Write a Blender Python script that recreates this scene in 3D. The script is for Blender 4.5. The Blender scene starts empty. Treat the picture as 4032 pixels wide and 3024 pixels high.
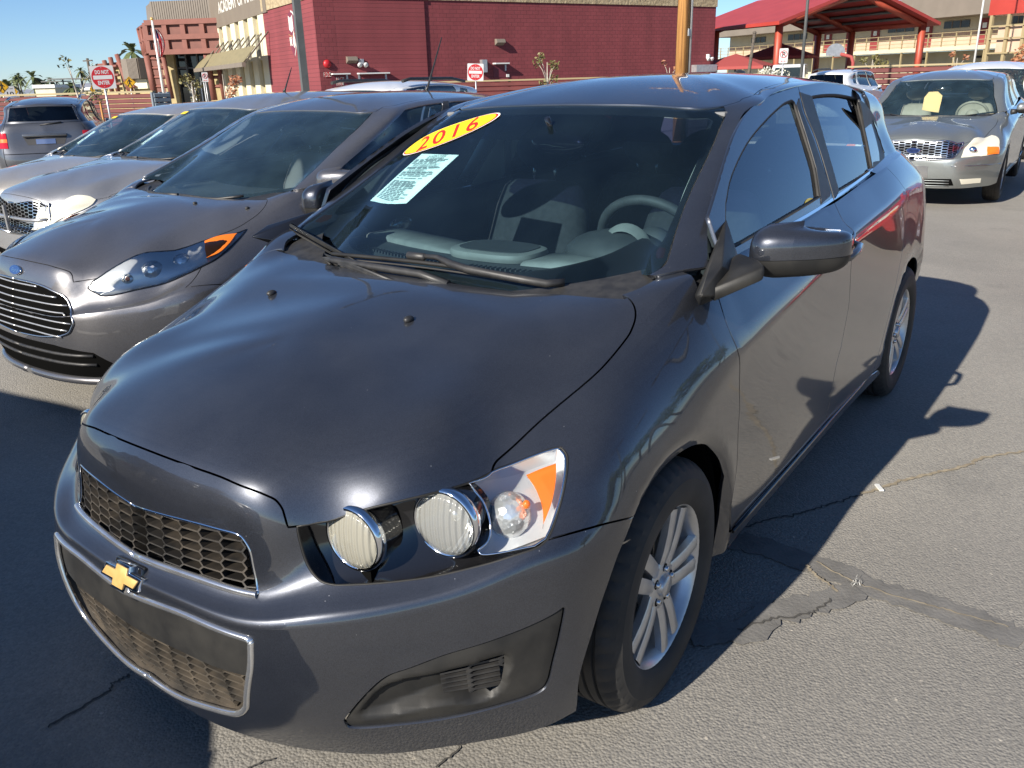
import bpy, bmesh, math, random
import numpy as np
from mathutils import Vector, Matrix, Quaternion
from mathutils.geometry import delaunay_2d_cdt
from mathutils.bvhtree import BVHTree
R = math.radians
scene = bpy.context.scene
COL = scene.collection
rnd = random.Random(7)

# ------------------------------------------------------------------ camera
CAM = np.array([1.62780252, 1.56583417, 1.49431187])
YAW, PITCH, ROLL, FPX = R(215.92816282), R(20.15001602), R(-1.56951264), 3273.653847
SC = 4032 / 2212          # picture points below are on a 2212 px wide view of the photograph
def _basis():
    f = np.array([math.cos(YAW) * math.cos(PITCH), math.sin(YAW) * math.cos(PITCH), -math.sin(PITCH)])
    r = np.cross(f, [0, 0, 1]); r /= np.linalg.norm(r); u = np.cross(r, f)
    c, s = math.cos(ROLL), math.sin(ROLL)
    return c * r + s * u, -s * r + c * u, f
CR, CU, CF = _basis()
cam = bpy.data.cameras.new('camera'); camo = bpy.data.objects.new('camera', cam); COL.objects.link(camo)
camo.matrix_world = Matrix(((CR[0], CU[0], -CF[0], CAM[0]), (CR[1], CU[1], -CF[1], CAM[1]), (CR[2], CU[2], -CF[2], CAM[2]), (0, 0, 0, 1)))
cam.sensor_width = 36.0; cam.lens = 36.0 * FPX / 4032; cam.clip_start = 0.05; cam.clip_end = 6000
scene.camera = camo

# ------------------------------------------------------------------ sky and sun
SUN = Vector((1.80, -0.19, 1.0)).normalized()      # direction towards the sun
world = bpy.data.worlds.new('World'); scene.world = world; world.use_nodes = True
wn = world.node_tree.nodes; wl = world.node_tree.links; wn.clear()
sky = wn.new('ShaderNodeTexSky'); sky.sky_type = 'NISHITA'; sky.sun_disc = False
sky.sun_elevation = math.asin(SUN.z); sky.sun_rotation = math.atan2(SUN.x, SUN.y)
sky.altitude = 1500; sky.air_density = 0.9; sky.dust_density = 0.25; sky.ozone_density = 6.0
bg = wn.new('ShaderNodeBackground'); bg.inputs['Strength'].default_value = 0.074
wo = wn.new('ShaderNodeOutputWorld')
wl.new(sky.outputs[0], bg.inputs[0]); wl.new(bg.outputs[0], wo.inputs[0])
sl = bpy.data.lights.new('sun', 'SUN'); sl.energy = 5.0; sl.angle = R(0.55); sl.color = (1.0, 0.93, 0.82)
so = bpy.data.objects.new('sun', sl); COL.objects.link(so); so.rotation_euler = SUN.to_track_quat('Z', 'Y').to_euler()
scene.view_settings.view_transform = 'Standard'; scene.view_settings.look = 'None'
scene.view_settings.exposure = 0.9; scene.view_settings.gamma = 1.0; scene.view_settings.use_curve_mapping = False

# ------------------------------------------------------------------ picture geometry
def ray(x, y):
    return CF + (x * SC - 2016) / FPX * CR - (y * SC - 1512) / FPX * CU
def at_depth(x, y, d):
    return CAM + ray(x, y) * d
def on_z(x, y, z=0.0):
    d = ray(x, y); return CAM + d * (z - CAM[2]) / d[2]
def on_y(x, y, v):
    d = ray(x, y); return CAM + d * (v - CAM[1]) / d[1]
def gz(x, y=0):           # the lot falls gently away behind the first row
    return -0.17 * min(1, max(0, (-x - 3.2) / 11.0))

# ------------------------------------------------------------------ objects
def tag(o, label=None, cat=None, group=None, kind=None):
    if label: o['label'] = label
    if cat: o['category'] = cat
    if group: o['group'] = group
    if kind: o['kind'] = kind
    return o
def thing(name, label, cat, loc=(0, 0, 0), rz=0.0, group=None):
    o = bpy.data.objects.new(name, None); COL.objects.link(o); o.empty_display_size = .2
    o.location = loc; o.rotation_euler = (0, 0, rz)
    return tag(o, label, cat, group)
def link_mesh(name, me, m, parent=None, label=None):
    o = bpy.data.objects.new(name, me); COL.objects.link(o)
    if m is not None:
        for mm in (m if isinstance(m, (list, tuple)) else [m]): me.materials.append(mm)
    if parent is not None: o.parent = parent
    if label: o['label'] = label
    return o
def copy_tree(o, parent=None):
    c = o.copy(); COL.objects.link(c)
    if parent is not None: c.parent = parent
    for ch in list(o.children): copy_tree(ch, c)
    return c

class MB:
    """collects shapes and links them as one mesh object"""
    def __init__(s): s.v = []; s.f = []; s.mi = []; s.sm = []
    def add(s, vs, fs, mi=0, smooth=False):
        b = len(s.v); s.v += [tuple(map(float, q)) for q in vs]
        s.f += [tuple(b + i for i in f) for f in fs]; s.mi += [mi] * len(fs); s.sm += [smooth] * len(fs)
        return s
    def box(s, c, d, rz=0, M=None, mi=0, bev=0):
        x, y, z = d[0] / 2, d[1] / 2, d[2] / 2
        vs = [Vector(((-x, x)[i & 1], (-y, y)[(i >> 1) & 1], (-z, z)[i >> 2])) for i in range(8)]
        fs = [(0, 2, 3, 1), (4, 5, 7, 6), (0, 1, 5, 4), (2, 6, 7, 3), (0, 4, 6, 2), (1, 3, 7, 5)]
        rot = M if M is not None else Matrix.Rotation(rz, 3, 'Z')
        s.add([rot @ v + Vector(c) for v in vs], fs, mi); return s
    def tube(s, pts, r, n=8, mi=0, cap=True, closed=False, smooth=True):
        P = [Vector(p) for p in pts]; rs = r if isinstance(r, (list, tuple)) else [r] * len(P)
        N = len(P); prev = None; rings = []
        for i in range(N):
            if closed: t = P[(i + 1) % N] - P[i - 1]
            else: t = P[min(i + 1, N - 1)] - P[max(i - 1, 0)]
            if t.length < 1e-9: t = Vector((0, 0, 1))
            t.normalize()
            if prev is None:
                a = Vector((0, 0, 1)) if abs(t.z) < .9 else Vector((1, 0, 0)); e = t.cross(a).normalized()
            else:
                e = prev - t * prev.dot(t)
                if e.length < 1e-6: e = t.orthogonal()
                e.normalize()
            prev = e; g = t.cross(e)
            rings.append([P[i] + (e * math.cos(2 * math.pi * k / n) + g * math.sin(2 * math.pi * k / n)) * rs[i] for k in range(n)])
        vs = [v for q in rings for v in q]; fs = []
        for i in range(N if closed else N - 1):
            j = (i + 1) % N
            for k in range(n): fs.append((i * n + k, i * n + (k + 1) % n, j * n + (k + 1) % n, j * n + k))
        s.add(vs, fs, mi, smooth)
        if cap and not closed:
            b = len(s.v) - len(vs)
            s.f += [tuple(b + k for k in range(n))[::-1], tuple(b + (N - 1) * n + k for k in range(n))]; s.mi += [mi] * 2; s.sm += [False] * 2
        return s
    def lathe(s, prof, n=32, M=None, mi=0, smooth=True, closed=False):
        """prof: (radius, height along local Z)"""
        M = M or Matrix(); vs = []; fs = []
        for (r, h) in prof:
            for k in range(n):
                a = 2 * math.pi * k / n; vs.append(M @ Vector((r * math.cos(a), r * math.sin(a), h)))
        L = len(prof)
        for i in range(L if closed else L - 1):
            j = (i + 1) % L
            for k in range(n): fs.append((i * n + k, i * n + (k + 1) % n, j * n + (k + 1) % n, j * n + k))
        s.add(vs, fs, mi, smooth); return s
    def prism(s, poly, h0, h1, M=None, mi=0, smooth=False):
        M = M or Matrix(); n = len(poly)
        vs = [M @ Vector((p[0], p[1], h0)) for p in poly] + [M @ Vector((p[0], p[1], h1)) for p in poly]
        fs = [tuple(range(n))[::-1], tuple(range(n, 2 * n))] + [(i, (i + 1) % n, n + (i + 1) % n, n + i) for i in range(n)]
        s.add(vs, fs, mi, smooth); return s
    def ellipsoid(s, c, d, M=None, nu=16, nv=10, mi=0):
        vs = []; fs = []; M = M or Matrix.Identity(3)
        for j in range(nv + 1):
            th = math.pi * j / nv
            for k in range(nu):
                a = 2 * math.pi * k / nu
                vs.append(Vector(c) + M @ Vector((d[0] * math.sin(th) * math.cos(a), d[1] * math.sin(th) * math.sin(a), d[2] * math.cos(th))))
        for j in range(nv):
            for k in range(nu): fs.append((j * nu + k, (j + 1) * nu + k, (j + 1) * nu + (k + 1) % nu, j * nu + (k + 1) % nu))
        s.add(vs, fs, mi, True); return s
    def grid(s, P, mi=0, smooth=True, flip=False):
        P = np.asarray(P, float); a, b = P.shape[:2]; fs = []
        for i in range(a - 1):
            for j in range(b - 1):
                q = (i * b + j, i * b + j + 1, (i + 1) * b + j + 1, (i + 1) * b + j); fs.append(q[::-1] if flip else q)
        s.add(P.reshape(-1, 3), fs, mi, smooth); return s
    def mirror_y(s):
        b = MB(); b.v = s.v + [(x, -y, z) for x, y, z in s.v]; n = len(s.v)
        b.f = s.f + [tuple(n + i for i in f[::-1]) for f in s.f]; b.mi = s.mi * 2; b.sm = s.sm * 2; return b
    def flip_y(s):
        b = MB(); b.v = [(x, -y, z) for x, y, z in s.v]; b.f = [f[::-1] for f in s.f]; b.mi = list(s.mi); b.sm = list(s.sm); return b
    def build(s, name, m, parent=None, label=None, bevel=0, seg=2, sub=0, weld=False, autosm=None):
        me = bpy.data.meshes.new(name); me.from_pydata(s.v, [], s.f)
        me.polygons.foreach_set('material_index', s.mi); me.polygons.foreach_set('use_smooth', s.sm)
        if weld or bevel or sub:
            bm = bmesh.new(); bm.from_mesh(me)
            bmesh.ops.remove_doubles(bm, verts=bm.verts, dist=1e-5)
            bmesh.ops.recalc_face_normals(bm, faces=bm.faces)
            if bevel:
                ed = [e for e in bm.edges if len(e.link_faces) == 2 and e.calc_face_angle(0) > .5]
                r = bmesh.ops.bevel(bm, geom=ed, offset=bevel, segments=seg, profile=.5, affect='EDGES', clamp_overlap=True)
                for f in bm.faces: f.smooth = True
            bm.to_mesh(me); bm.free()
        if autosm or bevel:
            me.polygons.foreach_set('use_smooth', [True] * len(me.polygons))
            me.set_sharp_from_angle(angle=autosm or R(40))
        me.update()
        o = link_mesh(name, me, m, parent, label)
        if sub:
            md = o.modifiers.new('sub', 'SUBSURF'); md.levels = sub; md.render_levels = sub
        return o
def axis_M(origin, zdir, xhint=(0, 0, 1)):
    """4x4 whose local Z points along zdir, local X near xhint"""
    z = Vector(zdir).normalized(); x = Vector(xhint); x = (x - z * x.dot(z))
    if x.length < 1e-6: x = z.orthogonal()
    x.normalize(); y = z.cross(x)
    return Matrix(((x.x, y.x, z.x, origin[0]), (x.y, y.y, z.y, origin[1]), (x.z, y.z, z.z, origin[2]), (0, 0, 0, 1)))
def mk(name, mb, m, parent=None, **k): return mb.build(name, m, parent, **k)

# ------------------------------------------------------------------ materials
def mat(name, col=(.5, .5, .5), rough=.5, metal=0.0, **k):
    m = bpy.data.materials.new(name); m.use_nodes = True
    b = m.node_tree.nodes['Principled BSDF']
    b.inputs['Base Color'].default_value = (*col, 1); b.inputs['Roughness'].default_value = rough; b.inputs['Metallic'].default_value = metal
    for kk, v in k.items():
        key = kk.replace('_', ' ')
        b.inputs[key].default_value = v
    return m
def nodes(m): return m.node_tree.nodes, m.node_tree.links, m.node_tree.nodes['Principled BSDF']
def N(nt, typ, **k):
    n = nt.new(typ)
    for kk, v in k.items():
        if kk in n.inputs.keys() if isinstance(kk, str) else False: n.inputs[kk].default_value = v
        else: setattr(n, kk, v)
    return n
def noise_col(m, scale, c1, c2, lo=.35, hi=.65, detail=6, coord='Object', bump=0, bscale=None, dist=.01, rough_var=None):
    nt, ln, b = nodes(m)
    tc = nt.new('ShaderNodeTexCoord'); n = nt.new('ShaderNodeTexNoise'); n.inputs['Scale'].default_value = scale; n.inputs['Detail'].default_value = detail
    ln.new(tc.outputs[coord], n.inputs['Vector'])
    r = nt.new('ShaderNodeValToRGB'); r.color_ramp.elements[0].position = lo; r.color_ramp.elements[1].position = hi
    r.color_ramp.elements[0].color = (*c1, 1); r.color_ramp.elements[1].color = (*c2, 1)
    ln.new(n.outputs['Fac'], r.inputs[0]); ln.new(r.outputs[0], b.inputs['Base Color'])
    if bump:
        n2 = nt.new('ShaderNodeTexNoise'); n2.inputs['Scale'].default_value = bscale or scale * 3; n2.inputs['Detail'].default_value = 4
        ln.new(tc.outputs[coord], n2.inputs['Vector'])
        bp = nt.new('ShaderNodeBump'); bp.inputs['Strength'].default_value = bump; bp.inputs['Distance'].default_value = dist
        ln.new(n2.outputs['Fac'], bp.inputs['Height']); ln.new(bp.outputs[0], b.inputs['Normal'])
    return m
def paint(name, col, metal=.55, rough=.38, flake=.25, coat=1.0, dirt=.5, top_sheen_dust=.05):
    """metallic car paint: fine flakes under a clear coat, a thin uneven dusty film, upward faces lightened like sky sheen"""
    m = mat(name, col, rough, metal); nt, ln, b = nodes(m)
    b.inputs['Coat Weight'].default_value = coat; b.inputs['Coat Roughness'].default_value = .02; b.inputs['Coat IOR'].default_value = 1.75
    tc = nt.new('ShaderNodeTexCoord')
    v = nt.new('ShaderNodeTexVoronoi'); v.inputs['Scale'].default_value = 900; ln.new(tc.outputs['Object'], v.inputs['Vector'])
    hs = nt.new('ShaderNodeHueSaturation'); hs.inputs['Color'].default_value = (*col, 1)
    mr = nt.new('ShaderNodeMapRange'); mr.inputs[3].default_value = 1 - flake; mr.inputs[4].default_value = 1 + flake * 1.6
    sx = nt.new('ShaderNodeSeparateColor'); ln.new(v.outputs['Color'], sx.inputs[0]); ln.new(sx.outputs[0], mr.inputs[0]); ln.new(mr.outputs[0], hs.inputs['Value'])
    # dusty broad film and fine specks
    n = nt.new('ShaderNodeTexNoise'); n.inputs['Scale'].default_value = 3.2; n.inputs['Detail'].default_value = 8; n.inputs['Roughness'].default_value = .65
    ln.new(tc.outputs['Object'], n.inputs['Vector'])
    r = nt.new('ShaderNodeMapRange'); r.inputs[1].default_value = .45; r.inputs[2].default_value = .8; r.inputs[3].default_value = 0.015 * dirt; r.inputs[4].default_value = .09 * dirt
    ln.new(n.outputs['Fac'], r.inputs[0])
    v2 = nt.new('ShaderNodeTexVoronoi'); v2.inputs['Scale'].default_value = 42; ln.new(tc.outputs['Object'], v2.inputs['Vector'])
    r2 = nt.new('ShaderNodeMapRange'); r2.inputs[1].default_value = .035; r2.inputs[2].default_value = .06; r2.inputs[3].default_value = .8 * dirt; r2.inputs[4].default_value = 0
    ln.new(v2.outputs['Distance'], r2.inputs[0])
    sp = nt.new('ShaderNodeSeparateColor'); ln.new(v2.outputs['Color'], sp.inputs[0])
    gt = nt.new('ShaderNodeMath'); gt.operation = 'GREATER_THAN'; gt.inputs[1].default_value = .86; ln.new(sp.outputs[1], gt.inputs[0])
    mu = nt.new('ShaderNodeMath'); mu.operation = 'MULTIPLY'; ln.new(r2.outputs[0], mu.inputs[0]); ln.new(gt.outputs[0], mu.inputs[1])
    ad = nt.new('ShaderNodeMath'); ad.operation = 'MAXIMUM'; ln.new(mu.outputs[0], ad.inputs[0]); ln.new(r.outputs[0], ad.inputs[1])
    ge = nt.new('ShaderNodeNewGeometry'); sz = nt.new('ShaderNodeSeparateXYZ'); ln.new(ge.outputs['True Normal'], sz.inputs[0])
    up = nt.new('ShaderNodeMapRange'); up.inputs[1].default_value = .55; up.inputs[2].default_value = .95; up.inputs[3].default_value = 0; up.inputs[4].default_value = top_sheen_dust; ln.new(sz.outputs['Z'], up.inputs[0])  # upward faces: dust film lightened to stand in for sky sheen
    n3 = nt.new('ShaderNodeTexNoise'); n3.inputs['Scale'].default_value = 7; n3.inputs['Detail'].default_value = 7; ln.new(tc.outputs['Object'], n3.inputs['Vector']); um = nt.new('ShaderNodeMath'); um.operation = 'MULTIPLY'; um.use_clamp = True; m3 = nt.new('ShaderNodeMapRange'); m3.inputs[1].default_value = .3; m3.inputs[2].default_value = .7; m3.inputs[3].default_value = .75; m3.inputs[4].default_value = 1.25; ln.new(n3.outputs['Fac'], m3.inputs[0]); ln.new(up.outputs[0], um.inputs[0]); ln.new(m3.outputs[0], um.inputs[1])
    a2 = nt.new('ShaderNodeMath'); a2.operation = 'ADD'; a2.use_clamp = True; ln.new(ad.outputs[0], a2.inputs[0]); ln.new(um.outputs[0], a2.inputs[1]); ad = a2
    mx = nt.new('ShaderNodeMix'); mx.data_type = 'RGBA'; ln.new(ad.outputs[0], mx.inputs[0]); ln.new(hs.outputs[0], mx.inputs[6]); mx.inputs[7].default_value = (.34, .35, .37, 1)
    ln.new(mx.outputs[2], b.inputs['Base Color'])
    mt = nt.new('ShaderNodeMath'); mt.operation = 'SUBTRACT'; mt.inputs[0].default_value = metal; ln.new(ad.outputs[0], mt.inputs[1]); mt.use_clamp = True
    ln.new(mt.outputs[0], b.inputs['Metallic'])
    rr = nt.new('ShaderNodeMath'); rr.operation = 'MULTIPLY_ADD'; ln.new(ad.outputs[0], rr.inputs[0]); rr.inputs[1].default_value = .30; rr.inputs[2].default_value = .018
    ln.new(rr.outputs[0], b.inputs['Coat Roughness'])
    return m
def glass(name, tint=(.75, .85, .85), ior=1.5, rough=.0, extra=0.0, sky_haze=0.0):
    """thin pane: tinted see-through plus a Fresnel reflection"""
    m = bpy.data.materials.new(name); m.use_nodes = True; nt = m.node_tree.nodes; ln = m.node_tree.links; nt.clear()
    o = nt.new('ShaderNodeOutputMaterial'); t = nt.new('ShaderNodeBsdfTransparent'); t.inputs[0].default_value = (*tint, 1)
    g = nt.new('ShaderNodeBsdfGlossy'); g.inputs['Roughness'].default_value = rough; g.inputs[0].default_value = (.95, .97, 1, 1)
    f = nt.new('ShaderNodeFresnel'); f.inputs[0].default_value = ior
    a = nt.new('ShaderNodeMath'); a.operation = 'MULTIPLY_ADD'; a.inputs[1].default_value = 1.0 ; a.inputs[2].default_value = extra; a.use_clamp = True
    ln.new(f.outputs[0], a.inputs[0])
    x = nt.new('ShaderNodeMixShader'); ln.new(a.outputs[0], x.inputs[0]); ln.new(t.outputs[0], x.inputs[1]); ln.new(g.outputs[0], x.inputs[2])
    if sky_haze:  # pale blue diffuse haze, painted in place of sky glow on the pane
        d = nt.new('ShaderNodeBsdfDiffuse'); d.inputs[0].default_value = (.36, .64, .80, 1); y = nt.new('ShaderNodeMixShader'); tc = nt.new('ShaderNodeTexCoord'); n = nt.new('ShaderNodeTexNoise'); n.inputs['Scale'].default_value = 5; n.inputs['Detail'].default_value = 8; ln.new(tc.outputs['Object'], n.inputs['Vector'])
        r = nt.new('ShaderNodeMapRange'); r.inputs[1].default_value = .3; r.inputs[2].default_value = .75; r.inputs[3].default_value = sky_haze * .6; r.inputs[4].default_value = sky_haze * 1.5; ln.new(n.outputs['Fac'], r.inputs[0])
        ln.new(r.outputs[0], y.inputs[0]); ln.new(x.outputs[0], y.inputs[1]); ln.new(d.outputs[0], y.inputs[2]); ln.new(y.outputs[0], o.inputs[0])
    else: ln.new(x.outputs[0], o.inputs[0])
    return m
M = {}
M['paint_dark'] = paint('dark_grey_paint', (.024, .027, .036), metal=.62, rough=.34)
M['paint_fiesta'] = paint('brown_grey_paint', (.118, .116, .122), metal=.70, rough=.36)
M['paint_silver'] = paint('silver_paint', (.33, .33, .335), metal=.70, rough=.40)
M['paint_beige'] = paint('champagne_paint', (.50, .46, .40), metal=.65, rough=.42)
M['paint_sage'] = paint('grey_green_paint', (.19, .205, .20), metal=.6, rough=.36)
M['paint_steel'] = paint('steel_grey_paint', (.065, .068, .078), metal=.5, rough=.4)
M['paint_white'] = paint('white_paint', (.75, .75, .74), metal=0.0, rough=.4, flake=.02)
M['paint_red'] = paint('red_paint', (.50, .012, .015), metal=.1, rough=.35, flake=.1)
M['paint_navy'] = paint('navy_paint', (.03, .04, .07), metal=.4, rough=.4)
M['black_plastic'] = noise_col(mat('black_plastic', rough=.48), 30, (.018, .018, .019), (.034, .033, .032), bump=.12, bscale=700, dist=.001)
M['matte_plastic'] = noise_col(mat('matte_plastic', rough=.5, Specular_IOR_Level=.3), 12, (.013, .013, .013), (.026, .025, .023), bump=.15, bscale=600, dist=.001)
M['dusty_plastic'] = noise_col(mat('dusty_plastic', rough=.6), 14, (.030, .026, .021), (.095, .076, .055), lo=.42, hi=.72)
M['gloss_black'] = mat('gloss_black', (.008, .008, .009), .08, 0, Coat_Weight=.6)
M['dark_void'] = mat('dark_void', (.005, .005, .005), .9, 0, Specular_IOR_Level=0.0)
M['grille_black'] = noise_col(mat('grille_black', rough=.55), 14, (.018, .0165, .015), (.070, .057, .043), lo=.45, hi=.75)
M['rubber'] = noise_col(mat('rubber', rough=.72), 9, (.016, .016, .016), (.034, .031, .028), bump=.1, bscale=300, dist=.001)
M['alloy'] = noise_col(mat('alloy', rough=.32, metal=.75), 22, (.52, .52, .52), (.62, .62, .61))
M['dark_steel'] = mat('dark_steel', (.05, .05, .05), .45, .8)
M['satin'] = mat('satin_reflector', (.70, .70, .70), .30, .55)
M['chrome'] = mat('chrome', (.82, .83, .84), .07, 1.0)
M['chrome_soft'] = noise_col(mat('weathered_chrome', rough=.16, metal=.9), 25, (.66, .66, .66), (.80, .80, .79))
M['chrome_dull'] = mat('chrome_dull', (.62, .62, .62), .22, 1.0)
M['gold'] = noise_col(mat('gold', rough=.38, metal=.35), 40, (.55, .34, .11), (.66, .43, .16))
M['lens_clear'] = glass('lens_clear', (.93, .95, .95), 1.45)
M['lens_hazy'] = mat('lens_hazy', (.62, .60, .50), .25, 0, Coat_Weight=1.0)
M['amber'] = mat('amber', (.85, .20, .015), .22, 0, Coat_Weight=1.0, Transmission_Weight=.15)
M['red_lens'] = mat('red_lens', (.42, .006, .008), .10, 0, Coat_Weight=1.0)
M['glass'] = glass('window_glass', (.72, .83, .85), 1.7, sky_haze=.030)
M['glass_ws'] = glass('windshield_glass', (.62, .80, .86), 1.6, sky_haze=.0085)
M['glass_side'] = glass('side_glass', (.50, .66, .68), 1.55, extra=.06)
M['glass_dark'] = glass('dark_glass', (.16, .19, .20), 1.52)
M['frit'] = mat('frit', (.010, .010, .012), .1, 0)
M['dash'] = noise_col(mat('dash', rough=.65), 20, (.030, .032, .034), (.042, .044, .046), bump=.15, bscale=400, dist=.001)
M['dash_grey'] = noise_col(mat('dash_grey', rough=.6), 20, (.16, .16, .15), (.20, .20, .185))
M['seat'] = noise_col(mat('seat_fabric', rough=.85), 40, (.011, .012, .014), (.020, .021, .024), bump=.2, bscale=300, dist=.001)
M['seat_beige'] = noise_col(mat('beige_leather', rough=.6), 12, (.30, .26, .19), (.36, .31, .24))
M['trim_light'] = mat('light_trim', (.52, .50, .45), .7)
M['trim_dark'] = mat('dark_trim', (.03, .03, .033), .7)
M['seat_grey'] = mat('grey_fabric', (.16, .16, .16), .85)
M['paper'] = mat('paper', (.80, .86, .80), .6)
M['ink'] = mat('ink', (.05, .06, .06), .6)
M['card'] = mat('card', (.90, .60, .28), .6)
M['sticker_yellow'] = mat('sticker_yellow', (.85, .62, .01), .35)
M['sticker_red'] = mat('sticker_red', (.62, .02, .012), .35)
M['sticker_white'] = mat('sticker_white', (.82, .80, .76), .35)
# ------------------------------------------------------------------ smooth body surfaces and trimmed panels
def spline_matrix(t, tf):
    """natural cubic spline through knots t as a matrix: values(tf) = A @ values(t)"""
    n = len(t); h = np.diff(t)
    if n == 2:
        w = (tf - t[0]) / h[0]; return np.stack([1 - w, w], 1)
    K = np.zeros((n, n)); B = np.zeros((n, n)); K[0, 0] = K[-1, -1] = 1
    for i in range(1, n - 1):
        K[i, i - 1] = h[i - 1]; K[i, i] = 2 * (h[i - 1] + h[i]); K[i, i + 1] = h[i]
        B[i, i - 1] = 6 / h[i - 1]; B[i, i] = -6 / h[i - 1] - 6 / h[i]; B[i, i + 1] = 6 / h[i]
    Mm = np.linalg.solve(K, B)
    A = np.zeros((len(tf), n)); idx = np.clip(np.searchsorted(t, tf, side='right') - 1, 0, n - 2)
    for k, (x, i) in enumerate(zip(tf, idx)):
        a = (t[i + 1] - x) / h[i]; b = 1 - a
        A[k, i] += a; A[k, i + 1] += b
        A[k] += ((a ** 3 - a) * Mm[i] + (b ** 3 - b) * Mm[i + 1]) * h[i] ** 2 / 6
    return A
def crease_matrix(t, tf, rows):
    br = [0] + sorted(rows) + [len(t) - 1]; A = np.zeros((len(tf), len(t)))
    for a, b in zip(br[:-1], br[1:]):
        if b <= a: continue
        m = (tf >= t[a] - 1e-9) & (tf <= t[b] + 1e-9)
        A[m] = 0
        A[np.ix_(m, range(a, b + 1))] = spline_matrix(t[a:b + 1], tf[m])
    return A
class Surf:
    """ctrl[row][station] -> smooth surface; creases: {row: weight per station}"""
    def __init__(s, ctrl, creases=None, nu=10, nv=12, origin=Matrix(), sym=True, outward=None, spine=None):
        P = np.array(ctrl, float); nr, ns = P.shape[:2]
        if sym:                      # mirror the stations over y=0 so the spline runs smoothly through the middle
            Pm = P[:, ::-1].copy(); Pm[..., 1] *= -1
        du = np.linalg.norm(np.diff(P, axis=1), axis=2).mean(0); dv = np.linalg.norm(np.diff(P, axis=0), axis=2).mean(1)
        s.tu = np.concatenate([[0], np.cumsum(np.maximum(du, .02))]); s.tv = np.concatenate([[0], np.cumsum(np.maximum(dv, .012))])
        fu = np.concatenate([np.linspace(a, b, nu, endpoint=False) for a, b in zip(s.tu[:-1], s.tu[1:])] + [[s.tu[-1]]])
        fv = np.concatenate([np.linspace(a, b, nv, endpoint=False) for a, b in zip(s.tv[:-1], s.tv[1:])] + [[s.tv[-1]]])
        s.fu, s.fv = fu, fv
        if sym:
            k = min(4, ns - 1)
            ext = P[:, 1:k + 1][:, ::-1].copy(); ext[..., 1] *= -1
            t2 = np.concatenate([-s.tu[1:k + 1][::-1], s.tu]); Au = spline_matrix(t2, fu); Q = np.einsum('fs,rsc->rfc', Au, np.concatenate([ext, P], 1))
        else:
            Q = np.einsum('fs,rsc->rfc', spline_matrix(s.tu, fu), P)
        tvx = s.tv
        if spine is not None:        # carry the rows over the middle line so the two halves meet without a ridge
            sx, sz = np.array(spine).T; o = np.argsort(sx); sx = sx[o]; sz = sz[o]
            gh = Q[-2].copy(); gh[:, 0] = 2 * Q[-1][:, 0] - Q[-2][:, 0]; gh[:, 1] = -Q[-2][:, 1]
            gh[:, 2] = np.interp(gh[:, 0], sx, sz) + Q[-2][:, 2] - np.interp(Q[-2][:, 0], sx, sz)
            Q = np.concatenate([Q, gh[None]]); tvx = np.concatenate([s.tv, [2 * s.tv[-1] - s.tv[-2]]])
        As = spline_matrix(tvx, fv); F = np.einsum('gr,rfc->gfc', As, Q)
        for row, w in (creases or {}).items():
            wf = np.clip(np.interp(fu, s.tu, w), 0, 1); Ac = crease_matrix(tvx, fv, list(row) if isinstance(row, tuple) else [row])
            F += wf[None, :, None] * (np.einsum('gr,rfc->gfc', Ac, Q) - np.einsum('gr,rfc->gfc', As, Q))
        s.F = F; s.P = P
        Fu = np.gradient(F, axis=1); Fv = np.gradient(F, axis=0)
        if sym:  # true tangent on the middle line
            Fu[:, 0] = 0; Fu[:, 0, 1] = 1
        if spine is not None:   # the last row lies on the middle line
            g1 = F[-2].copy(); Fv[-1] = F[-1] - F[-2]; tx = np.stack([np.ones(len(sx)), 0 * sx, np.gradient(sz, sx)], 1)
            sl = np.interp(F[-1][:, 0], sx, np.gradient(sz, sx)); NS = np.stack([-sl, 0 * sl, np.ones_like(sl)], 1)
        Nn = np.cross(Fu, Fv); l = np.linalg.norm(Nn, axis=2, keepdims=True); Nn = Nn / np.maximum(l, 1e-12)
        c = outward if outward is not None else F.reshape(-1, 3).mean(0) * [1, 0, 1] + [0, 0, -.15]
        sg = np.sign(np.sum(Nn * (F - c), axis=2).mean()); s.Nn = Nn * sg
        if spine is not None:
            s.Nn[-1] = NS / np.linalg.norm(NS, axis=1, keepdims=True)
        g, f = F.shape[:2]
        vs = [Vector(p) for p in F.reshape(-1, 3)]
        fs = [(i * f + j, i * f + j + 1, (i + 1) * f + j + 1, (i + 1) * f + j) for i in range(g - 1) for j in range(f - 1)]
        s.bvh = BVHTree.FromPolygons(vs, fs, all_triangles=False); s.nf = f
        s.origin = origin; s.inv = origin.inverted(); s.sym = sym
    def _cell(s, loc, fi):
        i, j = divmod(fi, s.nf - 1); F = s.F
        a, b, c, d = F[i, j], F[i, j + 1], F[i + 1, j + 1], F[i + 1, j]; p = np.array(loc)
        u = v = .5
        for _ in range(5):
            q = a * (1 - u) * (1 - v) + b * u * (1 - v) + c * u * v + d * (1 - u) * v
            du = (b - a) * (1 - v) + (c - d) * v; dv = (d - a) * (1 - u) + (c - b) * u
            J = np.stack([du, dv], 1); st, *_ = np.linalg.lstsq(J, p - q, rcond=None)
            u = min(max(u + st[0], 0), 1); v = min(max(v + st[1], 0), 1)
        return (s.fu[j] + u * (s.fu[j + 1] - s.fu[j]), s.fv[i] + v * (s.fv[i + 1] - s.fv[i]))
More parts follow.
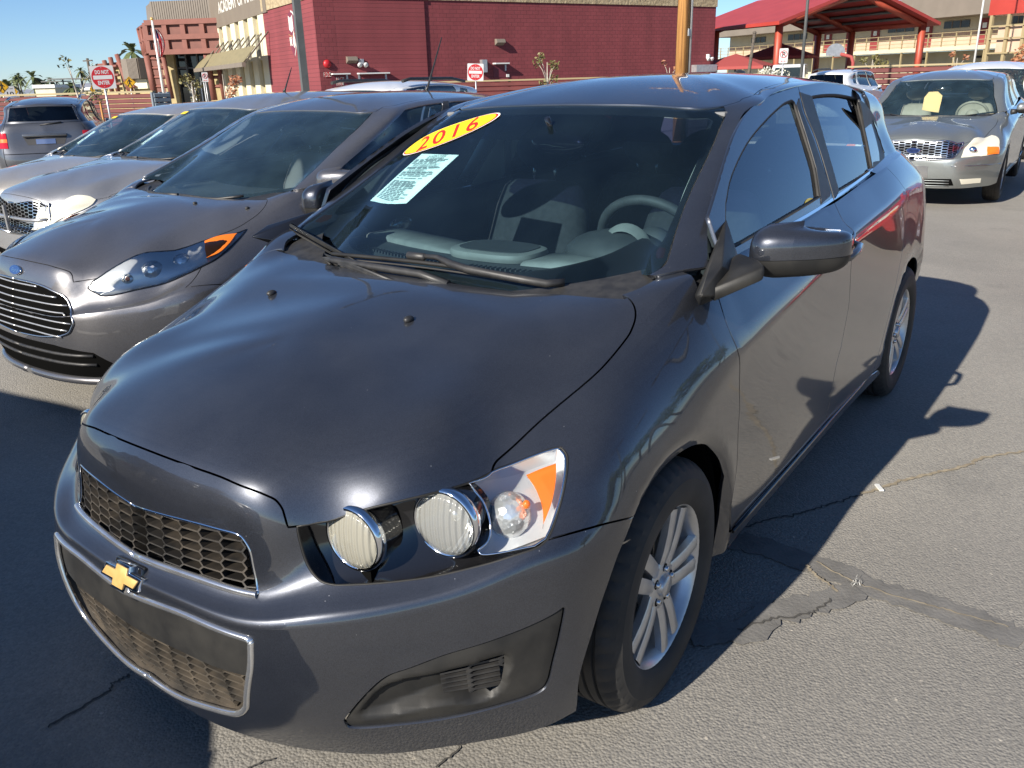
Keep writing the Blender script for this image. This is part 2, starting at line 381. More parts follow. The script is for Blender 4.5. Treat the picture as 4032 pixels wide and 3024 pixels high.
    def px(s, x, y, strict=False):
        o = s.inv @ Vector(CAM); d = (s.inv.to_3x3() @ Vector(ray(x, y))).normalized()
        h = s.bvh.ray_cast(o, d); sg = 1
        if s.sym:
            h2 = s.bvh.ray_cast(Vector((o.x, -o.y, o.z)), Vector((d.x, -d.y, d.z)))
            if h2[0] is not None and (h[0] is None or h2[3] < h[3]): h = h2; sg = -1
        if h[0] is None:
            # the sight line just misses: nearest point of the surface to it
            best = None
            for t in np.linspace(.3, 18, 240):
                q = s.bvh.find_nearest(o + d * t)
                if best is None or q[3] < best[3]: best = q
            h = best
        t, v = s._cell(h[0], h[2]); return (sg * t, v)
    def pt(s, p):
        h = s.bvh.find_nearest(Vector((p[0], abs(p[1]) if s.sym else p[1], p[2]))); t, v = s._cell(h[0], h[2]); return (-t if s.sym and p[1] < 0 else t, v)
    def side(s, x, z):
        h = s.bvh.ray_cast(Vector((x, 3, z)), Vector((0, -1, 0)))
        return s._cell(h[0], h[2]) if h[0] is not None else s.pt((x, .85, z))
    def front(s, y, z):
        h = s.bvh.ray_cast(Vector((6, y, z)), Vector((-1, 0, 0)))
        return s._cell(h[0], h[2]) if h[0] is not None else s.pt((1, y, z))
    def back(s, y, z):
        h = s.bvh.ray_cast(Vector((-9, y, z)), Vector((1, 0, 0)))
        return s._cell(h[0], h[2]) if h[0] is not None else s.pt((-3, y, z))
    def top(s, x, y):
        h = s.bvh.ray_cast(Vector((x, y, 4)), Vector((0, 0, -1)))
        return s._cell(h[0], h[2]) if h[0] is not None else s.pt((x, y, 1.2))
    def uv(s, q):
        """('p',x,y) picture point; (x,y,z) nearest point; ('s',x,z) ('f',y,z) ('b',y,z) ('t',x,y) seen along an axis; ('d',t,s) domain"""
        if isinstance(q[0], str):
            return {'p': s.px, 's': s.side, 'f': s.front, 'b': s.back, 't': s.top, 'd': lambda a, b: (a, b)}[q[0]](q[1], q[2])
        if len(q) == 2: return s.px(*q)
        return s.pt(q)
    def at(s, T):
        T = np.array(np.atleast_2d(T), float); ng = (T[:, 0] < 0) & s.sym; T[:, 0] = np.where(ng, -T[:, 0], T[:, 0]); fj = np.interp(T[:, 0], s.fu, np.arange(len(s.fu))); fi = np.interp(T[:, 1], s.fv, np.arange(len(s.fv)))
        j = np.clip(fj.astype(int), 0, len(s.fu) - 2); i = np.clip(fi.astype(int), 0, len(s.fv) - 2); u = (fj - j)[:, None]; v = (fi - i)[:, None]
        def bl(A): return A[i, j] * (1 - u) * (1 - v) + A[i, j + 1] * u * (1 - v) + A[i + 1, j + 1] * u * v + A[i + 1, j] * (1 - u) * v
        n = bl(s.Nn); n /= np.maximum(np.linalg.norm(n, axis=1, keepdims=True), 1e-9)
        p = bl(s.F); p[ng, 1] *= -1; n[ng, 1] *= -1; return p, n
def pip(pts, poly):
    x, y = pts[:, 0], pts[:, 1]; ins = np.zeros(len(pts), bool); n = len(poly); j = n - 1
    for i in range(n):
        xi, yi = poly[i]; xj, yj = poly[j]
        if yi != yj:
            c = ((yi > y) != (yj > y)) & (x < (xj - xi) * (y - yi) / (yj - yi) + xi); ins ^= c
        j = i
    return ins
def seg_dist(pts, poly):
    d = np.full(len(pts), 1e9); n = len(poly)
    for i in range(n):
        a = poly[i]; b = poly[(i + 1) % n]; ab = b - a; L = ab @ ab
        t = np.clip(((pts - a) @ ab) / max(L, 1e-12), 0, 1)[:, None]
        d = np.minimum(d, np.linalg.norm(pts - (a + t * ab), axis=1))
    return d
def resample(poly, res, closed=True):
    P = np.array(poly, float); out = []
    n = len(P)
    for i in range(n if closed else n - 1):
        a, b = P[i], P[(i + 1) % n]; k = max(1, int(math.ceil(np.linalg.norm(b - a) / res)))
        for q in range(k): out.append(a + (b - a) * q / k)
    if not closed: out.append(P[-1])
    return np.array(out)
def curve(pts, k=6, closed=False):
    """smooth curve through domain points (Catmull-Rom)"""
    P = np.array(pts, float); n = len(P); out = []
    for i in range(n if closed else n - 1):
        p1, p2 = P[i], P[(i + 1) % n]
        p0 = P[i - 1] if (closed or i > 0) else 2 * p1 - p2
        p3 = P[(i + 2) % n] if (closed or i + 2 < n) else 2 * p2 - p1
        for q in range(k):
            t = q / k
            out.append(.5 * (2 * p1 + (p2 - p0) * t + (2 * p0 - 5 * p1 + 4 * p2 - p3) * t * t + (3 * p1 - p0 - 3 * p2 + p3) * t ** 3))
    if not closed: out.append(P[-1])
    return np.array(out)
def outline(surf, spec, smooth=True, k=4):
    """spec: list of points; a nested list inside is smoothed as one run, corners stay sharp between runs"""
    out = []
    for run in spec:
        if isinstance(run, list):
            c = np.array([surf.uv(q) for q in run])
            c = curve(c, k) if len(c) > 2 else c
            out += [tuple(x) for x in c]
        else: out.append(surf.uv(run))
    keep = []
    for q in out:
        if not keep or math.hypot(q[0] - keep[-1][0], q[1] - keep[-1][1]) > 2e-3: keep.append(q)
    if math.hypot(keep[0][0] - keep[-1][0], keep[0][1] - keep[-1][1]) < 2e-3: keep.pop()
    return np.array(keep)
def panel(name, surf, outer, holes=(), m=None, parent=None, res=.03, gap=.0022, skirt=.014, off=0.0, both=False, right=False, label=None, returns=True, extra=None):
    """trimmed piece of a surface. both: joined with its mirror image over y=0; right: only the mirror image"""
    O = resample(outer, res); Hs = [resample(h, res) for h in holes]
    lo = O.min(0); hi = O.max(0)
    gx, gy = np.meshgrid(np.arange(lo[0] + res * .5, hi[0], res), np.arange(lo[1] + res * .5, hi[1], res))
    gx = gx + (np.arange(gx.shape[0]) % 2)[:, None] * res * .5
    G = np.stack([gx.ravel(), gy.ravel()], 1)
    ins = pip(G, O) & (seg_dist(G, O) > res * .45)
    for h in Hs: ins &= ~pip(G, h) & (seg_dist(G, h) > res * .45)
    G = G[ins]
    verts = [Vector(p) for p in O]; edges = [(i, (i + 1) % len(O)) for i in range(len(O))]
    for h in Hs:
        b = len(verts); verts += [Vector(p) for p in h]; edges += [(b + i, b + (i + 1) % len(h)) for i in range(len(h))]
    verts += [Vector(p) for p in G]
    r = delaunay_2d_cdt(verts, edges, [], 0, 1e-6)
    T = np.array([tuple(v) for v in r[0]]); tri = np.array([f for f in r[2] if len(f) == 3], int).reshape(-1, 3)
    cen = T[tri].mean(1); ok = pip(cen, O)
    for h in Hs: ok &= ~pip(cen, h)
    tri = tri[ok]
    if not len(tri): print('EMPTY PANEL', name, outer[:3])
    P, Nn = surf.at(T)
    o = off(T) if callable(off) else off
    if callable(off):
        P = P + Nn * np.asarray(o)[:, None]
    else: P = P + Nn * o
    # orient
    fn = np.cross(P[tri[:, 1]] - P[tri[:, 0]], P[tri[:, 2]] - P[tri[:, 0]]); s = np.sum(fn * Nn[tri[:, 0]], 1)
    fl = s < 0; tri[fl] = tri[fl][:, ::-1]
    area = np.linalg.norm(np.cross(P[tri[:, 1]] - P[tri[:, 0]], P[tri[:, 2]] - P[tri[:, 0]]), axis=1); tri = tri[area > 1e-10]
    if callable(off):      # normals of the displaced sheet
        fn = np.cross(P[tri[:, 1]] - P[tri[:, 0]], P[tri[:, 2]] - P[tri[:, 0]]); Nd = np.zeros_like(P)
        for k in range(3): np.add.at(Nd, tri[:, k], fn)
        Nn = Nd / np.maximum(np.linalg.norm(Nd, axis=1, keepdims=True), 1e-12)
    # boundary edges
    ed = {}
    for a, b, c in tri:
        for e in ((a, b), (b, c), (c, a)):
            if (e[1], e[0]) in ed: del ed[(e[1], e[0])]
            else: ed[e] = 1
    bnd = [e for e in ed if not (both and abs(P[e[0], 1]) < 2e-3 and abs(P[e[1], 1]) < 2e-3)]
    inw = {}
    for a, b in bnd:
        d = np.cross(Nn[a], P[b] - P[a]); l = np.linalg.norm(d)
        if l > 1e-9: d = d / l
        for q in (a, b): inw[q] = inw.get(q, 0) + d
    for q, d in inw.items():
        l = np.linalg.norm(d)
        if l > 1e-9: d = d / l
        if both and abs(P[q, 1]) < 2e-3: d = d * [1, 0, 1]
        P[q] = P[q] + d * gap; inw[q] = d
    V = [P]; NN = [Nn]; F = [tuple(t) for t in tri]; nb = len(P)
    if skirt and returns:
        ids = {q: i for i, q in enumerate(inw)}; qs = list(inw)
        Pq = P[qs]; Nq = Nn[qs]; Dq = np.array([inw[q] for q in qs])
        r0 = Pq.copy(); n0 = Nq * .5 - Dq * .85                         # rolled edge
        r1 = Pq - Nq * skirt + Dq * skirt * .15; n1 = -Dq
        k = len(qs); V += [r0, r1]; NN += [n0, n1]
        for a, b in bnd:
            i, j = ids[a], ids[b]
            F.append((nb + j, nb + i, nb + k + i)); F.append((nb + j, nb + k + i, nb + k + j))
    V = np.concatenate(V); NN = np.concatenate(NN)
    if both:
        n = len(V); V2 = V * [1, -1, 1]; N2 = NN * [1, -1, 1]
        mp = np.arange(n) + n
        mid = np.abs(V[:, 1]) < 2e-3
        V[mid, 1] = 0; V2[mid, 1] = 0; NN[mid, 1] = 0; N2[mid, 1] = 0
        mp[mid] = np.arange(n)[mid]
        F = F + [tuple(int(mp[i]) for i in f[::-1]) for f in F]; V = np.concatenate([V, V2]); NN = np.concatenate([NN, N2])
    elif right:
        V = V * [1, -1, 1]; NN = NN * [1, -1, 1]; F = [f[::-1] for f in F]
    me = bpy.data.meshes.new(name); me.from_pydata(V.tolist(), [], [tuple(int(i) for i in f) for f in F])
    me.polygons.foreach_set('use_smooth', [True] * len(me.polygons))
    NN = NN / np.maximum(np.linalg.norm(NN, axis=1, keepdims=True), 1e-9)
    me.normals_split_custom_set_from_vertices(NN.tolist())
    me.update()
    return link_mesh(name, me, m, parent, label)
def on_curve(surf, dom, off=0.0):
    P, n = surf.at(np.array(dom)); return [Vector(p) for p in P + n * off]
def quilt(name, surf, t0, t1, s0, s1, off, m, parent, nt=30, ns=20, both=False, keep=None, mirror=False):
    """plain untrimmed sheet of a surface, moved in or out by off"""
    tt, ss = np.meshgrid(np.linspace(t0, t1, nt), np.linspace(s0, s1, ns)); P, n = surf.at(np.stack([tt.ravel(), ss.ravel()], 1)); P = P + n * off
    fs = []
    for i in range(ns - 1):
        for j in range(nt - 1):
            q = (i * nt + j, i * nt + j + 1, (i + 1) * nt + j + 1, (i + 1) * nt + j)
            if keep is None or all(keep(P[k]) for k in q): fs.append(q)
    b = MB().add(P, fs, 0, True)
    if both: b = b.mirror_y()
    return b.build(name, m, parent)
def strip(name, surf, dom, w, off, m, parent, both=False, right=False, closed=False, n=8):
    """rounded bead following a line on a surface"""
    b = MB().tube(on_curve(surf, dom, off), w, n, closed=closed)
    if both: b = b.mirror_y()
    elif right: b = b.flip_y()
    return b.build(name, m, parent)
# ------------------------------------------------------------------ hero hatchback: surfaces (metres, front axle at the origin, x forward, y to its left)
def row_table(st): return np.array(st, float).transpose(1, 0, 2)
SON = row_table([
 # bottom lip        low             mid             crease            ledge            nose             hood edge          hood ...
 [(.850,0,.190),(.885,0,.285),(.893,0,.420),(.888,0,.535),(.846,0,.562),(.830,0,.675),(.788,0,.785),(.720,0,.828),(.580,0,.876),(.420,0,.918)],
 [(.840,.2,.190),(.870,.2,.285),(.882,.2,.42),(.874,.2,.533),(.829,.2,.560),(.811,.2,.672),(.773,.2,.776),(.710,.19,.820),(.575,.13,.873),(.400,0,.922)],
 [(.797,.36,.190),(.838,.36,.285),(.857,.36,.42),(.842,.36,.532),(.788,.355,.563),(.768,.35,.668),(.742,.345,.752),(.690,.335,.800),(.550,.24,.868),(.370,0,.929)],
 [(.757,.45,.190),(.795,.46,.285),(.812,.46,.42),(.797,.455,.545),(.738,.44,.588),(.713,.425,.65),(.692,.43,.702),(.645,.42,.780),(.510,.32,.862),(.330,0,.938)],
 [(.700,.545,.190),(.735,.55,.285),(.752,.55,.42),(.735,.545,.558),(.677,.53,.598),(.648,.515,.665),(.630,.52,.730),(.580,.495,.800),(.450,.37,.872),(.270,0,.950)],
 [(.625,.635,.195),(.655,.64,.29),(.672,.64,.42),(.655,.635,.572),(.602,.615,.612),(.565,.595,.690),(.540,.60,.745),(.490,.555,.822),(.370,.41,.886),(.200,0,.962)],
 [(.550,.715,.200),(.575,.72,.29),(.588,.72,.43),(.575,.715,.595),(.522,.685,.640),(.480,.662,.712),(.430,.645,.758),(.380,.575,.835),(.280,.42,.902),(.130,0,.970)],
 [(.470,.79,.210),(.485,.80,.30),(.492,.80,.44),(.485,.79,.625),(.432,.762,.672),(.380,.735,.740),(.320,.66,.805),(.270,.57,.868),(.190,.41,.926),(.070,0,.977)],
 [(.400,.835,.23),(.405,.845,.31),(.405,.848,.45),(.395,.842,.62),(.345,.820,.685),(.290,.785,.765),(.200,.675,.852),(.160,.575,.905),(.110,.41,.949),(.020,0,.982)],
 [(.220,.858,.20),(.220,.864,.30),(.220,.866,.45),(.215,.866,.60),(.180,.848,.70),(.140,.805,.795),(.090,.700,.890),(.060,.585,.938),(.030,.41,.966),(-.020,0,.985)],
 [(.000,.858,.20),(.000,.866,.30),(.000,.868,.45),(.000,.868,.60),(-.01,.856,.70),(-.03,.820,.815),(-.07,.718,.950),(-.09,.60,.976),(-.08,.41,.983),(-.06,0,.987)],
 [(-.20,.850,.20),(-.20,.858,.30),(-.20,.862,.45),(-.20,.860,.60),(-.20,.857,.72),(-.20,.852,.828),(-.20,.740,1.008),(-.19,.61,1.0),(-.17,.41,.995),(-.15,0,.99)],
 [(-.40,.838,.20),(-.40,.846,.30),(-.40,.852,.45),(-.40,.853,.60),(-.40,.857,.73),(-.40,.869,.848),(-.40,.764,1.035),(-.40,.65,1.04),(-.40,.4,1.04),(-.40,0,1.04)],
 [(-.80,.836,.20),(-.80,.844,.30),(-.80,.851,.45),(-.80,.854,.60),(-.80,.859,.75),(-.80,.872,.897),(-.80,.772,1.050),(-.80,.66,1.05),(-.80,.4,1.05),(-.80,0,1.05)],
 [(-1.30,.836,.20),(-1.30,.844,.30),(-1.30,.851,.45),(-1.30,.855,.60),(-1.30,.861,.77),(-1.30,.872,.957),(-1.30,.776,1.068),(-1.3,.66,1.07),(-1.3,.4,1.07),(-1.3,0,1.07)],
 [(-1.80,.840,.20),(-1.80,.850,.30),(-1.80,.857,.45),(-1.80,.861,.60),(-1.80,.866,.78),(-1.80,.867,.985),(-1.80,.771,1.092),(-1.8,.66,1.09),(-1.8,.4,1.09),(-1.8,0,1.09)],
 [(-2.15,.848,.20),(-2.15,.858,.30),(-2.15,.864,.45),(-2.15,.868,.62),(-2.15,.868,.80),(-2.15,.858,1.0),(-2.15,.766,1.112),(-2.15,.65,1.11),(-2.15,.4,1.11),(-2.15,0,1.11)],
 [(-2.525,.845,.20),(-2.525,.860,.30),(-2.525,.867,.45),(-2.525,.869,.62),(-2.525,.864,.80),(-2.52,.842,1.0),(-2.51,.742,1.125),(-2.5,.63,1.12),(-2.5,.4,1.12),(-2.5,0,1.12)],
 [(-2.82,.80,.22),(-2.84,.825,.32),(-2.85,.838,.45),(-2.85,.840,.62),(-2.84,.828,.80),(-2.82,.796,1.0),(-2.76,.690,1.13),(-2.72,.60,1.12),(-2.7,.4,1.12),(-2.7,0,1.12)],
 [(-2.98,.66,.24),(-3.03,.68,.33),(-3.06,.70,.45),(-3.05,.705,.62),(-3.02,.69,.80),(-2.98,.66,1.0),(-2.90,.60,1.13),(-2.84,.52,1.12),(-2.8,.4,1.12),(-2.8,0,1.12)],
 [(-3.06,.40,.25),(-3.11,.40,.34),(-3.14,.40,.45),(-3.12,.40,.62),(-3.05,.40,.80),(-3.01,.40,1.0),(-2.95,.40,1.13),(-2.9,.40,1.12),(-2.85,.3,1.12),(-2.85,0,1.12)],
 [(-3.08,0,.25),(-3.13,0,.34),(-3.16,0,.45),(-3.14,0,.62),(-3.07,0,.80),(-3.03,0,1.0),(-2.97,0,1.13),(-2.92,0,1.12),(-2.88,0,1.12),(-2.86,0,1.12)],
])
w3 = [1, 1, 1, 1, 1, .9, .75, .35, .05] + [0] * 13
w56 = [0] * 10 + [.0, .35, 1, 1, 1, 1, .8, .6, .6, .6, .6, .6]
def smooth_line(pts, n=60):
    P = np.array(pts, float); t = np.concatenate([[0], np.cumsum(np.hypot(*np.diff(P, axis=0).T))]); return spline_matrix(t, np.linspace(0, t[-1], n)) @ P
hood_spine = smooth_line([tuple(SON[r, 0, [0, 2]]) for r in (6, 7, 8, 9)] + [(.27, .948), (.13, .970), (.02, .982), (-.06, .987), (-.3, 1.02), (-.8, 1.05), (-2.0, 1.10), (-2.86, 1.12)])
SB = Surf(SON, {3: w3, (5, 6): w56}, nu=10, nv=20, outward=np.array([-1.1, 0, .5]), spine=hood_spine)
def roof_rings(base, spine, fr=(.10, .3, .65)):
    """base: list of (row0,row1,row2) per station; rings from the roof edge (row2) up to the spine"""
    st = []
    for (a, b, c), sp in zip(base, spine):
        c = np.array(c, float); sp = np.array(sp, float); ring = [a, b, tuple(c)]
        for f in fr:
            q = c + (sp - c) * f; q[2] = c[2] + (sp[2] - c[2]) * (1 - (1 - f) ** 2.1); ring.append(tuple(q))
        ring.append(tuple(sp)); st.append(ring)
    return row_table(st)
def side_y(x, z): return .780 - .022 * ((x + 1.3) / .95) ** 2 - .46 * (z - 1.05) - .12 * (z - 1.05) ** 2
def ws_point(y, h, x0=-.02, z0=.950, L=.865, H=.458, bulge=.044):
    """point of the windshield: h runs from cowl to header"""
    f = np.linspace(-.1, 1.1, 200); zc = z0 + H * f + bulge * f * (1 - f)
    z = np.interp(h, f, zc) + .085 * (y / .7) ** 2 * (1 - h) - .016 * (y / .5) ** 2 * h
    fz = np.interp(z, zc, f); a = .35 + (.25 - .35) * h; b = .7 + (.2 - .7) * h
    return (x0 - L * fz - a * y * y - b * y ** 6, y, z)
SGB = []
for yb, yt in ((0, 0), (.22, .18), (.42, .345), (.60, .49)):
    SGB.append(tuple(ws_point(yb + (yt - yb) * h, h) for h in (0, .5, 1)))
SGB.append(((-.225, .665, 1.022), (-.610, .596, 1.213), (-.975, .528, 1.397)))
SGB.append(((-.268, .715, 1.032), (-.645, .645, 1.224), (-1.01, .562, 1.402)))
for a, b, c in (((-.345, 1.033), (-.705, 1.227), (-1.06, 1.408)), ((-.50, 1.036), (-.83, 1.23), (-1.15, 1.417)), ((-.80, 1.045), (-1.08, 1.24), (-1.36, 1.437)), ((-1.30, 1.062), (-1.45, 1.254), (-1.65, 1.447)),
                ((-1.80, 1.088), (-1.87, 1.27), (-1.95, 1.446)), ((-2.20, 1.108), (-2.22, 1.275), (-2.25, 1.430)), ((-2.50, 1.122), (-2.50, 1.27), (-2.50, 1.405))):
    SGB.append(tuple((x, side_y(x, z), z) for x, z in (a, b, c)))
SGB += [((-2.78,.66,1.128),(-2.75,.60,1.262),(-2.72,.52,1.385)), ((-2.92,.45,1.13),(-2.87,.42,1.262),(-2.80,.36,1.392)), ((-2.97,0,1.13),(-2.91,0,1.262),(-2.84,0,1.405))]
SP = [(-1.55,0,1.497),(-1.56,0,1.4975),(-1.58,0,1.498),(-1.60,0,1.4985),(-1.615,0,1.4985),(-1.63,0,1.499),(-1.66,0,1.4993),(-1.69,0,1.4996),(-1.74,0,1.500),(-1.84,0,1.500),(-1.98,0,1.498),(-2.08,0,1.494),(-2.18,0,1.489),(-2.26,0,1.484),(-2.31,0,1.480),(-2.33,0,1.478)]
SG = Surf(roof_rings(SGB, SP), {2: [.75, .75, .7, .6, .45, .2, 0, 0, 0, 0, 0, 0, 0, .4, .8, .8]}, nu=12, nv=12, outward=np.array([-1.5, 0, .9]),
          spine=smooth_line([(-.885, 1.408), (-1.15, 1.462), (-1.40, 1.49), (-1.6, 1.4985), (-1.85, 1.50), (-2.1, 1.493), (-2.33, 1.478), (-2.6, 1.45), (-2.84, 1.405)]))
sx_ = np.concatenate([np.linspace(-.10, -1.6, 16), np.linspace(-1.7, -2.55, 10)]); szz = np.linspace(1.0, 1.46, 10)
SS = Surf([[(x, side_y(x, z), z) for x in sx_] for z in szz], nu=3, nv=3, sym=False, outward=np.array([-1.3, 0, 1.2]))
# ------------------------------------------------------------------ hero hatchback: panels
def zz(x0, y0, k): return lambda *q: [('p', (x0 + x * k) / SC, (y0 + y * k) / SC) for x, y in q]
z1 = zz(150, 1600, .45208); z2 = zz(200, 2250, .45208); z3 = zz(1100, 1700, .5425); z4 = zz(1300, 2300, .5425)
z5 = zz(2400, 900, .5425); z6 = zz(2250, 1700, .45208); z7 = zz(200, 900, .5425); zr = zz(2700, 0, .60217)
def zd(*q): return [('p', x, y) for x, y in q]
hero = thing('hatchback_car', 'dark grey five-door hatchback filling the foreground, yellow 2016 oval sticker on its windshield', 'car', (0, 0, 0))
PD = M['paint_dark']
tv, tu = SB.tv, SB.tu
def arch_flange(T):
    P, n = SB.at(T); o = np.zeros(len(T))
    for cx in (0.0, -2.525):
        r = np.hypot(P[:, 0] - cx, P[:, 2] - .31); m = (P[:, 1] > .70)
        o = np.minimum(o, np.where(m, -.60 * np.clip(.392 - r, 0, .06), 0))
    return o
lamp_low = z3((1945, 785), (1850, 850), (1600, 930), (1300, 1010), (900, 1080), (520, 1110), (380, 1108), (280, 1070), (200, 960), (150, 800), (130, 690))
lamp_top = zd((642, 1137), (690, 1129), (760, 1109), (850, 1086), (955, 1060), (1020, 1040), (1058, 1022))
lamp_notch = z3((1540, 290), (1600, 262), (1800, 188), (1990, 118))
lamp_tip = z3((2045, 110), (2085, 160), (2092, 225), (2070, 400), (2030, 560), (1985, 700), (1945, 785))
hood_front = [(.788, 0, .785), (.773, .2, .776)] + zd((520, 1049), (575, 1070))
hood_corner = zd((575, 1070), (595, 1080), (608, 1096), (614, 1112), (622, 1139))
hood_side = zd((1062, 1020), (1068, 1003), (1085, 985), (1150, 925), (1250, 840), (1345, 742), (1366, 708), (1373, 680), (1368, 657), (1356, 643))
low_open = [(.886, 0, .264)] + z2((1100, 1080), (1400, 1190), (1580, 1235))
low_side = z2((1580, 1235), (1650, 1232), (1692, 1195), (1706, 1130))
low_side2 = z2((1706, 1130), (1738, 850), (1742, 650))
low_top = z2((1742, 650), (1735, 610), (1700, 583))
low_top2 = z2((1700, 583), (1400, 478), (1100, 350)) + [('f', .0, .492)]
up_bot = [('f', 0, .5575)] + z1((1300, 1462), (1600, 1562), (1850, 1628))
up_side = z1((1850, 1628), (1912, 1640), (1905, 1570), (1872, 1400), (1845, 1270), (1800, 1180), (1740, 1120))
up_top = z1((1740, 1120), (1600, 1080), (1300, 1000)) + [('f', 0, .668)]
fog_hole = [z4((105, 990), (200, 870), (330, 735), (420, 670), (500, 640)), z4((500, 640), (800, 530), (1100, 440), (1400, 330), (1600, 235), (1690, 175)),
            z4((1690, 175), (1700, 200), (1660, 400), (1620, 560), (1590, 690)), z4((1590, 690), (1560, 750), (1500, 795), (1400, 835), (1250, 880), (800, 985), (450, 1028), (170, 1045), (115, 1020))]
seam = zd((1182, 1166), (1290, 1136), (1383, 1113))
arch_front = z6((590, 700), (440, 1000), (330, 1300), (230, 1600)) + z4((1820, 640), (1795, 880))
bump = outline(SB, [('d', 0, .004), ('d', SB.uv(('p', (1300 + 1790 * .5425) / SC, (2300 + 905 * .5425) / SC))[0], .004), arch_front[::-1], seam[::-1], lamp_low,
                    ('p', 623, 1139), hood_corner[::-1], hood_front[::-1], up_top[::-1], up_side[::-1], up_bot[::-1], low_top2[::-1], low_top[::-1], low_side2[::-1], low_side[::-1], low_open[::-1]])
bump[np.abs(bump[:, 0]) < .006, 0] = 0
fog = outline(SB, fog_hole)
front_bumper = panel('front_bumper', SB, bump, [fog], PD, hero, res=.022, both=True, off=arch_flange)
hood_o = outline(SB, [hood_front, hood_corner, ('p', 642, 1137), lamp_top[1:], hood_side, [(-.125, .64, .988), (-.105, .5, .983), (-.06, .3, .985), (-.045, 0, .986)], ('d', 0, SB.uv((-.045, 0, .986))[1])])
hood = panel('hood', SB, hood_o, [], PD, hero, res=.028, both=True, gap=.0022)
arch_f_pts = z6((600, 690), (740, 480), (900, 310), (1050, 180), (1190, 120), (1270, 170), (1330, 260), (1368, 400))
fend = outline(SB, [('p', 1058, 1022), lamp_notch, lamp_tip, seam, arch_f_pts, [('s', -.345, .40), ('s', -.352, .32), ('s', -.34, .21)], ('s', -.41, .21),
                    z6((1393, 640), (1440, 300), (1452, 0)), z5((945, 1300), (941, 930)), z5((935, 905), (850, 690), (790, 500), (765, 440)), z5((640, 420), (540, 315), (425, 262)),
                    z5((425, 262), (380, 330), (260, 410), (85, 482)), hood_side[::-1]])
for s in (0, 1):
    fender = panel('fender', SB, fend, [], PD, hero, res=.022, right=bool(s), off=arch_flange)
# doors, rocker, quarter
def belt(x): return ('d', SB.uv((x, .78, 1.05))[0], tv[6])
fcut = [('s', -.412, .268)] + z6((1393, 640), (1440, 300), (1452, 0)) + z5((945, 1300),)
fdoor = outline(SB, [fcut, z5((943, 930)), z5((935, 905), (850, 690), (790, 500), (765, 440)), belt(-.38), belt(-.8), belt(-1.2), zd((1802, 438), (1822, 478)) + z5((1770, 20), (1760, 80), (1757, 200)), z5((1757, 200), (1740, 520), (1720, 650), (1680, 860)), [('s', -1.36, .5), ('s', -1.345, .4), ('s', -1.34, .268)]])
bcut = zd((1802, 438), (1822, 478)) + z5((1770, 20), (1760, 80), (1757, 200), (1740, 520), (1720, 650), (1680, 860))
rdoor = outline(SB, [('s', -1.34, .268), [('s', -1.345, .4), ('s', -1.36, .5)], bcut[::-1], belt(-1.75), belt(-2.17), [('s', -2.2, 1.06), ('s', -2.21, .95), ('s', -2.16, .80), ('s', -2.10, .69)],
                     [('s', -2.175, .40 + .31 - .03), ('s', -2.215, .55), ('s', -2.20, .42)], [('s', -2.155, .40), ('s', -2.10, .33), ('s', -2.06, .268)]])
rdoor = outline(SB, [('s', -1.34, .268), [('s', -1.345, .4), ('s', -1.36, .5)], bcut[::-1], belt(-1.75), belt(-2.16),
                     [('s', -2.19, 1.06), ('s', -2.215, .95), ('s', -2.20, .80), ('s', -2.165, .66), ('s', -2.10, .48), ('s', -2.03, .34), ('s', -2.0, .268)]])
def circ_pts(cx, r, a0, a1, n=9): return [('s', cx + r * math.cos(R(a0 + (a1 - a0) * i / (n - 1))), .31 + r * math.sin(R(a0 + (a1 - a0) * i / (n - 1)))) for i in range(n)]
rocker = outline(SB, [('s', -.41, .21), ('s', -.41, .262), ('s', -1.34, .262), ('s', -2.0, .262), [('s', -2.05, .255), ('s', -2.12, .245), ('s', -2.17, .212)]])
quarter = outline(SB, [[('s', -2.19, 1.06), ('s', -2.215, .95), ('s', -2.20, .80), ('s', -2.165, .66), ('s', -2.10, .48), ('s', -2.03, .34), ('s', -2.0, .268)], ('s', -2.05, .262),
                       ('s', -2.165, .27), circ_pts(-2.525, .357, 170, -15, 15), ('s', -2.86, .23), ('d', tu[18] + .02, tv[1]), ('d', tu[19], tv[1]), ('d', tu[19], tv[6]), ('d', tu[17], tv[6]), belt(-2.16)])
DOORS = {}
for s in (0, 1):
    rt = bool(s)
    DOORS['f', s] = panel('front_door', SB, fdoor, [], PD, hero, res=.03, right=rt)
    DOORS['r', s] = panel('rear_door', SB, rdoor, [], PD, hero, res=.03, right=rt)
    panel('rocker_panel', SB, rocker, [], PD, hero, res=.03, right=rt)
    panel('rear_quarter_panel', SB, quarter, [], PD, hero, res=.03, right=rt, off=arch_flange)
tail = np.array([(tu[19] + .006, tv[3]), (tu[-1], tv[3]), (tu[-1], tv[6]), (tu[19] + .006, tv[6])]); panel('tailgate', SB, tail, [], PD, hero, res=.05, both=True)
rb = np.array([(tu[19] + .006, .01), (tu[-1], .01), (tu[-1], tv[3] - .006), (tu[19] + .006, tv[3] - .006)]); panel('rear_bumper', SB, rb, [], PD, hero, res=.05, both=True)
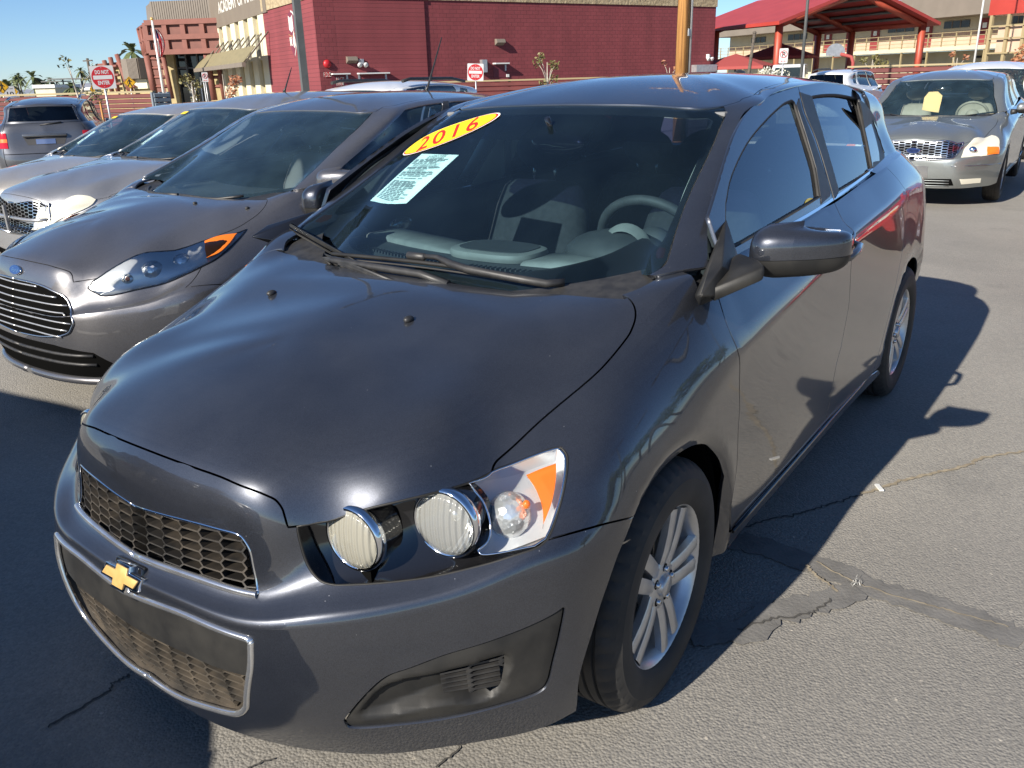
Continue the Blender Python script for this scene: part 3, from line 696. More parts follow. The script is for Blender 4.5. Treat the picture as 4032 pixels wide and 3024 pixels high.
# ---- greenhouse
gu, gvv = np.delete(SG.tu, [2, 4, 7]), SG.tv
ws_edge = zd((1568, 244), (1555, 276), (1525, 345), (1481, 439), (1458, 505), (1442, 560), (1425, 580), (1400, 603))
wsc = np.array([SG.uv(q) for q in ws_edge])
ws = np.concatenate([[(0, .002), (wsc[-1, 0], .002)], wsc[::-1], [(wsc[0, 0], gvv[2]), (gu[1], gvv[2]), (0, gvv[2])]])
doorgap = zr((150, 1412), (260, 1050), (330, 850), (430, 700), (560, 620), (735, 562))
doorgap2 = zr((735, 562), (900, 540), (1100, 570), (1170, 600)) + [(-2.34, .60, 1.385), (-2.36, .66, 1.29), (-2.30, .73, 1.18), (-2.22, .766, 1.11)]
ditch = [('d', (gu[2] + gu[3]) / 2, gvv[2] + .004), ('d', gu[3], gvv[2] + .02), ('d', gu[4], gvv[3] - .02), ('d', gu[5], gvv[3]), ('d', gu[7], gvv[3]), ('d', gu[9], gvv[3]), ('d', gu[10], gvv[2] + .02), ('d', gu[10] + .08, gvv[2] + .004)]
roof_o = outline(SG, [('d', 0, gvv[2] + .004), ditch, ('d', gu[-1], gvv[2] + .004), ('d', gu[-1], gvv[-1]), ('d', 0, gvv[-1])], k=6)
roof = panel('roof', SG, roof_o, [], PD, hero, res=.035, both=True)
rail_o = outline(SG, [ws_edge[::-1], ditch[:-1], ('d', gu[10] + .07, .004), ('d', gu[9], .004), ('d', SG.uv((-2.22, .766, 1.11))[0], .004), doorgap2[::-1], doorgap[::-1], ('d', SG.uv((-.36, .768, 1.03))[0] - .015, .004), ('d', wsc[-1, 0] + .01, .004)])
zb = lambda x: 1.030 + (.055 * (-.45 - x) / 1.7 if x < -.45 else 0) + (.012 if x < -1.3 else 0)     # top edge of the doors
def sb(x, dz=.0): return (x, side_y(x, zb(x) + dz), zb(x) + dz)
xm = on_y(1800, 434, .775)[0]
fwin_bot = [sb(xm + .05, .028), sb(-.45, .024)]
fwin = zr((262, 1330), (300, 1150), (400, 940), (520, 790), (630, 685), (690, 654))
fwin_r = zr((700, 656), (722, 690), (790, 900), (850, 1100), (885, 1338))
rwin = zr((822, 630), (900, 618), (1000, 618), (1115, 640)); rwin_r = zr((1125, 650), (1185, 900), (1225, 1108)); rwin_b = zr((1000, 1248)); rwin_l = zr((1000, 1248), (930, 1000), (870, 790), (822, 630))
rear_edge = [(-2.34, .60, 1.385), (-2.36, .66, 1.29), (-2.30, .73, 1.18), sb(-2.20, .004)]
ff = outline(SS, [doorgap, zr((735, 562), (775, 740), (850, 920), (962, 1312)), sb(xm, -.006), sb(-.8, -.006), sb(-.42, -.006)])
fw_hole = outline(SS, [fwin, fwin_r, fwin_bot])
bp_front = outline(SS, [zr((722, 690))[0], zr((790, 900))[0], zr((850, 1100))[0], zr((885, 1338))[0], sb(xm + .006, .012), zr((945, 1250))[0], zr((840, 925))[0], zr((765, 740))[0], zr((740, 640))[0]])
rf = outline(SS, [zr((735, 562), (900, 540), (1100, 570), (1170, 600)), rear_edge, sb(-2.15, -.006), sb(-1.8, -.006), sb(xm - .012, -.006), zr((962, 1312), (850, 920), (775, 740))])
rw_hole = outline(SS, [rwin, rwin_r, rwin_b, rwin_l[:-1]])
bp_rear = outline(SS, [zr((742, 600), (780, 740), (855, 925), (968, 1306))[0:4], zr((1000, 1248), (930, 1000), (870, 790), (822, 630))])
wsg = panel('windshield', SG, ws, [], M['glass_ws'], hero, res=.05, both=True, skirt=0, off=-.003)
for s in (0, 1):
    rt = bool(s)
    panel('roof_rail', SG, rail_o, [], PD, hero, res=.02, right=rt)
    f = panel('window_frame', SS, ff, [fw_hole], PD, DOORS['f', s], res=.022, right=rt)
    panel('window_glass', SS, fw_hole, [], M['glass_side'], DOORS['f', s], res=.04, right=rt, off=-.010, gap=-.004, skirt=0)
    strip('window_seal', SS, fw_hole, .0065, -.006, M['rubber'], DOORS['f', s], right=rt, closed=True, n=6); strip('window_seal', SS, rw_hole, .0065, -.006, M['rubber'], DOORS['r', s], right=rt, closed=True, n=6)
    panel('pillar_trim', SS, bp_front, [], M['black_plastic'], DOORS['f', s], res=.03, right=rt, off=.0025, skirt=.006)
    f = panel('window_frame', SS, rf, [rw_hole], PD, DOORS['r', s], res=.022, right=rt)
    panel('window_glass', SS, rw_hole, [], M['glass_side'], DOORS['r', s], res=.04, right=rt, off=-.010, gap=-.004, skirt=0)
    panel('pillar_trim', SS, bp_rear, [], M['black_plastic'], DOORS['r', s], res=.03, right=rt, off=.0025, skirt=.006)
back_o = np.array([(gu[10] + .1, .02), (gu[-1], .02), (gu[-1], gvv[2] - .01), (gu[10] + .1, gvv[2] - .01)]); panel('rear_window', SG, back_o, [], M['glass_dark'], hero, res=.05, both=True, skirt=0)

ts_ = SG.uv((-2.20, .766, 1.11))[0]
qf = np.array([(ts_, .0), (gu[10] + .05, .0), (gu[10] + .05, gvv[3]), (SG.uv((-2.26, .585, 1.43))[0], gvv[3])])
for s in (0, 1):
    panel('quarter_pillar', SG, qf, [], PD, hero, res=.04, off=-.009, right=bool(s), skirt=0)
    g = -1 if s else 1; xs_ = np.linspace(-2.0, -2.84, 16); A = []; Bq = []
    for x in xs_:
        q, n = SB.at([(SB.uv((x, .75, 1.12))[0], tv[6])]); A.append((q[0][0], q[0][1] * g, q[0][2] - .004)); q, n = SG.at([(SG.uv((x, .72, 1.12))[0], .03)]); Bq.append((q[0][0], (q[0][1] - .006) * g, q[0][2]))
    mk('belt_filler', MB().grid(np.array([A, Bq]), flip=s > 0), PD, hero)
# ------------------------------------------------------------------ shared builders: wheel, lamp drum, honeycomb, text
def tyre_mesh(Rt, Rr, W, n=184, sipes=True):
    """half width W/2, outer radius Rt, bead radius Rr; local Z is the axle, +Z the outer face"""
    w = W / 2; h = Rt - Rr
    prof = [(Rr - .006, w * .72), (Rr + .004, w * .86), (Rr + h * .18, w * .97), (Rr + h * .42, w * 1.0), (Rr + h * .62, w * .975), (Rr + h * .645, w * .955), (Rr + h * .80, w * .90), (Rt - .012, w * .80), (Rt - .004, w * .68)]
    grooves = []
    for c in (.46, .16, -.16, -.46): grooves += [(Rt, w * (c + .05)), (Rt - .007, w * (c + .035)), (Rt - .007, w * (c - .035)), (Rt, w * (c - .05))]
    prof = prof + [(Rt - .0005, w * .58)] + grooves + [(r, -h_) for r, h_ in ([(Rt - .0005, w * .58)] + prof[::-1])]
    vs = []; fs = []; L = len(prof); sh = {7, 8, 9, L - 8, L - 9, L - 10}
    for i, (r, h_) in enumerate(prof):
        for k in range(n):
            a = 2 * math.pi * k / n; rr = r
            if sipes and i in sh and k % 4 == 0: rr -= .0045
            vs.append((rr * math.cos(a), rr * math.sin(a), h_))
    for i in range(L - 1):
        for k in range(n): fs.append((i * n + k, i * n + (k + 1) % n, (i + 1) * n + (k + 1) % n, (i + 1) * n + k))
    b = MB().add(vs, fs, 0, True); return b
def rim_mesh(Rr, W, spokes=5, twin=True, hub=.058, face=.0):
    b = MB(); w = W / 2; zf = w * .86 + face
    b.lathe([(Rr - .012, -w * .8), (Rr - .02, 0), (Rr - .018, w * .5), (Rr - .008, w * .72), (Rr - .002, w * .80), (Rr + .004, w * .84), (Rr + .006, w * .80), (Rr + .002, w * .70)], 64)
    b.lathe([(0, zf - .004), (.027, zf - .004), (.028, zf - .008), (.030, zf - .014), (hub, zf - .016), (hub + .008, zf - .022), (hub + .006, zf - .06)], 40)
    for k in range(spokes):
        a0 = 2 * math.pi * k / spokes + math.pi / 2 + .22
        for sd in ((-1, 1) if twin else (0,)):
            rs = [hub - .006, hub + .03, (hub + Rr) / 2, Rr - .035, Rr - .010]; secs = []
            for i, r in enumerate(rs):
                t = i / (len(rs) - 1)
                off = sd * (.0185 + .0150 * t); hw = (.0165 + .0035 * t) if twin else (.022 + .012 * t)
                z = zf - .016 + .004 * math.sin(math.pi * min(1, t * 1.1)) + .010 * t
                ca, sa = math.cos(a0), math.sin(a0)
                def P(u, z): return (r * ca - u * sa, r * sa + u * ca, z)
                secs.append([P(off - hw, z - .022), P(off - hw, z - .004), P(off - hw * .6, z), P(off + hw * .6, z), P(off + hw, z - .004), P(off + hw, z - .022)])
            vs = [p for q in secs for p in q]; fs = []
            for i in range(len(secs) - 1):
                for j in range(6): fs.append((i * 6 + j, i * 6 + (j + 1) % 6, (i + 1) * 6 + (j + 1) % 6, (i + 1) * 6 + j))
            b.add(vs, fs)
    return b
WHEELS = {}
def wheel(parent, loc, side, Rt=.3175, Rr=.205, W=.20, kind='twin', steer=0.0, rot=0.0, lug=True):
    """side +1: outer face towards +y"""
    key = (Rt, Rr, W, kind, lug)
    if key not in WHEELS:
        t = tyre_mesh(Rt, Rr, W).build('tyre', M['rubber'], autosm=R(28))
        rm = rim_mesh(Rr, W, 5 if kind == 'twin' else 7 if kind == 'seven' else 5, kind == 'twin').build('wheel', M['alloy'], autosm=R(35))
        zf = W / 2 * .86
        d = MB().lathe([(0, -.012), (.075, -.012), (.08, -.02), (.128, -.02), (.128, -.035), (Rr - .022, -.036), (Rr - .022, -.04)], 32).build('brake_disc', M['dark_steel'])
        c = MB().lathe([(0, zf - .001), (.024, zf - .002), (.0262, zf - .006), (.0262, zf - .012)], 28).build('hub_cap', M['alloy'])
        lugs = []
        for k in range(5 if lug else 0):
            a = 2 * math.pi * k / 5 + .4 + math.pi / 2; p = (.044 * math.cos(a), .044 * math.sin(a), zf - .016); lg = MB()
            lg.lathe([(.0125, 0.0006), (.0125, .0012), (.0085, .0015), (.008, -.002)], 12, Matrix.Translation(p), 1)
            lg.lathe([(.0072, .0), (.0072, .009), (.0045, .011), (0, .011)], 6, Matrix.Translation(p), 0)
            lugs.append(lg.build('lug_nut', [M['chrome_dull'], M['dark_void']]))
        WHEELS[key] = [rm, t, d, c] + lugs; first = True
    else: first = False
    objs = []
    for o in WHEELS[key]:
        if not first:
            o = o.copy(); COL.objects.link(o)
        objs.append(o)
    rm = objs[0]; rm.parent = parent
    rm.matrix_local = Matrix.Translation(loc) @ Matrix.Rotation(steer, 4, 'Z') @ axis_M((0, 0, 0), (0, side, 0), (0, 0, 1)) @ Matrix.Rotation(rot, 4, 'Z')
    for o in objs[1:]: o.parent = rm; o.matrix_local = Matrix()
    return rm
def wall(name, surf, dom, o0, o1, m, parent, closed=True, right=False, both=False):
    D_ = resample(dom, .02) if closed else np.array(dom); P, n = surf.at(D_); k = len(D_)
    a = P + n * o0; b_ = P + n * o1; fs = [(i, (i + 1) % k, k + (i + 1) % k, k + i) for i in range(k if closed else k - 1) if not (both and abs(P[i, 1]) < 4e-3 and abs(P[(i + 1) % k, 1]) < 4e-3)]
    b = MB().add(np.concatenate([a, b_]), fs, 0, True)
    if both: b = b.mirror_y()
    elif right: b = b.flip_y()
    return b.build(name, m, parent)
def honeycomb(name, surf, poly, W, H, o0, o1, th, m, parent, both=False, right=False, phase=0.0, skew=0.0):
    """thin-walled elongated hexagon lattice between depths o0 and o1 under a surface"""
    lo = poly.min(0); hi = poly.max(0); a, r = .41 * W, .59 * W; E = set()
    for k in range(int((lo[0]) / W) - 2, int(hi[0] / W) + 3):
        for j in range(int(lo[1] / H) - 2, int(hi[1] / H) + 3):
            cx = k * W + phase; cy = (j + (k % 2) * .5) * H
            pts = [(cx - a, cy + H / 2), (cx + a, cy + H / 2), (cx + r, cy), (cx + a, cy - H / 2), (cx - a, cy - H / 2), (cx - r, cy)]
            for i in range(6):
                p, q = pts[i], pts[(i + 1) % 6]; p = (round(p[0], 5), round(p[1], 5)); q = (round(q[0], 5), round(q[1], 5))
                E.add((min(p, q), max(p, q)))
    E = sorted(E); mid = np.array([((p[0] + q[0]) / 2, (p[1] + q[1]) / 2) for p, q in E]); ok = pip(mid, poly)
    if both: ok &= mid[:, 0] > -1e-6
    b = MB()
    for (p, q), k in zip(E, ok):
        if not k: continue
        p = np.array(p); q = np.array(q); d = q - p; nn = np.array([-d[1], d[0]]) / np.linalg.norm(d) * th / 2
        T = np.array([p - nn, p + nn, q + nn, q - nn]); P, n = surf.at(T)
        sk = np.array([0, 0, -1.0]) * skew
        A = P + n * o0; B = P + n * o1 + sk
        b.add(np.concatenate([A, B]), [(0, 3, 2, 1), (0, 4, 7, 3), (1, 2, 6, 5)])
    if both: b = b.mirror_y()
    elif right: b = b.flip_y()
    return b.build(name, m, parent)
def text_data(s, shear=0.0, bold=0.0, spacing=1.0):
    """letters of a line as flat (verts, faces), centred, cap height about 0.7"""
    c = bpy.data.curves.new('t', 'FONT'); c.body = s; c.align_x = 'CENTER'; c.shear = shear; c.offset = bold; c.space_character = spacing; c.resolution_u = 3
    o = bpy.data.objects.new('t', c); COL.objects.link(o); bpy.context.view_layer.update()
    me = bpy.data.meshes.new_from_object(o.evaluated_get(bpy.context.evaluated_depsgraph_get()))
    v = np.array([tuple(q.co) for q in me.vertices]); f = [tuple(p.vertices) for p in me.polygons]
    bpy.data.objects.remove(o); bpy.data.curves.remove(c); bpy.data.meshes.remove(me)
    if len(v): v[:, 1] -= .35
    return v[:, :2] if len(v) else np.zeros((0, 2)), f
def add_text(b, s, Mx, size, width=None, mi=0, **k):
    """Mx: 4x4, text in its XY plane"""
    v, f = text_data(s, **k)
    if not len(v): return b
    sx = size
    if width: sx = width / max(1e-6, v[:, 0].max() - v[:, 0].min())
    return b.add([Mx @ Vector((p[0] * sx, p[1] * size, 0)) for p in v], f, mi)
def text_on_surf(b, surf, s, c, ex, ey, h, width, off, mi=0, **k):
    """text laid on a surface round domain point c, along domain unit vectors ex (reading) and ey (up)"""
    v, f = text_data(s, **k); sx = width / (v[:, 0].max() - v[:, 0].min())
    T = np.array([np.array(c) + np.array(ex) * p[0] * sx + np.array(ey) * p[1] * h for p in v]); P, n = surf.at(T); return b.add(P + n * off, f, mi)

def door_mirror(parent, c, g, pm, fold=False, sc=1.0, nu_=32, nv_=16):
    c = Vector(c); cr_, sr_ = math.cos(R(62)), math.sin(R(62))
    def shell(z0, z1, s_=1.0):
        b = MB(); G = []
        for j in range(nv_ + 1):
            zt = z0 + (z1 - z0) * j / nv_; row = []; h = .070; rr = max(0, 1 - abs(zt / h) ** 2.8) ** (1 / 2.8)
            for k in range(nu_ + 1):
                a = 2 * math.pi * k / nu_; ca, sa = math.cos(a), math.sin(a)
                wx = .088 if ca > 0 else .026; wy = .110; tip = sa * .5 + .5; up = 1 - .34 * tip * max(0, zt / h) - .12 * tip * max(0, -zt / h)
                x = wx * rr * math.copysign(abs(ca) ** .75, ca) * (1 - .25 * tip); y = wy * (rr ** .7) * math.copysign(abs(sa) ** .8, sa)
                dx, dy = (x * s_ - .040 * (y / .11)) * sc, g * y * s_ * sc
                if fold: dx, dy = dx * cr_ + dy * sr_, -dx * sr_ + dy * cr_
                row.append((c.x + dx, c.y + dy, c.z + (zt * up * s_ + .006 * (y / .11)) * sc))
            G.append(row)
        b.grid(np.array(G), flip=(g > 0)); return b
    o = mk('door_mirror', shell(-.014, .070), pm, parent)
    mk('mirror_lower_shell', shell(-.070, -.0155, .98), M['matte_plastic'], o)
    if not fold: mk('mirror_glass', MB().box((c.x - .024 * sc, c.y, c.z), (.004, .16 * sc, .10 * sc)), M['chrome'], o)
    return o
# ------------------------------------------------------------------ hero hatchback: front details
def dom(surf, pts, k=5, closed=False): return curve([surf.uv(q) for q in pts], k, closed)
low_poly = outline(SB, [('f', 0, .264), low_open[1:], low_side, low_side2, low_top, low_top2]); low_poly[np.abs(low_poly[:, 0]) < .006, 0] = 0
up_poly = outline(SB, [up_bot, up_side, up_top]); up_poly[np.abs(up_poly[:, 0]) < .006, 0] = 0
gs = honeycomb('upper_grille', SB, up_poly, .0475, .0245, -.004, -.034, .0040, M['grille_black'], hero, both=True, phase=.0)
panel('grille_backing', SB, up_poly, [], M['dark_void'], hero, res=.04, both=True, off=-.055, skirt=0, gap=-.01)
wall('grille_recess', SB, np.concatenate([up_poly]), -.004, -.055, M['black_plastic'], hero, both=True)
c0 = dom(SB, up_bot[:-1] + up_side[:2], 6); c0[0, 0] = 0
strip('grille_chrome', SB, c0,   .0085, .001, M['chrome_soft'], hero, both=True)
c1 = dom(SB, up_side[1:] + up_top[1:], 4); c1[-1, 0] = 0
strip('grille_trim', SB, c1, .0036, -.002, M['chrome'], hero, both=True)
lo_l = dom(SB, [('f', 0, .264)] + low_open[1:] + low_side[1:] + low_side2[1:] + low_top[1:] + low_top2[1:], 4)
lo_l[np.abs(lo_l[:, 0]) < .01, 0] = 0
strip('lower_grille_chrome', SB, lo_l, .0075, -.001, M['chrome_soft'], hero, both=True)
# plate: upper half of the lower opening
pl_bot = [SB.uv(q) for q in z2((1690, 942), (1380, 850), (1040, 690))] + [SB.uv(('f', 0, .395))]
plate = outline(SB, [[('d', *q) for q in pl_bot[::-1]], [low_side2[1], low_side2[2]], low_top, low_top2]); plate[np.abs(plate[:, 0]) < .008, 0] = 0
panel('plate_blank', SB, plate, [], M['matte_plastic'], hero, res=.03, both=True, off=-.008, skirt=.02)
honeycomb('lower_grille', SB, low_poly, .0475, .0200, -.016, -.042, .0042, M['dusty_plastic'], hero, both=True, phase=.02)
panel('lower_grille_backing', SB, low_poly, [], M['dusty_plastic'], hero, res=.04, both=True, off=-.050, skirt=0, gap=-.01)
wall('lower_grille_recess', SB, low_poly, -.004, -.052, M['dusty_plastic'], hero, both=True)
# emblem: gold bow-tie in a chrome surround
def bow(w, h, cw, ch, sl): return [(-w, -h), (-cw - sl * .3, -h), (-cw - sl * .3, -ch), (cw - sl * .1, -ch), (cw + sl * .0, -h), (w - sl, -h), (w, h), (cw + sl * .3, h), (cw + sl * .3, ch), (-cw + sl * .1, ch), (-cw, h), (-w + sl, h)]
em = axis_M((.884, 0, .527), (1, 0, .42), (0, 1, 0))
e1 = mk('emblem', MB().prism(bow(.073, .0155, .024, .030, .012), -.012, .010, em), M['chrome'], hero, bevel=.0025)
mk('emblem_face', MB().prism(bow(.064, .0095, .0185, .0235, .011), .009, .0125, em), M['gold'], e1, bevel=.001)
mk('emblem_base', MB().prism([(-.055, -.04), (.055, -.04), (.05, .03), (-.05, .03)], -.03, -.004, em), M['gloss_black'], e1, bevel=.004)
# fog lamp covers
scoop = outline(SB, [z4((180, 960), (330, 790), (520, 705), (800, 655), (1050, 585), (1275, 520)), z4((1275, 520), (1300, 560), (1285, 650), (1235, 760), (1160, 830)), z4((1160, 830), (1040, 860), (850, 865), (600, 920), (400, 965), (220, 985))])
vent = outline(SB, [z4((885, 650), (1050, 595), (1262, 535)), z4((1262, 535), (1275, 600), (1235, 740), (1170, 805)), z4((1170, 805), (1040, 832), (862, 832)), z4((862, 832), (850, 770), (885, 650))])
tmin, tvl = scoop[:, 0].min(), SB.uv(z4((850, 770))[0])[0]
def scoop_off(T):
    ins = pip(T, scoop); d = seg_dist(T, scoop); q = np.clip(d / .014, 0, 1); q = q * q * (3 - 2 * q)
    e = seg_dist(T, fog)
    ramp = np.clip((T[:, 0] - tmin) / (tvl - tmin), 0, 1)
    rim = np.clip(e / .02, 0, 1)
    return -.005 - np.where(ins, q * (.006 + .030 * ramp), 0) + .004 * np.where(ins, 0, rim)
for s in (0, 1):
    rt = bool(s)
    fc = panel('fog_cover', SB, fog, [vent], M['matte_plastic'], hero, res=.008, right=rt, off=scoop_off, gap=.002, skirt=.02)
    honeycomb('vent_mesh', SB, vent, .060, .0125, -.020, -.046, .0046, M['black_plastic'], fc, right=rt, phase=.02)
    panel('vent_backing', SB, vent, [], M['dark_void'], fc, res=.03, right=rt, off=-.055, skirt=0)
# headlamps
lamp_poly = outline(SB, [lamp_low, lamp_top, lamp_notch, lamp_tip])
bs = [SB.uv(q)[1] for q in lamp_low]; smin = min(bs)
def bezel_off(T):
    lowd = seg_dist(T, lamp_poly); q = np.clip((T[:, 1] - smin - .01) / .075, 0, 1)
    return -(.006 + .050 * q * q * (3 - 2 * q))
sig = outline(SB, [z3((1378, 372), (1500, 330), (1545, 292)), z3((1545, 292), (1620, 262), (1800, 192), (1985, 128)), z3((2020, 120), (2065, 165), (2075, 230), (2055, 400), (2015, 560), (1970, 690), (1930, 775)), z3((1850, 828), (1640, 870), (1480, 890), (1440, 862)), z3((1440, 862), (1510, 800), (1532, 720), (1520, 620), (1480, 510), (1420, 430))])
amb = outline(SB, [z3((1785, 300), (1900, 250), (2012, 212)), z3((2018, 230), (2010, 400), (1985, 520), (1945, 620), (1912, 690)), z3((1908, 690), (1905, 560), (1860, 420))])
m_lens = glass('lamp_lens', (.86, .87, .83), 1.45); nt_, ln_ = m_lens.node_tree.nodes, m_lens.node_tree.links
def add_wave_bump(m, scale, strength, dist=.004, direction='Y'):
    nt, ln = m.node_tree.nodes, m.node_tree.links
    tc = nt.new('ShaderNodeTexCoord'); wv = nt.new('ShaderNodeTexWave'); wv.inputs['Scale'].default_value = scale; wv.inputs['Distortion'].default_value = .4; wv.bands_direction = direction
    ln.new(tc.outputs['Object'], wv.inputs['Vector']); bp = nt.new('ShaderNodeBump'); bp.inputs['Strength'].default_value = strength; bp.inputs['Distance'].default_value = dist; ln.new(wv.outputs['Fac'], bp.inputs['Height'])
    for n in nt:
        if 'Normal' in n.inputs and n.type in ('BSDF_GLOSSY', 'FRESNEL', 'BSDF_PRINCIPLED'): ln.new(bp.outputs[0], n.inputs['Normal'])
    return m
M['reflector'] = add_wave_bump(mat('reflector', (.80, .80, .78), .16, 1.0), 26, .9, .006)
M['reflector_fac'] = mat('facet_reflector', (.82, .83, .84), .20, .7)
nt, ln, b_ = nodes(M['reflector_fac']); tc = nt.new('ShaderNodeTexCoord'); vo = nt.new('ShaderNodeTexVoronoi'); vo.inputs['Scale'].default_value = 95; ln.new(tc.outputs['Object'], vo.inputs['Vector']); bp = nt.new('ShaderNodeBump'); bp.inputs['Strength'].default_value = .35; bp.inputs['Distance'].default_value = .004; ln.new(vo.outputs['Distance'], bp.inputs['Height']); ln.new(bp.outputs[0], b_.inputs['Normal'])
M['fluted'] = add_wave_bump(mat('fluted_lens', (.70, .69, .60), .12, 0, Coat_Weight=1.0), 24, .55, .006)
def hazed(name, col, see, tint):
    m = bpy.data.materials.new(name); m.use_nodes = True; nt = m.node_tree.nodes; ln = m.node_tree.links; p = nt['Principled BSDF']
    p.inputs['Base Color'].default_value = (*col, 1); p.inputs['Roughness'].default_value = .12; p.inputs['Coat Weight'].default_value = .6
    t = nt.new('ShaderNodeBsdfTransparent'); t.inputs[0].default_value = (*tint, 1); x = nt.new('ShaderNodeMixShader'); x.inputs[0].default_value = see
    ln.new(p.outputs[0], x.inputs[1]); ln.new(t.outputs[0], x.inputs[2]); ln.new(x.outputs[0], nt['Material Output'].inputs[0]); return m
M['lens_warm'] = add_wave_bump(hazed('warm_lens', (.58, .56, .47), .55, (.95, .93, .85)), 24, .5, .006)
M['lens_cool'] = add_wave_bump(hazed('cool_lens', (.60, .61, .58), .66, (.95, .95, .92)), 24, .5, .006)
def drum(parent, c, ax, r, lens, sgn=1, name='headlamp_drum', depth=.075):
    mm = axis_M(c, ax, (0, 0, 1))
    body = mk(name, MB().lathe([(r * 1.02, -depth), (r * 1.06, -.03), (r * 1.06, -.022)], 40, mm), M['gloss_black'], parent)
    mk('lamp_ring', MB().lathe([(r * 1.06, -.024), (r * 1.10, -.020), (r * 1.11, -.006), (r * 1.06, .001), (r * .98, .002), (r * .94, -.006)], 48, mm), M['chrome'], body)
    mk('lamp_lens', MB().lathe([(r * .97, -.004), (r * .95, .001), (r * .75, .006), (r * .4, .010), (0, .0115)], 40, mm), M[lens], body)
    mk('lamp_reflector', MB().lathe([(r * .96, -.006), (r * .85, -.025), (r * .55, -.05), (r * .22, -.066), (0, -.068)], 40, mm), M['reflector'], body)
    mk('lamp_bulb', MB().ellipsoid(Vector(mm @ Vector((0, 0, -.045))), (.012, .012, .016)), M['chrome_dull'], body)
    return body
for s in (0, 1):
    rt = bool(s); g = -1 if rt else 1
    hl = panel('headlamp', SB, lamp_poly, [], M['gloss_black'], hero, res=.016, right=rt, off=bezel_off, gap=.0, skirt=0)
    wall('headlamp_edge', SB, lamp_poly, -.0005, -.058, M['gloss_black'], hl, right=rt)
    strip('headlamp_seal', SB, lamp_poly, .0028, -.003, M['matte_plastic'], hl, right=rt, closed=True, n=6)
    for (q, r, ln_, ax) in (((757, 1172), .0645, 'lens_warm', (1, .06, .0)), ((960, 1135), .0685, 'lens_cool', (1, .14, .02))):
        P, n = SB.at([SB.uv(('p', *q))]); c = P[0] + n[0] * -.014
        drum(hl, (c[0], g * c[1], c[2]), (ax[0], g * ax[1], ax[2]), r, ln_)
    panel('signal_housing', SB, sig, [], M['satin'], hl, res=.02, right=rt, off=-.050, skirt=0, gap=0)
    wall('signal_wall', SB, sig, -.004, -.052, M['chrome'], hl, right=rt)
    P, n = SB.at([SB.uv(z3((1680, 590))[0])]); c = P[0] - n[0] * .052
    mk('signal_reflector', MB().ellipsoid((c[0], g * c[1], c[2]), (.046, .046, .050)), M['reflector_fac'], hl)
    P, n = SB.at([SB.uv(z3((1800, 520))[0])]); c = P[0] - n[0] * .018
    mk('signal_bulb', MB().ellipsoid((c[0], g * c[1], c[2]), (.008, .008, .010)), M['amber'], hl)
    panel('amber_reflector', SB, amb, [], M['amber'], hl, res=.02, right=rt, off=-.006, skirt=.012)
    pass
    panel('signal_lens', SB, sig, [], M['lens_clear'], hl, res=.02, right=rt, off=-.0045, skirt=0, gap=.001)
    strip('signal_trim', SB, sig, .0022, -.001, M['chrome'], hl, right=rt, closed=True, n=6)
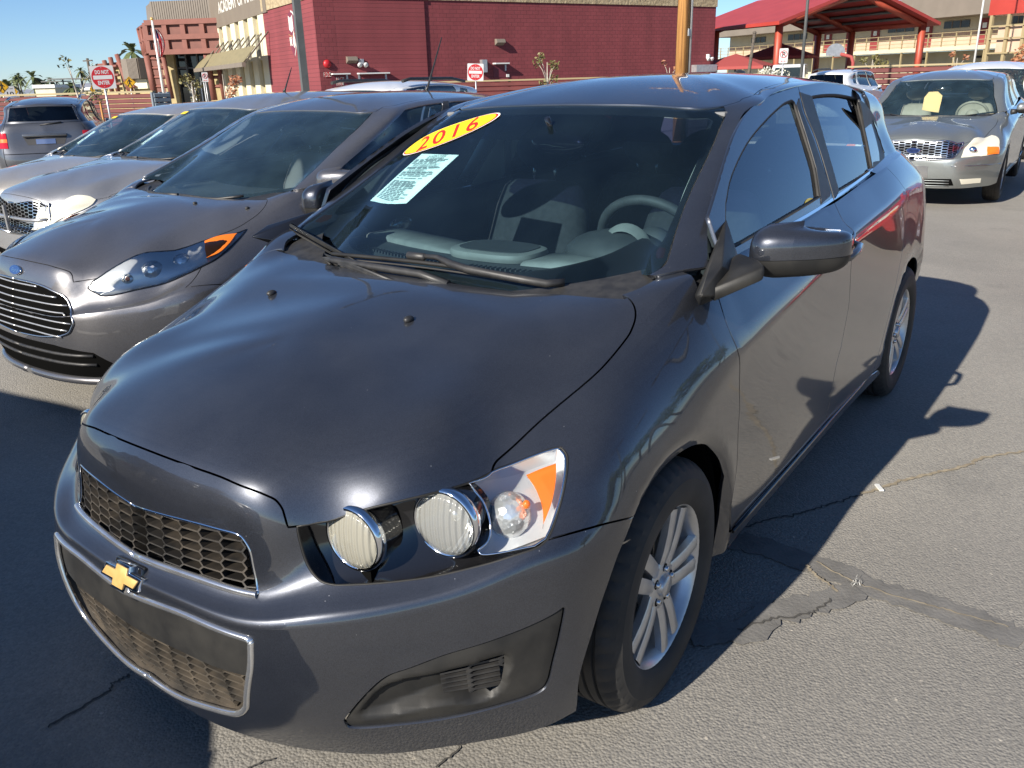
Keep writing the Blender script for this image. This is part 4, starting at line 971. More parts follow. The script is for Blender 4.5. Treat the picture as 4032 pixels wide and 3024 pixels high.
# ------------------------------------------------------------------ side details
for s in (0, 1):
    rt = bool(s); g = -1 if rt else 1
    t0 = SG.uv((-.74, side_y(-.74, 1.045), 1.045))[0]; t1 = SG.uv((-2.2, .766, 1.11))[0]; tm = SG.uv(('p', 1800, 434))[0]
    def bm(a, b): return np.array([(a, -.0 + .003)] + [(x, .003) for x in np.linspace(a, b, 12)[1:]] + [(x, .021) for x in np.linspace(b, a, 12)])
    panel('belt_molding', SG, bm(t0 - .02, tm - .004), [], M['chrome'], DOORS['f', s], res=.05, right=rt, off=.004, skirt=.006, gap=.001)
    panel('belt_molding', SG, bm(tm + .004, t1 - .10), [], M['chrome'], DOORS['r', s], res=.05, right=rt, off=.004, skirt=.006, gap=.001)
    qt = outline(SG, [zr((1128, 648), (1180, 690), (1245, 800), (1295, 1000), (1302, 1078)), zr((1228, 1105), (1188, 900))])
    tr = panel('pillar_trim', SG, qt, [], M['black_plastic'], DOORS['r', s], res=.03, right=rt, off=.003, skirt=.006)
    hr = outline(SG, [zr((1218, 785), (1250, 850), (1285, 985), (1296, 1005)), zr((1270, 930), (1240, 850))]); panel('rear_handle', SG, hr, [], M['gloss_black'], tr, res=.03, right=rt, off=.006, skirt=.004)
    mk('door_handle', MB().tube([(-1.14, .872 * g, .915), (-1.17, .902 * g, .925), (-1.24, .905 * g, .932), (-1.30, .900 * g, .938), (-1.33, .872 * g, .942)], [.010, .013, .013, .013, .010], 10), PD, DOORS['f', s])
    mk('sill_molding', MB().tube([(x, .846 * g, .263) for x in np.linspace(-.42, -1.98, 12)], .006, 6), M['gloss_black'], hero)
    # door mirror
    mir = door_mirror(DOORS['f', s], (-.435, .962 * g, 1.083) if not rt else (-.60, -.865, 1.083), g, PD, rt)
    def pp(x, y, yy): q = on_y(x, y, yy); return (q[0], g * q[1], q[2])
    base_pts = [(1511, 662, .795), (1500, 640, .775), (1513, 640, .83), (1535, 600, .775), (1560, 575, .83), (1557, 505, .735), (1568, 470, .725), (1580, 520, .76), (1600, 570, .80), (1560, 640, .84), (1600, 600, .84)]
    def hullmesh(pts, name, parent, sub=2):
        bm_ = bmesh.new()
        for q in pts: bm_.verts.new(q)
        bmesh.ops.convex_hull(bm_, input=bm_.verts)
        for v_ in [v_ for v_ in bm_.verts if not v_.link_faces]: bm_.verts.remove(v_)
        bmesh.ops.recalc_face_normals(bm_, faces=bm_.faces)
        me = bpy.data.meshes.new(name); bm_.to_mesh(me); bm_.free()
        me.polygons.foreach_set('use_smooth', [True] * len(me.polygons))
        o = link_mesh(name, me, M['gloss_black'] if rt else M['matte_plastic'], parent); md = o.modifiers.new('b', 'BEVEL'); md.width = .008; md.segments = 3; md.limit_method = 'ANGLE'; md.angle_limit = .3; return o
    base_ = [pp(*q) for q in base_pts]
    if rt: base_ = [(-.21 + (x + .21) * .62, y * .985, 1.005 + (z - 1.005) * .60) for x, y, z in base_]
    hullmesh(base_, 'mirror_base', mir)
    if not rt: hullmesh([pp(*q) for q in [(1535, 655, .83), (1530, 625, .82), (1580, 555, .80), (1600, 545, .82), (1640, 560, .90), (1640, 590, .90), (1600, 605, .86), (1655, 575, .93), (1650, 605, .93)]], 'mirror_arm', mir)
    wheel(hero, (0, .757 * g, .3125), g, steer=R(1.8), rot=.35 + s); wheel(hero, (-2.525, .757 * g, .3125), g, rot=.9 + s)
    for cx in (0, -2.525):
        Mx = axis_M((cx, .52 * g, .315), (0, g, 0), (0, 0, 1))
        lb = MB(); AA = np.linspace(R(-12), R(192), 30)
        lb.grid(np.array([[tuple(Mx @ Vector((r_ * math.sin(a), r_ * math.cos(a), h_))) for a in AA - math.pi / 2 + math.pi / 2] for r_, h_ in ((0, 0), (.36, 0), (.372, .02), (.372, .29))]))
        lb = MB().grid(np.array([[(cx + r_ * math.cos(a), g * (.52 + h_), .315 + r_ * math.sin(a)) for a in AA] for r_, h_ in ((.02, 0), (.36, 0), (.374, .02), (.374, .29))]))
        mk('wheel_liner', lb, M['dark_void'], hero)
# red round tail lamps on the rear corners
for s in (0, 1):
    rt = bool(s)
    for z0_, z1_ in ((.82, .92), (.93, 1.06)):
        t_ = outline(SB, [('d', tu[18] - .02, SB.uv(('s', -2.7, z0_))[1]), ('d', tu[19] + .03, SB.uv(('s', -2.7, z0_))[1]), ('d', tu[19] + .03, SB.uv(('s', -2.7, z1_))[1]), ('d', tu[18] + .03, SB.uv(('s', -2.7, z1_))[1])])
        panel('tail_lamp', SB, t_, [], M['red_lens'], hero, res=.04, right=rt, off=.004, skirt=.01)
# underbody, inner shell
mk('underbody', MB().box((-1.15, 0, .30), (3.6, 1.10, .16)).box((-1.2, 0, .32), (1.6, 1.60, .14)).box((.45, 0, .36), (.5, 1.1, .22)), M['dark_void'], hero)
mk('radiator_support', MB().box((.62, 0, .52), (.06, 1.0, .40)), M['dark_void'], hero)
quilt('inner_hood', SB, 0, tu[10], tv[6] + .03, tv[-1] - .001, -.035, M['dark_void'], hero, both=True)
def notwheel(p): return min(math.hypot(p[0], p[2] - .31), math.hypot(p[0] + 2.525, p[2] - .31)) > .40
quilt('inner_side', SB, tu[9], tu[-1], tv[0] + .02, tv[6], -.045, M['trim_dark'], hero, nt=60, both=True, keep=notwheel)
# ------------------------------------------------------------------ hero hatchback: glass bands, wipers, cabin
T_FR = M['frit']
clear = outline(SG, [[('p', 603.5 + x * .4216, 192.0 + y * .4216) for x, y in ((2160, 175), (2120, 330), (2040, 590), (1960, 790))], [('p', 603.5 + x * .4216, 192.0 + y * .4216) for x, y in ((1900, 860), (1850, 905), (1800, 925))]])
tE = SG.uv(('p', 603.5 + 1930 * .4216, 192.0 + 830 * .4216))
band = []
cl = [(wsc[:, 0].max() * 0, 0)]
ws_o = ws.copy()
inner = np.array([(0, .075), (gu[1], .072), (wsc[-1, 0] - .20, .070), (wsc[-1, 0] - .11, .085), (wsc[-1, 0] - .055, .13), (wsc[len(wsc) // 2, 0] - .030, wsc[len(wsc) // 2, 1]), (wsc[1, 0] - .028, gvv[2] - .06), (wsc[0, 0] - .045, gvv[2] - .045), (gu[1], gvv[2] - .04), (0, gvv[2] - .04)])
inner = np.concatenate([curve(inner[:7], 5), inner[7:]])
ring = np.concatenate([[(0, .003)], ws_o[1:-1], [(0, gvv[2] - .002)], inner[::-1]])
panel('windshield_frit', SG, ring, [], T_FR, wsg, res=.03, both=True, off=-.006, skirt=0, gap=.003)
tint_o = np.array([(0, gvv[2] - .15), (gu[1], gvv[2] - .15), (wsc[2, 0] - .045, gvv[2] - .15), (wsc[1, 0] - .030, gvv[2] - .06), (wsc[0, 0] - .046, gvv[2] - .046), (gu[1], gvv[2] - .041), (0, gvv[2] - .041)])
m_t = bpy.data.materials.new('shade_band'); m_t.use_nodes = True; q_ = m_t.node_tree.nodes; q_.clear(); o_ = q_.new('ShaderNodeOutputMaterial'); t_ = q_.new('ShaderNodeBsdfTransparent'); t_.inputs[0].default_value = (.20, .18, .34, 1); m_t.node_tree.links.new(t_.outputs[0], o_.inputs[0])
panel('shade_band', SG, tint_o, [], m_t, wsg, res=.04, both=True, off=-.006, skirt=0, gap=.0)
# price sticker and guide sheet
def dq(*pts): return [np.array(SG.uv(('p', 603.5 + x * .4216, 192.0 + y * .4216))) for x, y in pts]
c_, e0, e1, n0, n1 = dq((848, 237), (618, 331), (1083, 140), (822, 197), (880, 276))
def ell(a, b, sc, n=48): return np.array([c_ + a * math.cos(2 * math.pi * k / n) * sc + b * math.sin(2 * math.pi * k / n) * sc for k in range(n)])
ea = (e1 - e0) / 2; eb = (n0 - n1) / 2
eb = eb - ea * (eb @ ea) / (ea @ ea); eb = eb / np.linalg.norm(eb) * np.linalg.norm(ea) * .315
yr = panel('year_sticker', SG, ell(ea, eb, 1.0), [], M['sticker_white'], None, res=.03, off=.0008, skirt=0, gap=0)
tag(yr, 'yellow oval sticker reading 2016 in red on the top of the dark hatchback windshield', 'sticker')
panel('sticker_border', SG, ell(ea, eb, .965), [], M['sticker_red'], yr, res=.03, off=.0014, skirt=0, gap=0)
panel('sticker_face', SG, ell(ea, eb, .925), [], M['sticker_yellow'], yr, res=.03, off=.0020, skirt=0, gap=0)
ux = ea / np.linalg.norm(ea); uy = eb / np.linalg.norm(eb)
b = MB(); text_on_surf(b, SG, '2016', c_, ux, uy, np.linalg.norm(eb) * 2.05, np.linalg.norm(ea) * 1.18, .0026, shear=.3, bold=.012, spacing=1.25); mk('sticker_numbers', b, M['sticker_red'], yr)
A, B_, C_, D_ = dq((725, 323), (915, 328), (645, 577), (458, 564))
gd = panel('buyers_guide', SG, np.array([A, B_, C_, D_]), [], M['paper'], None, res=.04, off=-.0075, skirt=0, gap=0)
tag(gd, 'pale printed buyers guide sheet inside the dark hatchback windshield below the yellow oval', 'notice')
gx = ((B_ - A) + (C_ - D_)) / 2; gy = ((A - D_) + (B_ - C_)) / 2; gw = np.linalg.norm(gx); gh = np.linalg.norm(gy); gx = gx / gw; gy = gy / gh; org = (A + B_ + C_ + D_) / 4
b = MB()
def line(v, s, w, h=.018, u=0): text_on_surf(b, SG, s, org + gy * (.5 - v) * gh + gx * u * gw, gx, gy, h * 1.3, w * gw, -.0068)
line(.06, 'BUYERS GUIDE', .42, .020); line(.23, 'IMPLIED WARRANTIES ONLY', .62, .016, -.05); line(.33, 'DEALER WARRANTY', .45, .016, -.12)
r2_ = random.Random(3)
for v in (.10, .125, .15, .18, .27, .29, .37, .39, .42, .45, .50, .56, .585, .61, .635, .66, .69, .72, .75, .78, .81, .84, .87, .90, .93):
    w_ = r2_.uniform(.6, .86); p0 = org + gy * (.5 - v) * gh - gx * gw * .44
    for k in range(6):
        a_ = p0 + gx * gw * w_ * k / 6; d_ = gx * gw * w_ / 6 * r2_.uniform(.6, .95); hh = gy * .0022
        P, n = SG.at(np.array([a_ - hh, a_ + d_ - hh, a_ + d_ + hh, a_ + hh])); b.add(P - n * .0068, [(0, 1, 2, 3)])
mk('guide_print', b, mat('grey_ink', (.22, .24, .23), .6), gd)
# cowl and wipers
def cowl_pt(y, f):
    x0_, z0_ = (-.045 - .30 * y * y, .962 + .045 * y * y); P = ws_point(y, .0); return (x0_ + (P[0] - x0_) * f + .02 * (1 - f), y, z0_ + (P[2] + .006 - z0_) * f)
mk('cowl_panel', MB().grid(np.array([[cowl_pt(y, f) for y in np.linspace(-.66, .66, 30)] for f in (0, .5, 1.05)])), M['black_plastic'], hero)
def wpt(x, y, off): 
    P, n = SG.at([SG.uv(('p', x, y))]); return Vector(P[0] + n[0] * off)
r6 = lambda x, y: (603.5 + x * .4216, 192.0 + y * .4216)
def wiper(arm, blade, clip):
    w = MB().tube([wpt(*r6(x, y), o) for x, y, o in arm], [.011] * (len(arm) - 2) + [.008, .006], 6); o = mk('wiper_arm', w, M['black_plastic'], hero)
    n_ = 14; pts = []
    (x0_, y0_), (x1_, y1_) = blade
    for k in range(n_ + 1):
        t = k / n_; pts.append(wpt(*r6(x0_ + (x1_ - x0_) * t, y0_ + (y1_ - y0_) * t - 10 * math.sin(math.pi * t)), .020))
    mk('wiper_blade', MB().tube(pts, .0065, 6), M['matte_plastic'], o); mk('blade_rubber', MB().tube([p - Vector((-.006, 0, .012)) for p in pts], .003, 5), M['rubber'], o)
    c = wpt(*r6(*clip), .026); d = (pts[-1] - pts[0]).normalized(); mk('blade_clip', MB().tube([c - d * .035, c - d * .03, c + d * .03, c + d * .035], [.004, .011, .011, .004], 8), M['black_plastic'], o)
wiper([(1480, 1078, .02), (1375, 1048, .024), (1200, 1010, .03), (985, 972, .034), (900, 945, .034), (830, 905, .030), (740, 892, .027)], ((292, 872), (1205, 985)), (720, 893))
wiper([(880, 1030, .02), (740, 985, .026), (520, 955, .03), (300, 918, .032), (265, 900, .032), (180, 805, .030), (130, 770, .027)], ((60, 712), (285, 905)), (150, 790))
for q in ((587, 636), (883, 693)):
    P, n = SB.at([SB.uv(('p', *q))]); c = Vector(P[0]); b = MB().ellipsoid(c + Vector((0, 0, .004)), (.016, .011, .009), None, 12, 8); mk('washer_nozzle', b, M['black_plastic'], hero)
# ---- cabin
def dash_grid(y0, y1, prof, ny=40, bow=.10):
    return np.array([[(x - bow * 0 - .16 * (y / .68) ** 2 * max(0, 1 - k * .30), y, z) for y in np.linspace(y0, y1, ny)] for k, (x, z) in enumerate(prof)])
mk('dashboard', MB().grid(dash_grid(-.70, .70, [(-.10, .950), (-.20, .962), (-.34, .972), (-.48, .972), (-.58, .955), (-.63, .90), (-.62, .78), (-.55, .55)])), M['dash'], hero)
def wing(y0, y1, x0_, x1_, zt, name, m, h=.018):
    n_ = 24; P = []
    for j, (f, z) in enumerate(((0, -.004), (.02, h * .7), (.10, h), (.90, h * .9), (1.0, -.01))):
        P.append([(x0_ + (x1_ - x0_) * f - .15 * (y / .68) ** 2, y, zt + z - .012 * abs((y - (y0 + y1) / 2) / (y1 - y0) * 2) ** 3) for y in np.linspace(y0, y1, n_)])
    return mk(name, MB().grid(np.array(P)), m, hero)
def pxz(x, y, z): q = on_z(x, y, z); return q
wing(-.64, -.12, -.40, -.56, .972, 'dash_pad', M['dash_grey']); wing(.16, .66, -.36, -.54, .976, 'dash_pad', M['dash_grey'])
tr = mk('dash_tray', MB().prism([(.17 * math.copysign(abs(math.cos(a)) ** .6, math.cos(a)) * .62, .17 * math.copysign(abs(math.sin(a)) ** .7, math.sin(a)) * .92) for a in np.linspace(0, 2 * math.pi, 36, endpoint=False)], 0, .030, Matrix.Translation((-.46, .015, .970))), M['dash_grey'], hero, bevel=.012)
mk('tray_well', MB().prism([(.14 * math.copysign(abs(math.cos(a)) ** .6, math.cos(a)) * .60, .14 * math.copysign(abs(math.sin(a)) ** .7, math.sin(a)) * .92) for a in np.linspace(0, 2 * math.pi, 36, endpoint=False)], 0, .002, Matrix.Translation((-.465, .015, 1.0005))), M['dash'], tr)
for k in range(64):
    y = -.50 + k * 1.05 / 63
    if abs(y) < .02: continue
    if k == 0: vt = mk('defroster_fin', MB().box((0, 0, 0), (.028, .004, .008)), M['trim_dark'], hero); vt.location = (-.29 - .14 * (y / .68) ** 2, y, .974)
    else:
        o = vt.copy(); COL.objects.link(o); o.location = (-.29 - .14 * (y / .68) ** 2, y, .974)
mk('instrument_hood', MB().ellipsoid((-.60, .36, .985), (.12, .17, .075)), M['dash'], hero)
mk('instrument_bezel', MB().lathe([(.066, 0), (.080, .02), (.078, .035)], 28, axis_M((-.57, .40, 1.0), (-1, 0, .25))), M['dash_grey'], hero)
sc_ = (-.83, .37, .965); sw = axis_M(sc_, (-.88, 0, .47), (0, 0, 1)); ring_ = [tuple(sw @ Vector((.187 * math.cos(a), .187 * math.sin(a), 0))) for a in np.linspace(0, 2 * math.pi, 40, endpoint=False)]
st_ = mk('steering_wheel', MB().tube(ring_, .0165, 10, closed=True), M['dash'], hero)
mk('steering_hub', MB().ellipsoid(sc_, (.05, .075, .07)), M['dash'], st_); mk('steering_spoke', MB().tube([sw @ Vector((-.05, -.17, -.0)), sw @ Vector((0, 0, .02)), sw @ Vector((-.05, .17, 0))], .018, 8), M['trim_dark'], st_); mk('steering_spoke', MB().tube([sw @ Vector((0, 0, .02)), sw @ Vector((-.17, 0, 0))], .018, 8), M['trim_dark'], st_)
def seat(parent, x, y, w=.50, m='seat', m2=None, name='seat', zt=1.14, hr=True, lean=.20):
    P = []
    for k, (z, d, ww) in enumerate(((.45, .09, .9), (.62, .10, 1.0), (.85, .10, 1.0), (zt - .10, .08, .88), (zt - .02, .06, .72), (zt, .02, .6))):
        xx = x - (z - .45) * lean * 1.3; h = ww * w / 2
        ringp = [(xx + d * ca, y + h * math.copysign(abs(sa) ** .55, sa), z) for ca, sa in ((math.copysign(abs(math.cos(a)) ** .8, math.cos(a)), math.sin(a)) for a in np.linspace(0, 2 * math.pi, 25))]
        P.append(ringp)
    P.append([(x - (zt - .45) * lean * 1.3, y, zt + .004)] * 25)
    o = mk(name, MB().grid(np.array(P)), M[m], parent)
    mk('seat_cushion', MB().ellipsoid((x + .30, y, .46), (.30, w / 2, .11)), M[m], o)
    if hr:
        xh = x - (zt - .45) * lean * 1.3 - .01
        mk('headrest', MB().ellipsoid((xh, y, zt + .125), (.055, .135, .085)), M[m2 or m], o)
        for dy in (-.05, .05): mk('headrest_post', MB().tube([(xh, y + dy, zt - .02), (xh, y + dy, zt + .08)], .006, 6), M['chrome_dull'], o)
    return o
for y in (-.36, .36): seat(hero, -1.12, y, zt=1.10)
seat(hero, -2.0, -.33, .52, zt=1.04, name='rear_seat'); seat(hero, -2.0, .33, .52, zt=1.04, name='rear_seat')
mk('cabin_floor', MB().box((-1.2, 0, .40), (2.3, 1.5, .06)), M['trim_dark'], hero)
quilt('headliner', SG, 0, gu[-1], gvv[3] - .03, gvv[-1] - .002, -.035, M['seat_grey'], hero, nt=40, both=True)
for s in (0, 1):
    rt = bool(s); g = -1 if rt else 1
    def inner_panel(name, x0_, x1_, z0_, z1_, off, m):
        P = []
        for z in np.linspace(z0_, z1_, 6):
            P.append([(x, g * ((side_y(x, z) if z > 1.03 else .79 + .02 * (1.03 - z)) - off), z) for x in np.linspace(x0_, x1_, 14)])
        return mk(name, MB().grid(np.array(P)), m, DOORS['f', s] if x0_ > -1.3 else DOORS['r', s])
    inner_panel('door_lining', -.46, -1.36, .42, 1.045, .055, M['trim_dark']); inner_panel('door_lining', -1.40, -2.2, .42, 1.06, .055, M['trim_dark'])
    mk('speaker_grille', MB().lathe([(0, .001), (.075, .001), (.085, -.004)], 24, axis_M((-.56, g * .715, .93), (0, -g, .2))), M['dash_grey'], DOORS['f', s])
    mk('armrest', MB().ellipsoid((-1.0, g * .70, .82), (.30, .045, .05)), M['trim_dark'], DOORS['f', s])
    mk('inner_handle', MB().ellipsoid((-.80, g * .715, .965), (.07, .02, .035)), M['chrome_dull'], DOORS['f', s])
    # light cloth on the middle pillars, belts
    pts = [zr((790, 740))[0], zr((930, 1300))[0], zr((1000, 1248))[0], zr((822, 640))[0]]
    pts = [zr((722, 700))[0], zr((885, 1330))[0], zr((1000, 1248))[0], zr((822, 640))[0]] if rt else pts
    pp_ = np.array([SS.uv(q) for q in pts]); panel('pillar_lining', SS, pp_, [], M['trim_light'], hero, res=.05, right=rt, off=-.045, skirt=0)
    mk('seat_belt', MB().grid(np.array([[(-1.40 + dx, g * (.615 - .13 * (1.30 - z) * (z < .9)), z) for dx in (-.025, .025)] for z in np.linspace(1.30, .55, 8)])), M['trim_dark'], hero)
    quilt('pillar_cover', SG, gu[2] + .03, gu[3] + .02, .05, gvv[2], -.022, M['trim_light'], hero, nt=6, ns=10) if not rt else None
rm_ = mk('rear_view_mirror', MB().ellipsoid((0, 0, 0), (.020, .120, .036), None, 20, 10), M['gloss_black'], hero); rm_.location = (-.80, .02, 1.290); rm_.rotation_euler = (0, R(-8), R(-10))
mk('mirror_face', MB().lathe([(0, 0), (.034, 0)], 24, axis_M((-.021, 0, 0), (-1, 0, 0)) @ Matrix.Diagonal((1, 3.1, 1, 1))), M['chrome'], rm_)
mk('mirror_stalk', MB().tube([(.02, 0, .02), (.06, 0, .075)], .010, 6), M['gloss_black'], rm_)
for y in (-.36, .36): mk('sun_visor', MB().box((-.97, y, 1.375), (.10, .38, .015)), M['seat_grey'], hero, bevel=.005)

q_ = np.array(SS.uv(zr((838, 1343))[0])); a_ = np.array(SS.uv(zr((878, 1325))[0])) - q_; n_ = np.array([-a_[1], a_[0]]) * .42
ws_ = panel('window_sticker', SS, np.array([q_ + a_ * math.cos(t) + n_ * math.sin(t) for t in np.linspace(0, 2 * math.pi, 28, endpoint=False)]), [], M['sticker_yellow'], None, res=.02, off=-.0085, skirt=0, gap=0); tag(ws_, 'small yellow oval sticker in the rear corner of the dark hatchback driver window', 'sticker')
b = MB(); text_on_surf(b, SS, '2016', q_, a_ / np.linalg.norm(a_), n_ / np.linalg.norm(n_), np.linalg.norm(n_) * 1.1, np.linalg.norm(a_) * 1.2, -.0080, shear=.3); mk('sticker_numbers', b, M['sticker_red'], ws_)
# ------------------------------------------------------------------ the other cars: same kind of surfaces, reshaped to each model
def idx(surf, dom): 
    d = np.array(dom); return np.stack([np.interp(d[:, 0], surf.tu, np.arange(len(surf.tu))), np.interp(d[:, 1], surf.tv, np.arange(len(surf.tv)))], 1)
fascia = outline(SB, [('d', 0, .004), ('d', SB.uv(('p', (1300 + 1790 * .5425) / SC, (2300 + 905 * .5425) / SC))[0], .004), arch_front[::-1], seam[::-1], lamp_tip[::-1], lamp_notch[::-1], lamp_top[::-1], ('p', 623, 1139), hood_corner[::-1], hood_front[::-1], ('d', 0, tv[6] - .002)])
fascia[np.abs(fascia[:, 0]) < .006, 0] = 0
IX = {k: idx(SB, v) for k, v in dict(fascia=fascia, hood=hood_o, fender=fend, fdoor=fdoor, rdoor=rdoor, rocker=rocker, quarter=quarter, tail=tail, rbump=rb).items()}
# greenhouse cuts in station / row numbers
def smp(a, b, s, n=8): return [(x, s) for x in np.linspace(a, b, n)]
NG = len(SG.tu)
IXG = dict(ws=np.array([(0, .01)] + smp(.8, 4.2, .01, 5) + [(4.15, .5), (3.8, 1.0), (3.75, 1.5), (3.7, 2.0)] + smp(3, 0, 2.0, 4)),
           wsin=np.array([(0, .12)] + smp(.8, 3.6, .12, 5) + [(3.8, .3), (3.7, .6), (3.60, 1.0), (3.55, 1.5), (3.45, 1.84)] + smp(3, 0, 1.88, 4)),
           roof=np.array([(0, 2.02)] + smp(1, 4, 2.02, 4) + smp(5, 13, 2.9, 8) + [(14, 2.2), (NG - 1, 2.02), (NG - 1, 6), (0, 6)]),
           fwin=np.array([(6.15, .16), (6.1, .5), (6.35, 1.0), (6.75, 1.5), (7.2, 1.84), (8.0, 1.84), (8.70, 1.84), (8.72, .16)]),
           rwin=np.array([(8.95, .16), (8.95, 1.84), (10, 1.84), (10.75, 1.84), (10.9, 1.5), (10.85, .8), (10.75, .16)]),
           qwin=np.array([(11.1, .25), (11.12, .8), (11.2, 1.4), (11.3, 1.75), (11.9, 1.7), (12.0, 1.0), (11.9, .3)]),
           side=np.array(smp(4.3, 13.2, .01, 20) + [(13.2, 2.8)] + smp(12.5, 5, 2.88, 14) + [(4.05, 2.02), (3.75, 2.0), (3.8, 1.5), (3.85, 1.0), (4.2, .5)]),
           rglass=np.array([(13.45, .25), (NG - 1, .25), (NG - 1, 1.8), (13.5, 1.8)]), back=np.array([(13.25, .01), (NG - 1, .01), (NG - 1, 2.0), (13.25, 2.0)]))
def from_idx(surf, I): return np.stack([np.interp(I[:, 0], np.arange(len(surf.tu)), surf.tu), np.interp(I[:, 1], np.arange(len(surf.tv)), surf.tv)], 1)
def pw(tab): 
    a = sorted(tab); xs = [p[0] for p in a]; ys = [p[1] for p in a]
    def f(v):
        v = np.asarray(v, float); r = np.interp(v, xs, ys)
        r = np.where(v < xs[0], ys[0] + (v - xs[0]), r); return np.where(v > xs[-1], ys[-1] + (v - xs[-1]), r)
    return f
class Car: pass
def build_car(name, label, loc, rz, fx, fz, sy, pm, cat='car', group=None, interior='seat', nose=None, glassm='glass', wk='twin', Rt=None, front=True, qwin=False, res=.05, seats=True, gtop=1.0, doors=True, mirx=0.0, fold=True, gsy=1.0):
    c = Car(); c.root = thing(name, label, cat, loc, rz, group); c.m = pm; fx = pw(fx); fz = pw(fz)
    T = SON.copy(); x, z = T[..., 0].copy(), T[..., 2].copy(); T[..., 0] = fx(x); T[..., 2] = fz(z); T[..., 1] *= sy
    if nose is not None: T = nose(T)
    org = Matrix.Translation(loc) @ Matrix.Rotation(rz, 4, 'Z')
    sp = np.array(hood_spine).copy(); sp = np.stack([fx(sp[:, 0]), fz(sp[:, 1])], 1)
    c.B = Surf(T, {3: [v * .8 for v in w3], (5, 6): w56}, nu=7, nv=7, origin=org, outward=np.array([fx(-1.1), 0, .5]), spine=sp)
    G = np.array(roof_rings(SGB, SP)); G[..., 0] = fx(G[..., 0]); G[..., 2] = fz(G[..., 2]); G[..., 1] *= sy * gsy
    G[2:, :, 1] *= gtop
    rs = np.array([(-.885, 1.408), (-1.15, 1.462), (-1.40, 1.49), (-1.6, 1.4985), (-1.85, 1.50), (-2.1, 1.493), (-2.33, 1.478), (-2.6, 1.45), (-2.84, 1.405)])
    c.G = Surf(G, {2: [.75, .75, .7, .6, .45, .2, 0, 0, 0, 0, 0, 0, 0, .4, .8, .8]}, nu=7, nv=7, origin=org, outward=np.array([fx(-1.5), 0, .9]), spine=smooth_line(np.stack([fx(rs[:, 0]), fz(rs[:, 1])], 1)))
    r = c.root; B, G = c.B, c.G
    P_ = lambda nm, key, S=B, D=IX, m=None, par=None, **k: panel(nm, S, from_idx(S, D[key]), k.pop('holes', []), m or pm, par or r, res=k.pop('res', res), **k)
    c.hood = P_('hood', 'hood', both=True); c.fascia = P_('front_bumper', 'fascia', both=True); P_('tailgate', 'tail', both=True); P_('rear_bumper', 'rbump', both=True)
    P_('roof', 'roof', G, IXG, both=True)
    wsg_ = P_('windshield', 'ws', G, IXG, M[glassm], both=True, off=-.004, skirt=0)
    ring = np.concatenate([IXG['ws'], IXG['wsin'][::-1]]); panel('windshield_frit', G, from_idx(G, ring), [], M['frit'], wsg_, res=res, both=True, off=-.008, skirt=0)
    P_('rear_panel', 'back', G, IXG, both=True, holes=[]) if False else None
    bk = from_idx(G, IXG['back']); bg_ = from_idx(G, IXG['rglass']); ring = np.concatenate([[bk[0]], [bk[1]], [bg_[1]], [bg_[0]], [bg_[3]], [bg_[2]], [bk[2]], [bk[3]]])
    panel('hatch_frame', G, ring, [], pm, r, res=res, both=True); panel('rear_window', G, bg_, [], M['glass_dark'], r, res=res, both=True, off=-.003, skirt=0)
    c.doors = {}
    for s in (0, 1):
        k = dict(right=bool(s))
        P_('fender', 'fender', **k); c.doors['f', s] = P_('front_door', 'fdoor', **k); c.doors['r', s] = P_('rear_door', 'rdoor', **k); P_('rocker_panel', 'rocker', **k); P_('rear_quarter_panel', 'quarter', **k)
        hs = [from_idx(G, IXG[q]) for q in (('fwin', 'rwin', 'qwin') if qwin else ('fwin', 'rwin'))]
        panel('cabin_side', G, from_idx(G, IXG['side']), hs, pm, r, res=res, **k)
        for q, d in (('fwin', 'f'), ('rwin', 'r')) + ((('qwin', None),) if qwin else ()):
            panel('window_glass', G, from_idx(G, IXG[q]), [], M[glassm], c.doors[d, s] if d else r, res=res, off=-.008, gap=-.004, skirt=0, **k)
        b0 = from_idx(G, np.array([(8.72, .1), (8.72, 1.88), (8.95, 1.88), (8.95, .1)])); panel('pillar_trim', G, b0, [], M['black_plastic'], r, res=res, off=.003, skirt=0, **k)
        g = -1 if s else 1; rt = (Rt or .32)
        for xa in (0.0, -2.525): wheel(r, (float(fx(xa)), (.868 * sy - .105) * g, rt - .006), g, Rt=rt, Rr=rt - .112, W=.20, kind=wk, rot=.3 + xa + s, lug=False)
        for xa in (0.0, -2.525):
            AA = np.linspace(R(-12), R(192), 20); cx = float(fx(xa))
            mk('wheel_liner', MB().grid(np.array([[(cx + r_ * math.cos(a), g * (.50 + h_), rt + r_ * math.sin(a)) for a in AA] for r_, h_ in ((.02, 0), (.35, 0), (.372, .02), (.372, .868 * sy - .55))])), M['dark_void'], r)
    xf, xc, xr = float(fx(.60)), float(fx(-.2)), float(fx(-2.9))
    mk('underbody', MB().box(((xf + xr) / 2, 0, .30), (xf - xr, 1.10 * sy, .16)).box(((xc + xr) / 2, 0, .34), (xc - xr - .6, 1.56 * sy, .12)), M['dark_void'], r)
    quilt('inner_hood', B, 0, B.tu[10], B.tv[6] + .03, B.tv[-1] - .001, -.035, M['dark_void'], r, nt=14, ns=8, both=True)
    quilt('inner_side', B, B.tu[9], B.tu[-1], B.tv[0] + .02, B.tv[6], -.04, M['trim_dark'], r, nt=40, ns=10, both=True, keep=lambda p: min(math.hypot(p[0] - fx(0), p[2] - .31), math.hypot(p[0] - fx(-2.525), p[2] - .31)) > .42)
    quilt('inner_front', B, 0, B.tu[9], B.tv[0] + .03, B.tv[6], -.06, M['dark_void'], r, nt=16, ns=10, both=True, keep=lambda p: math.hypot(p[0] - fx(0), p[2] - .31) > .44)
    # cabin
    zf = lambda z: float(fz(z)); X = lambda x: float(fx(x))
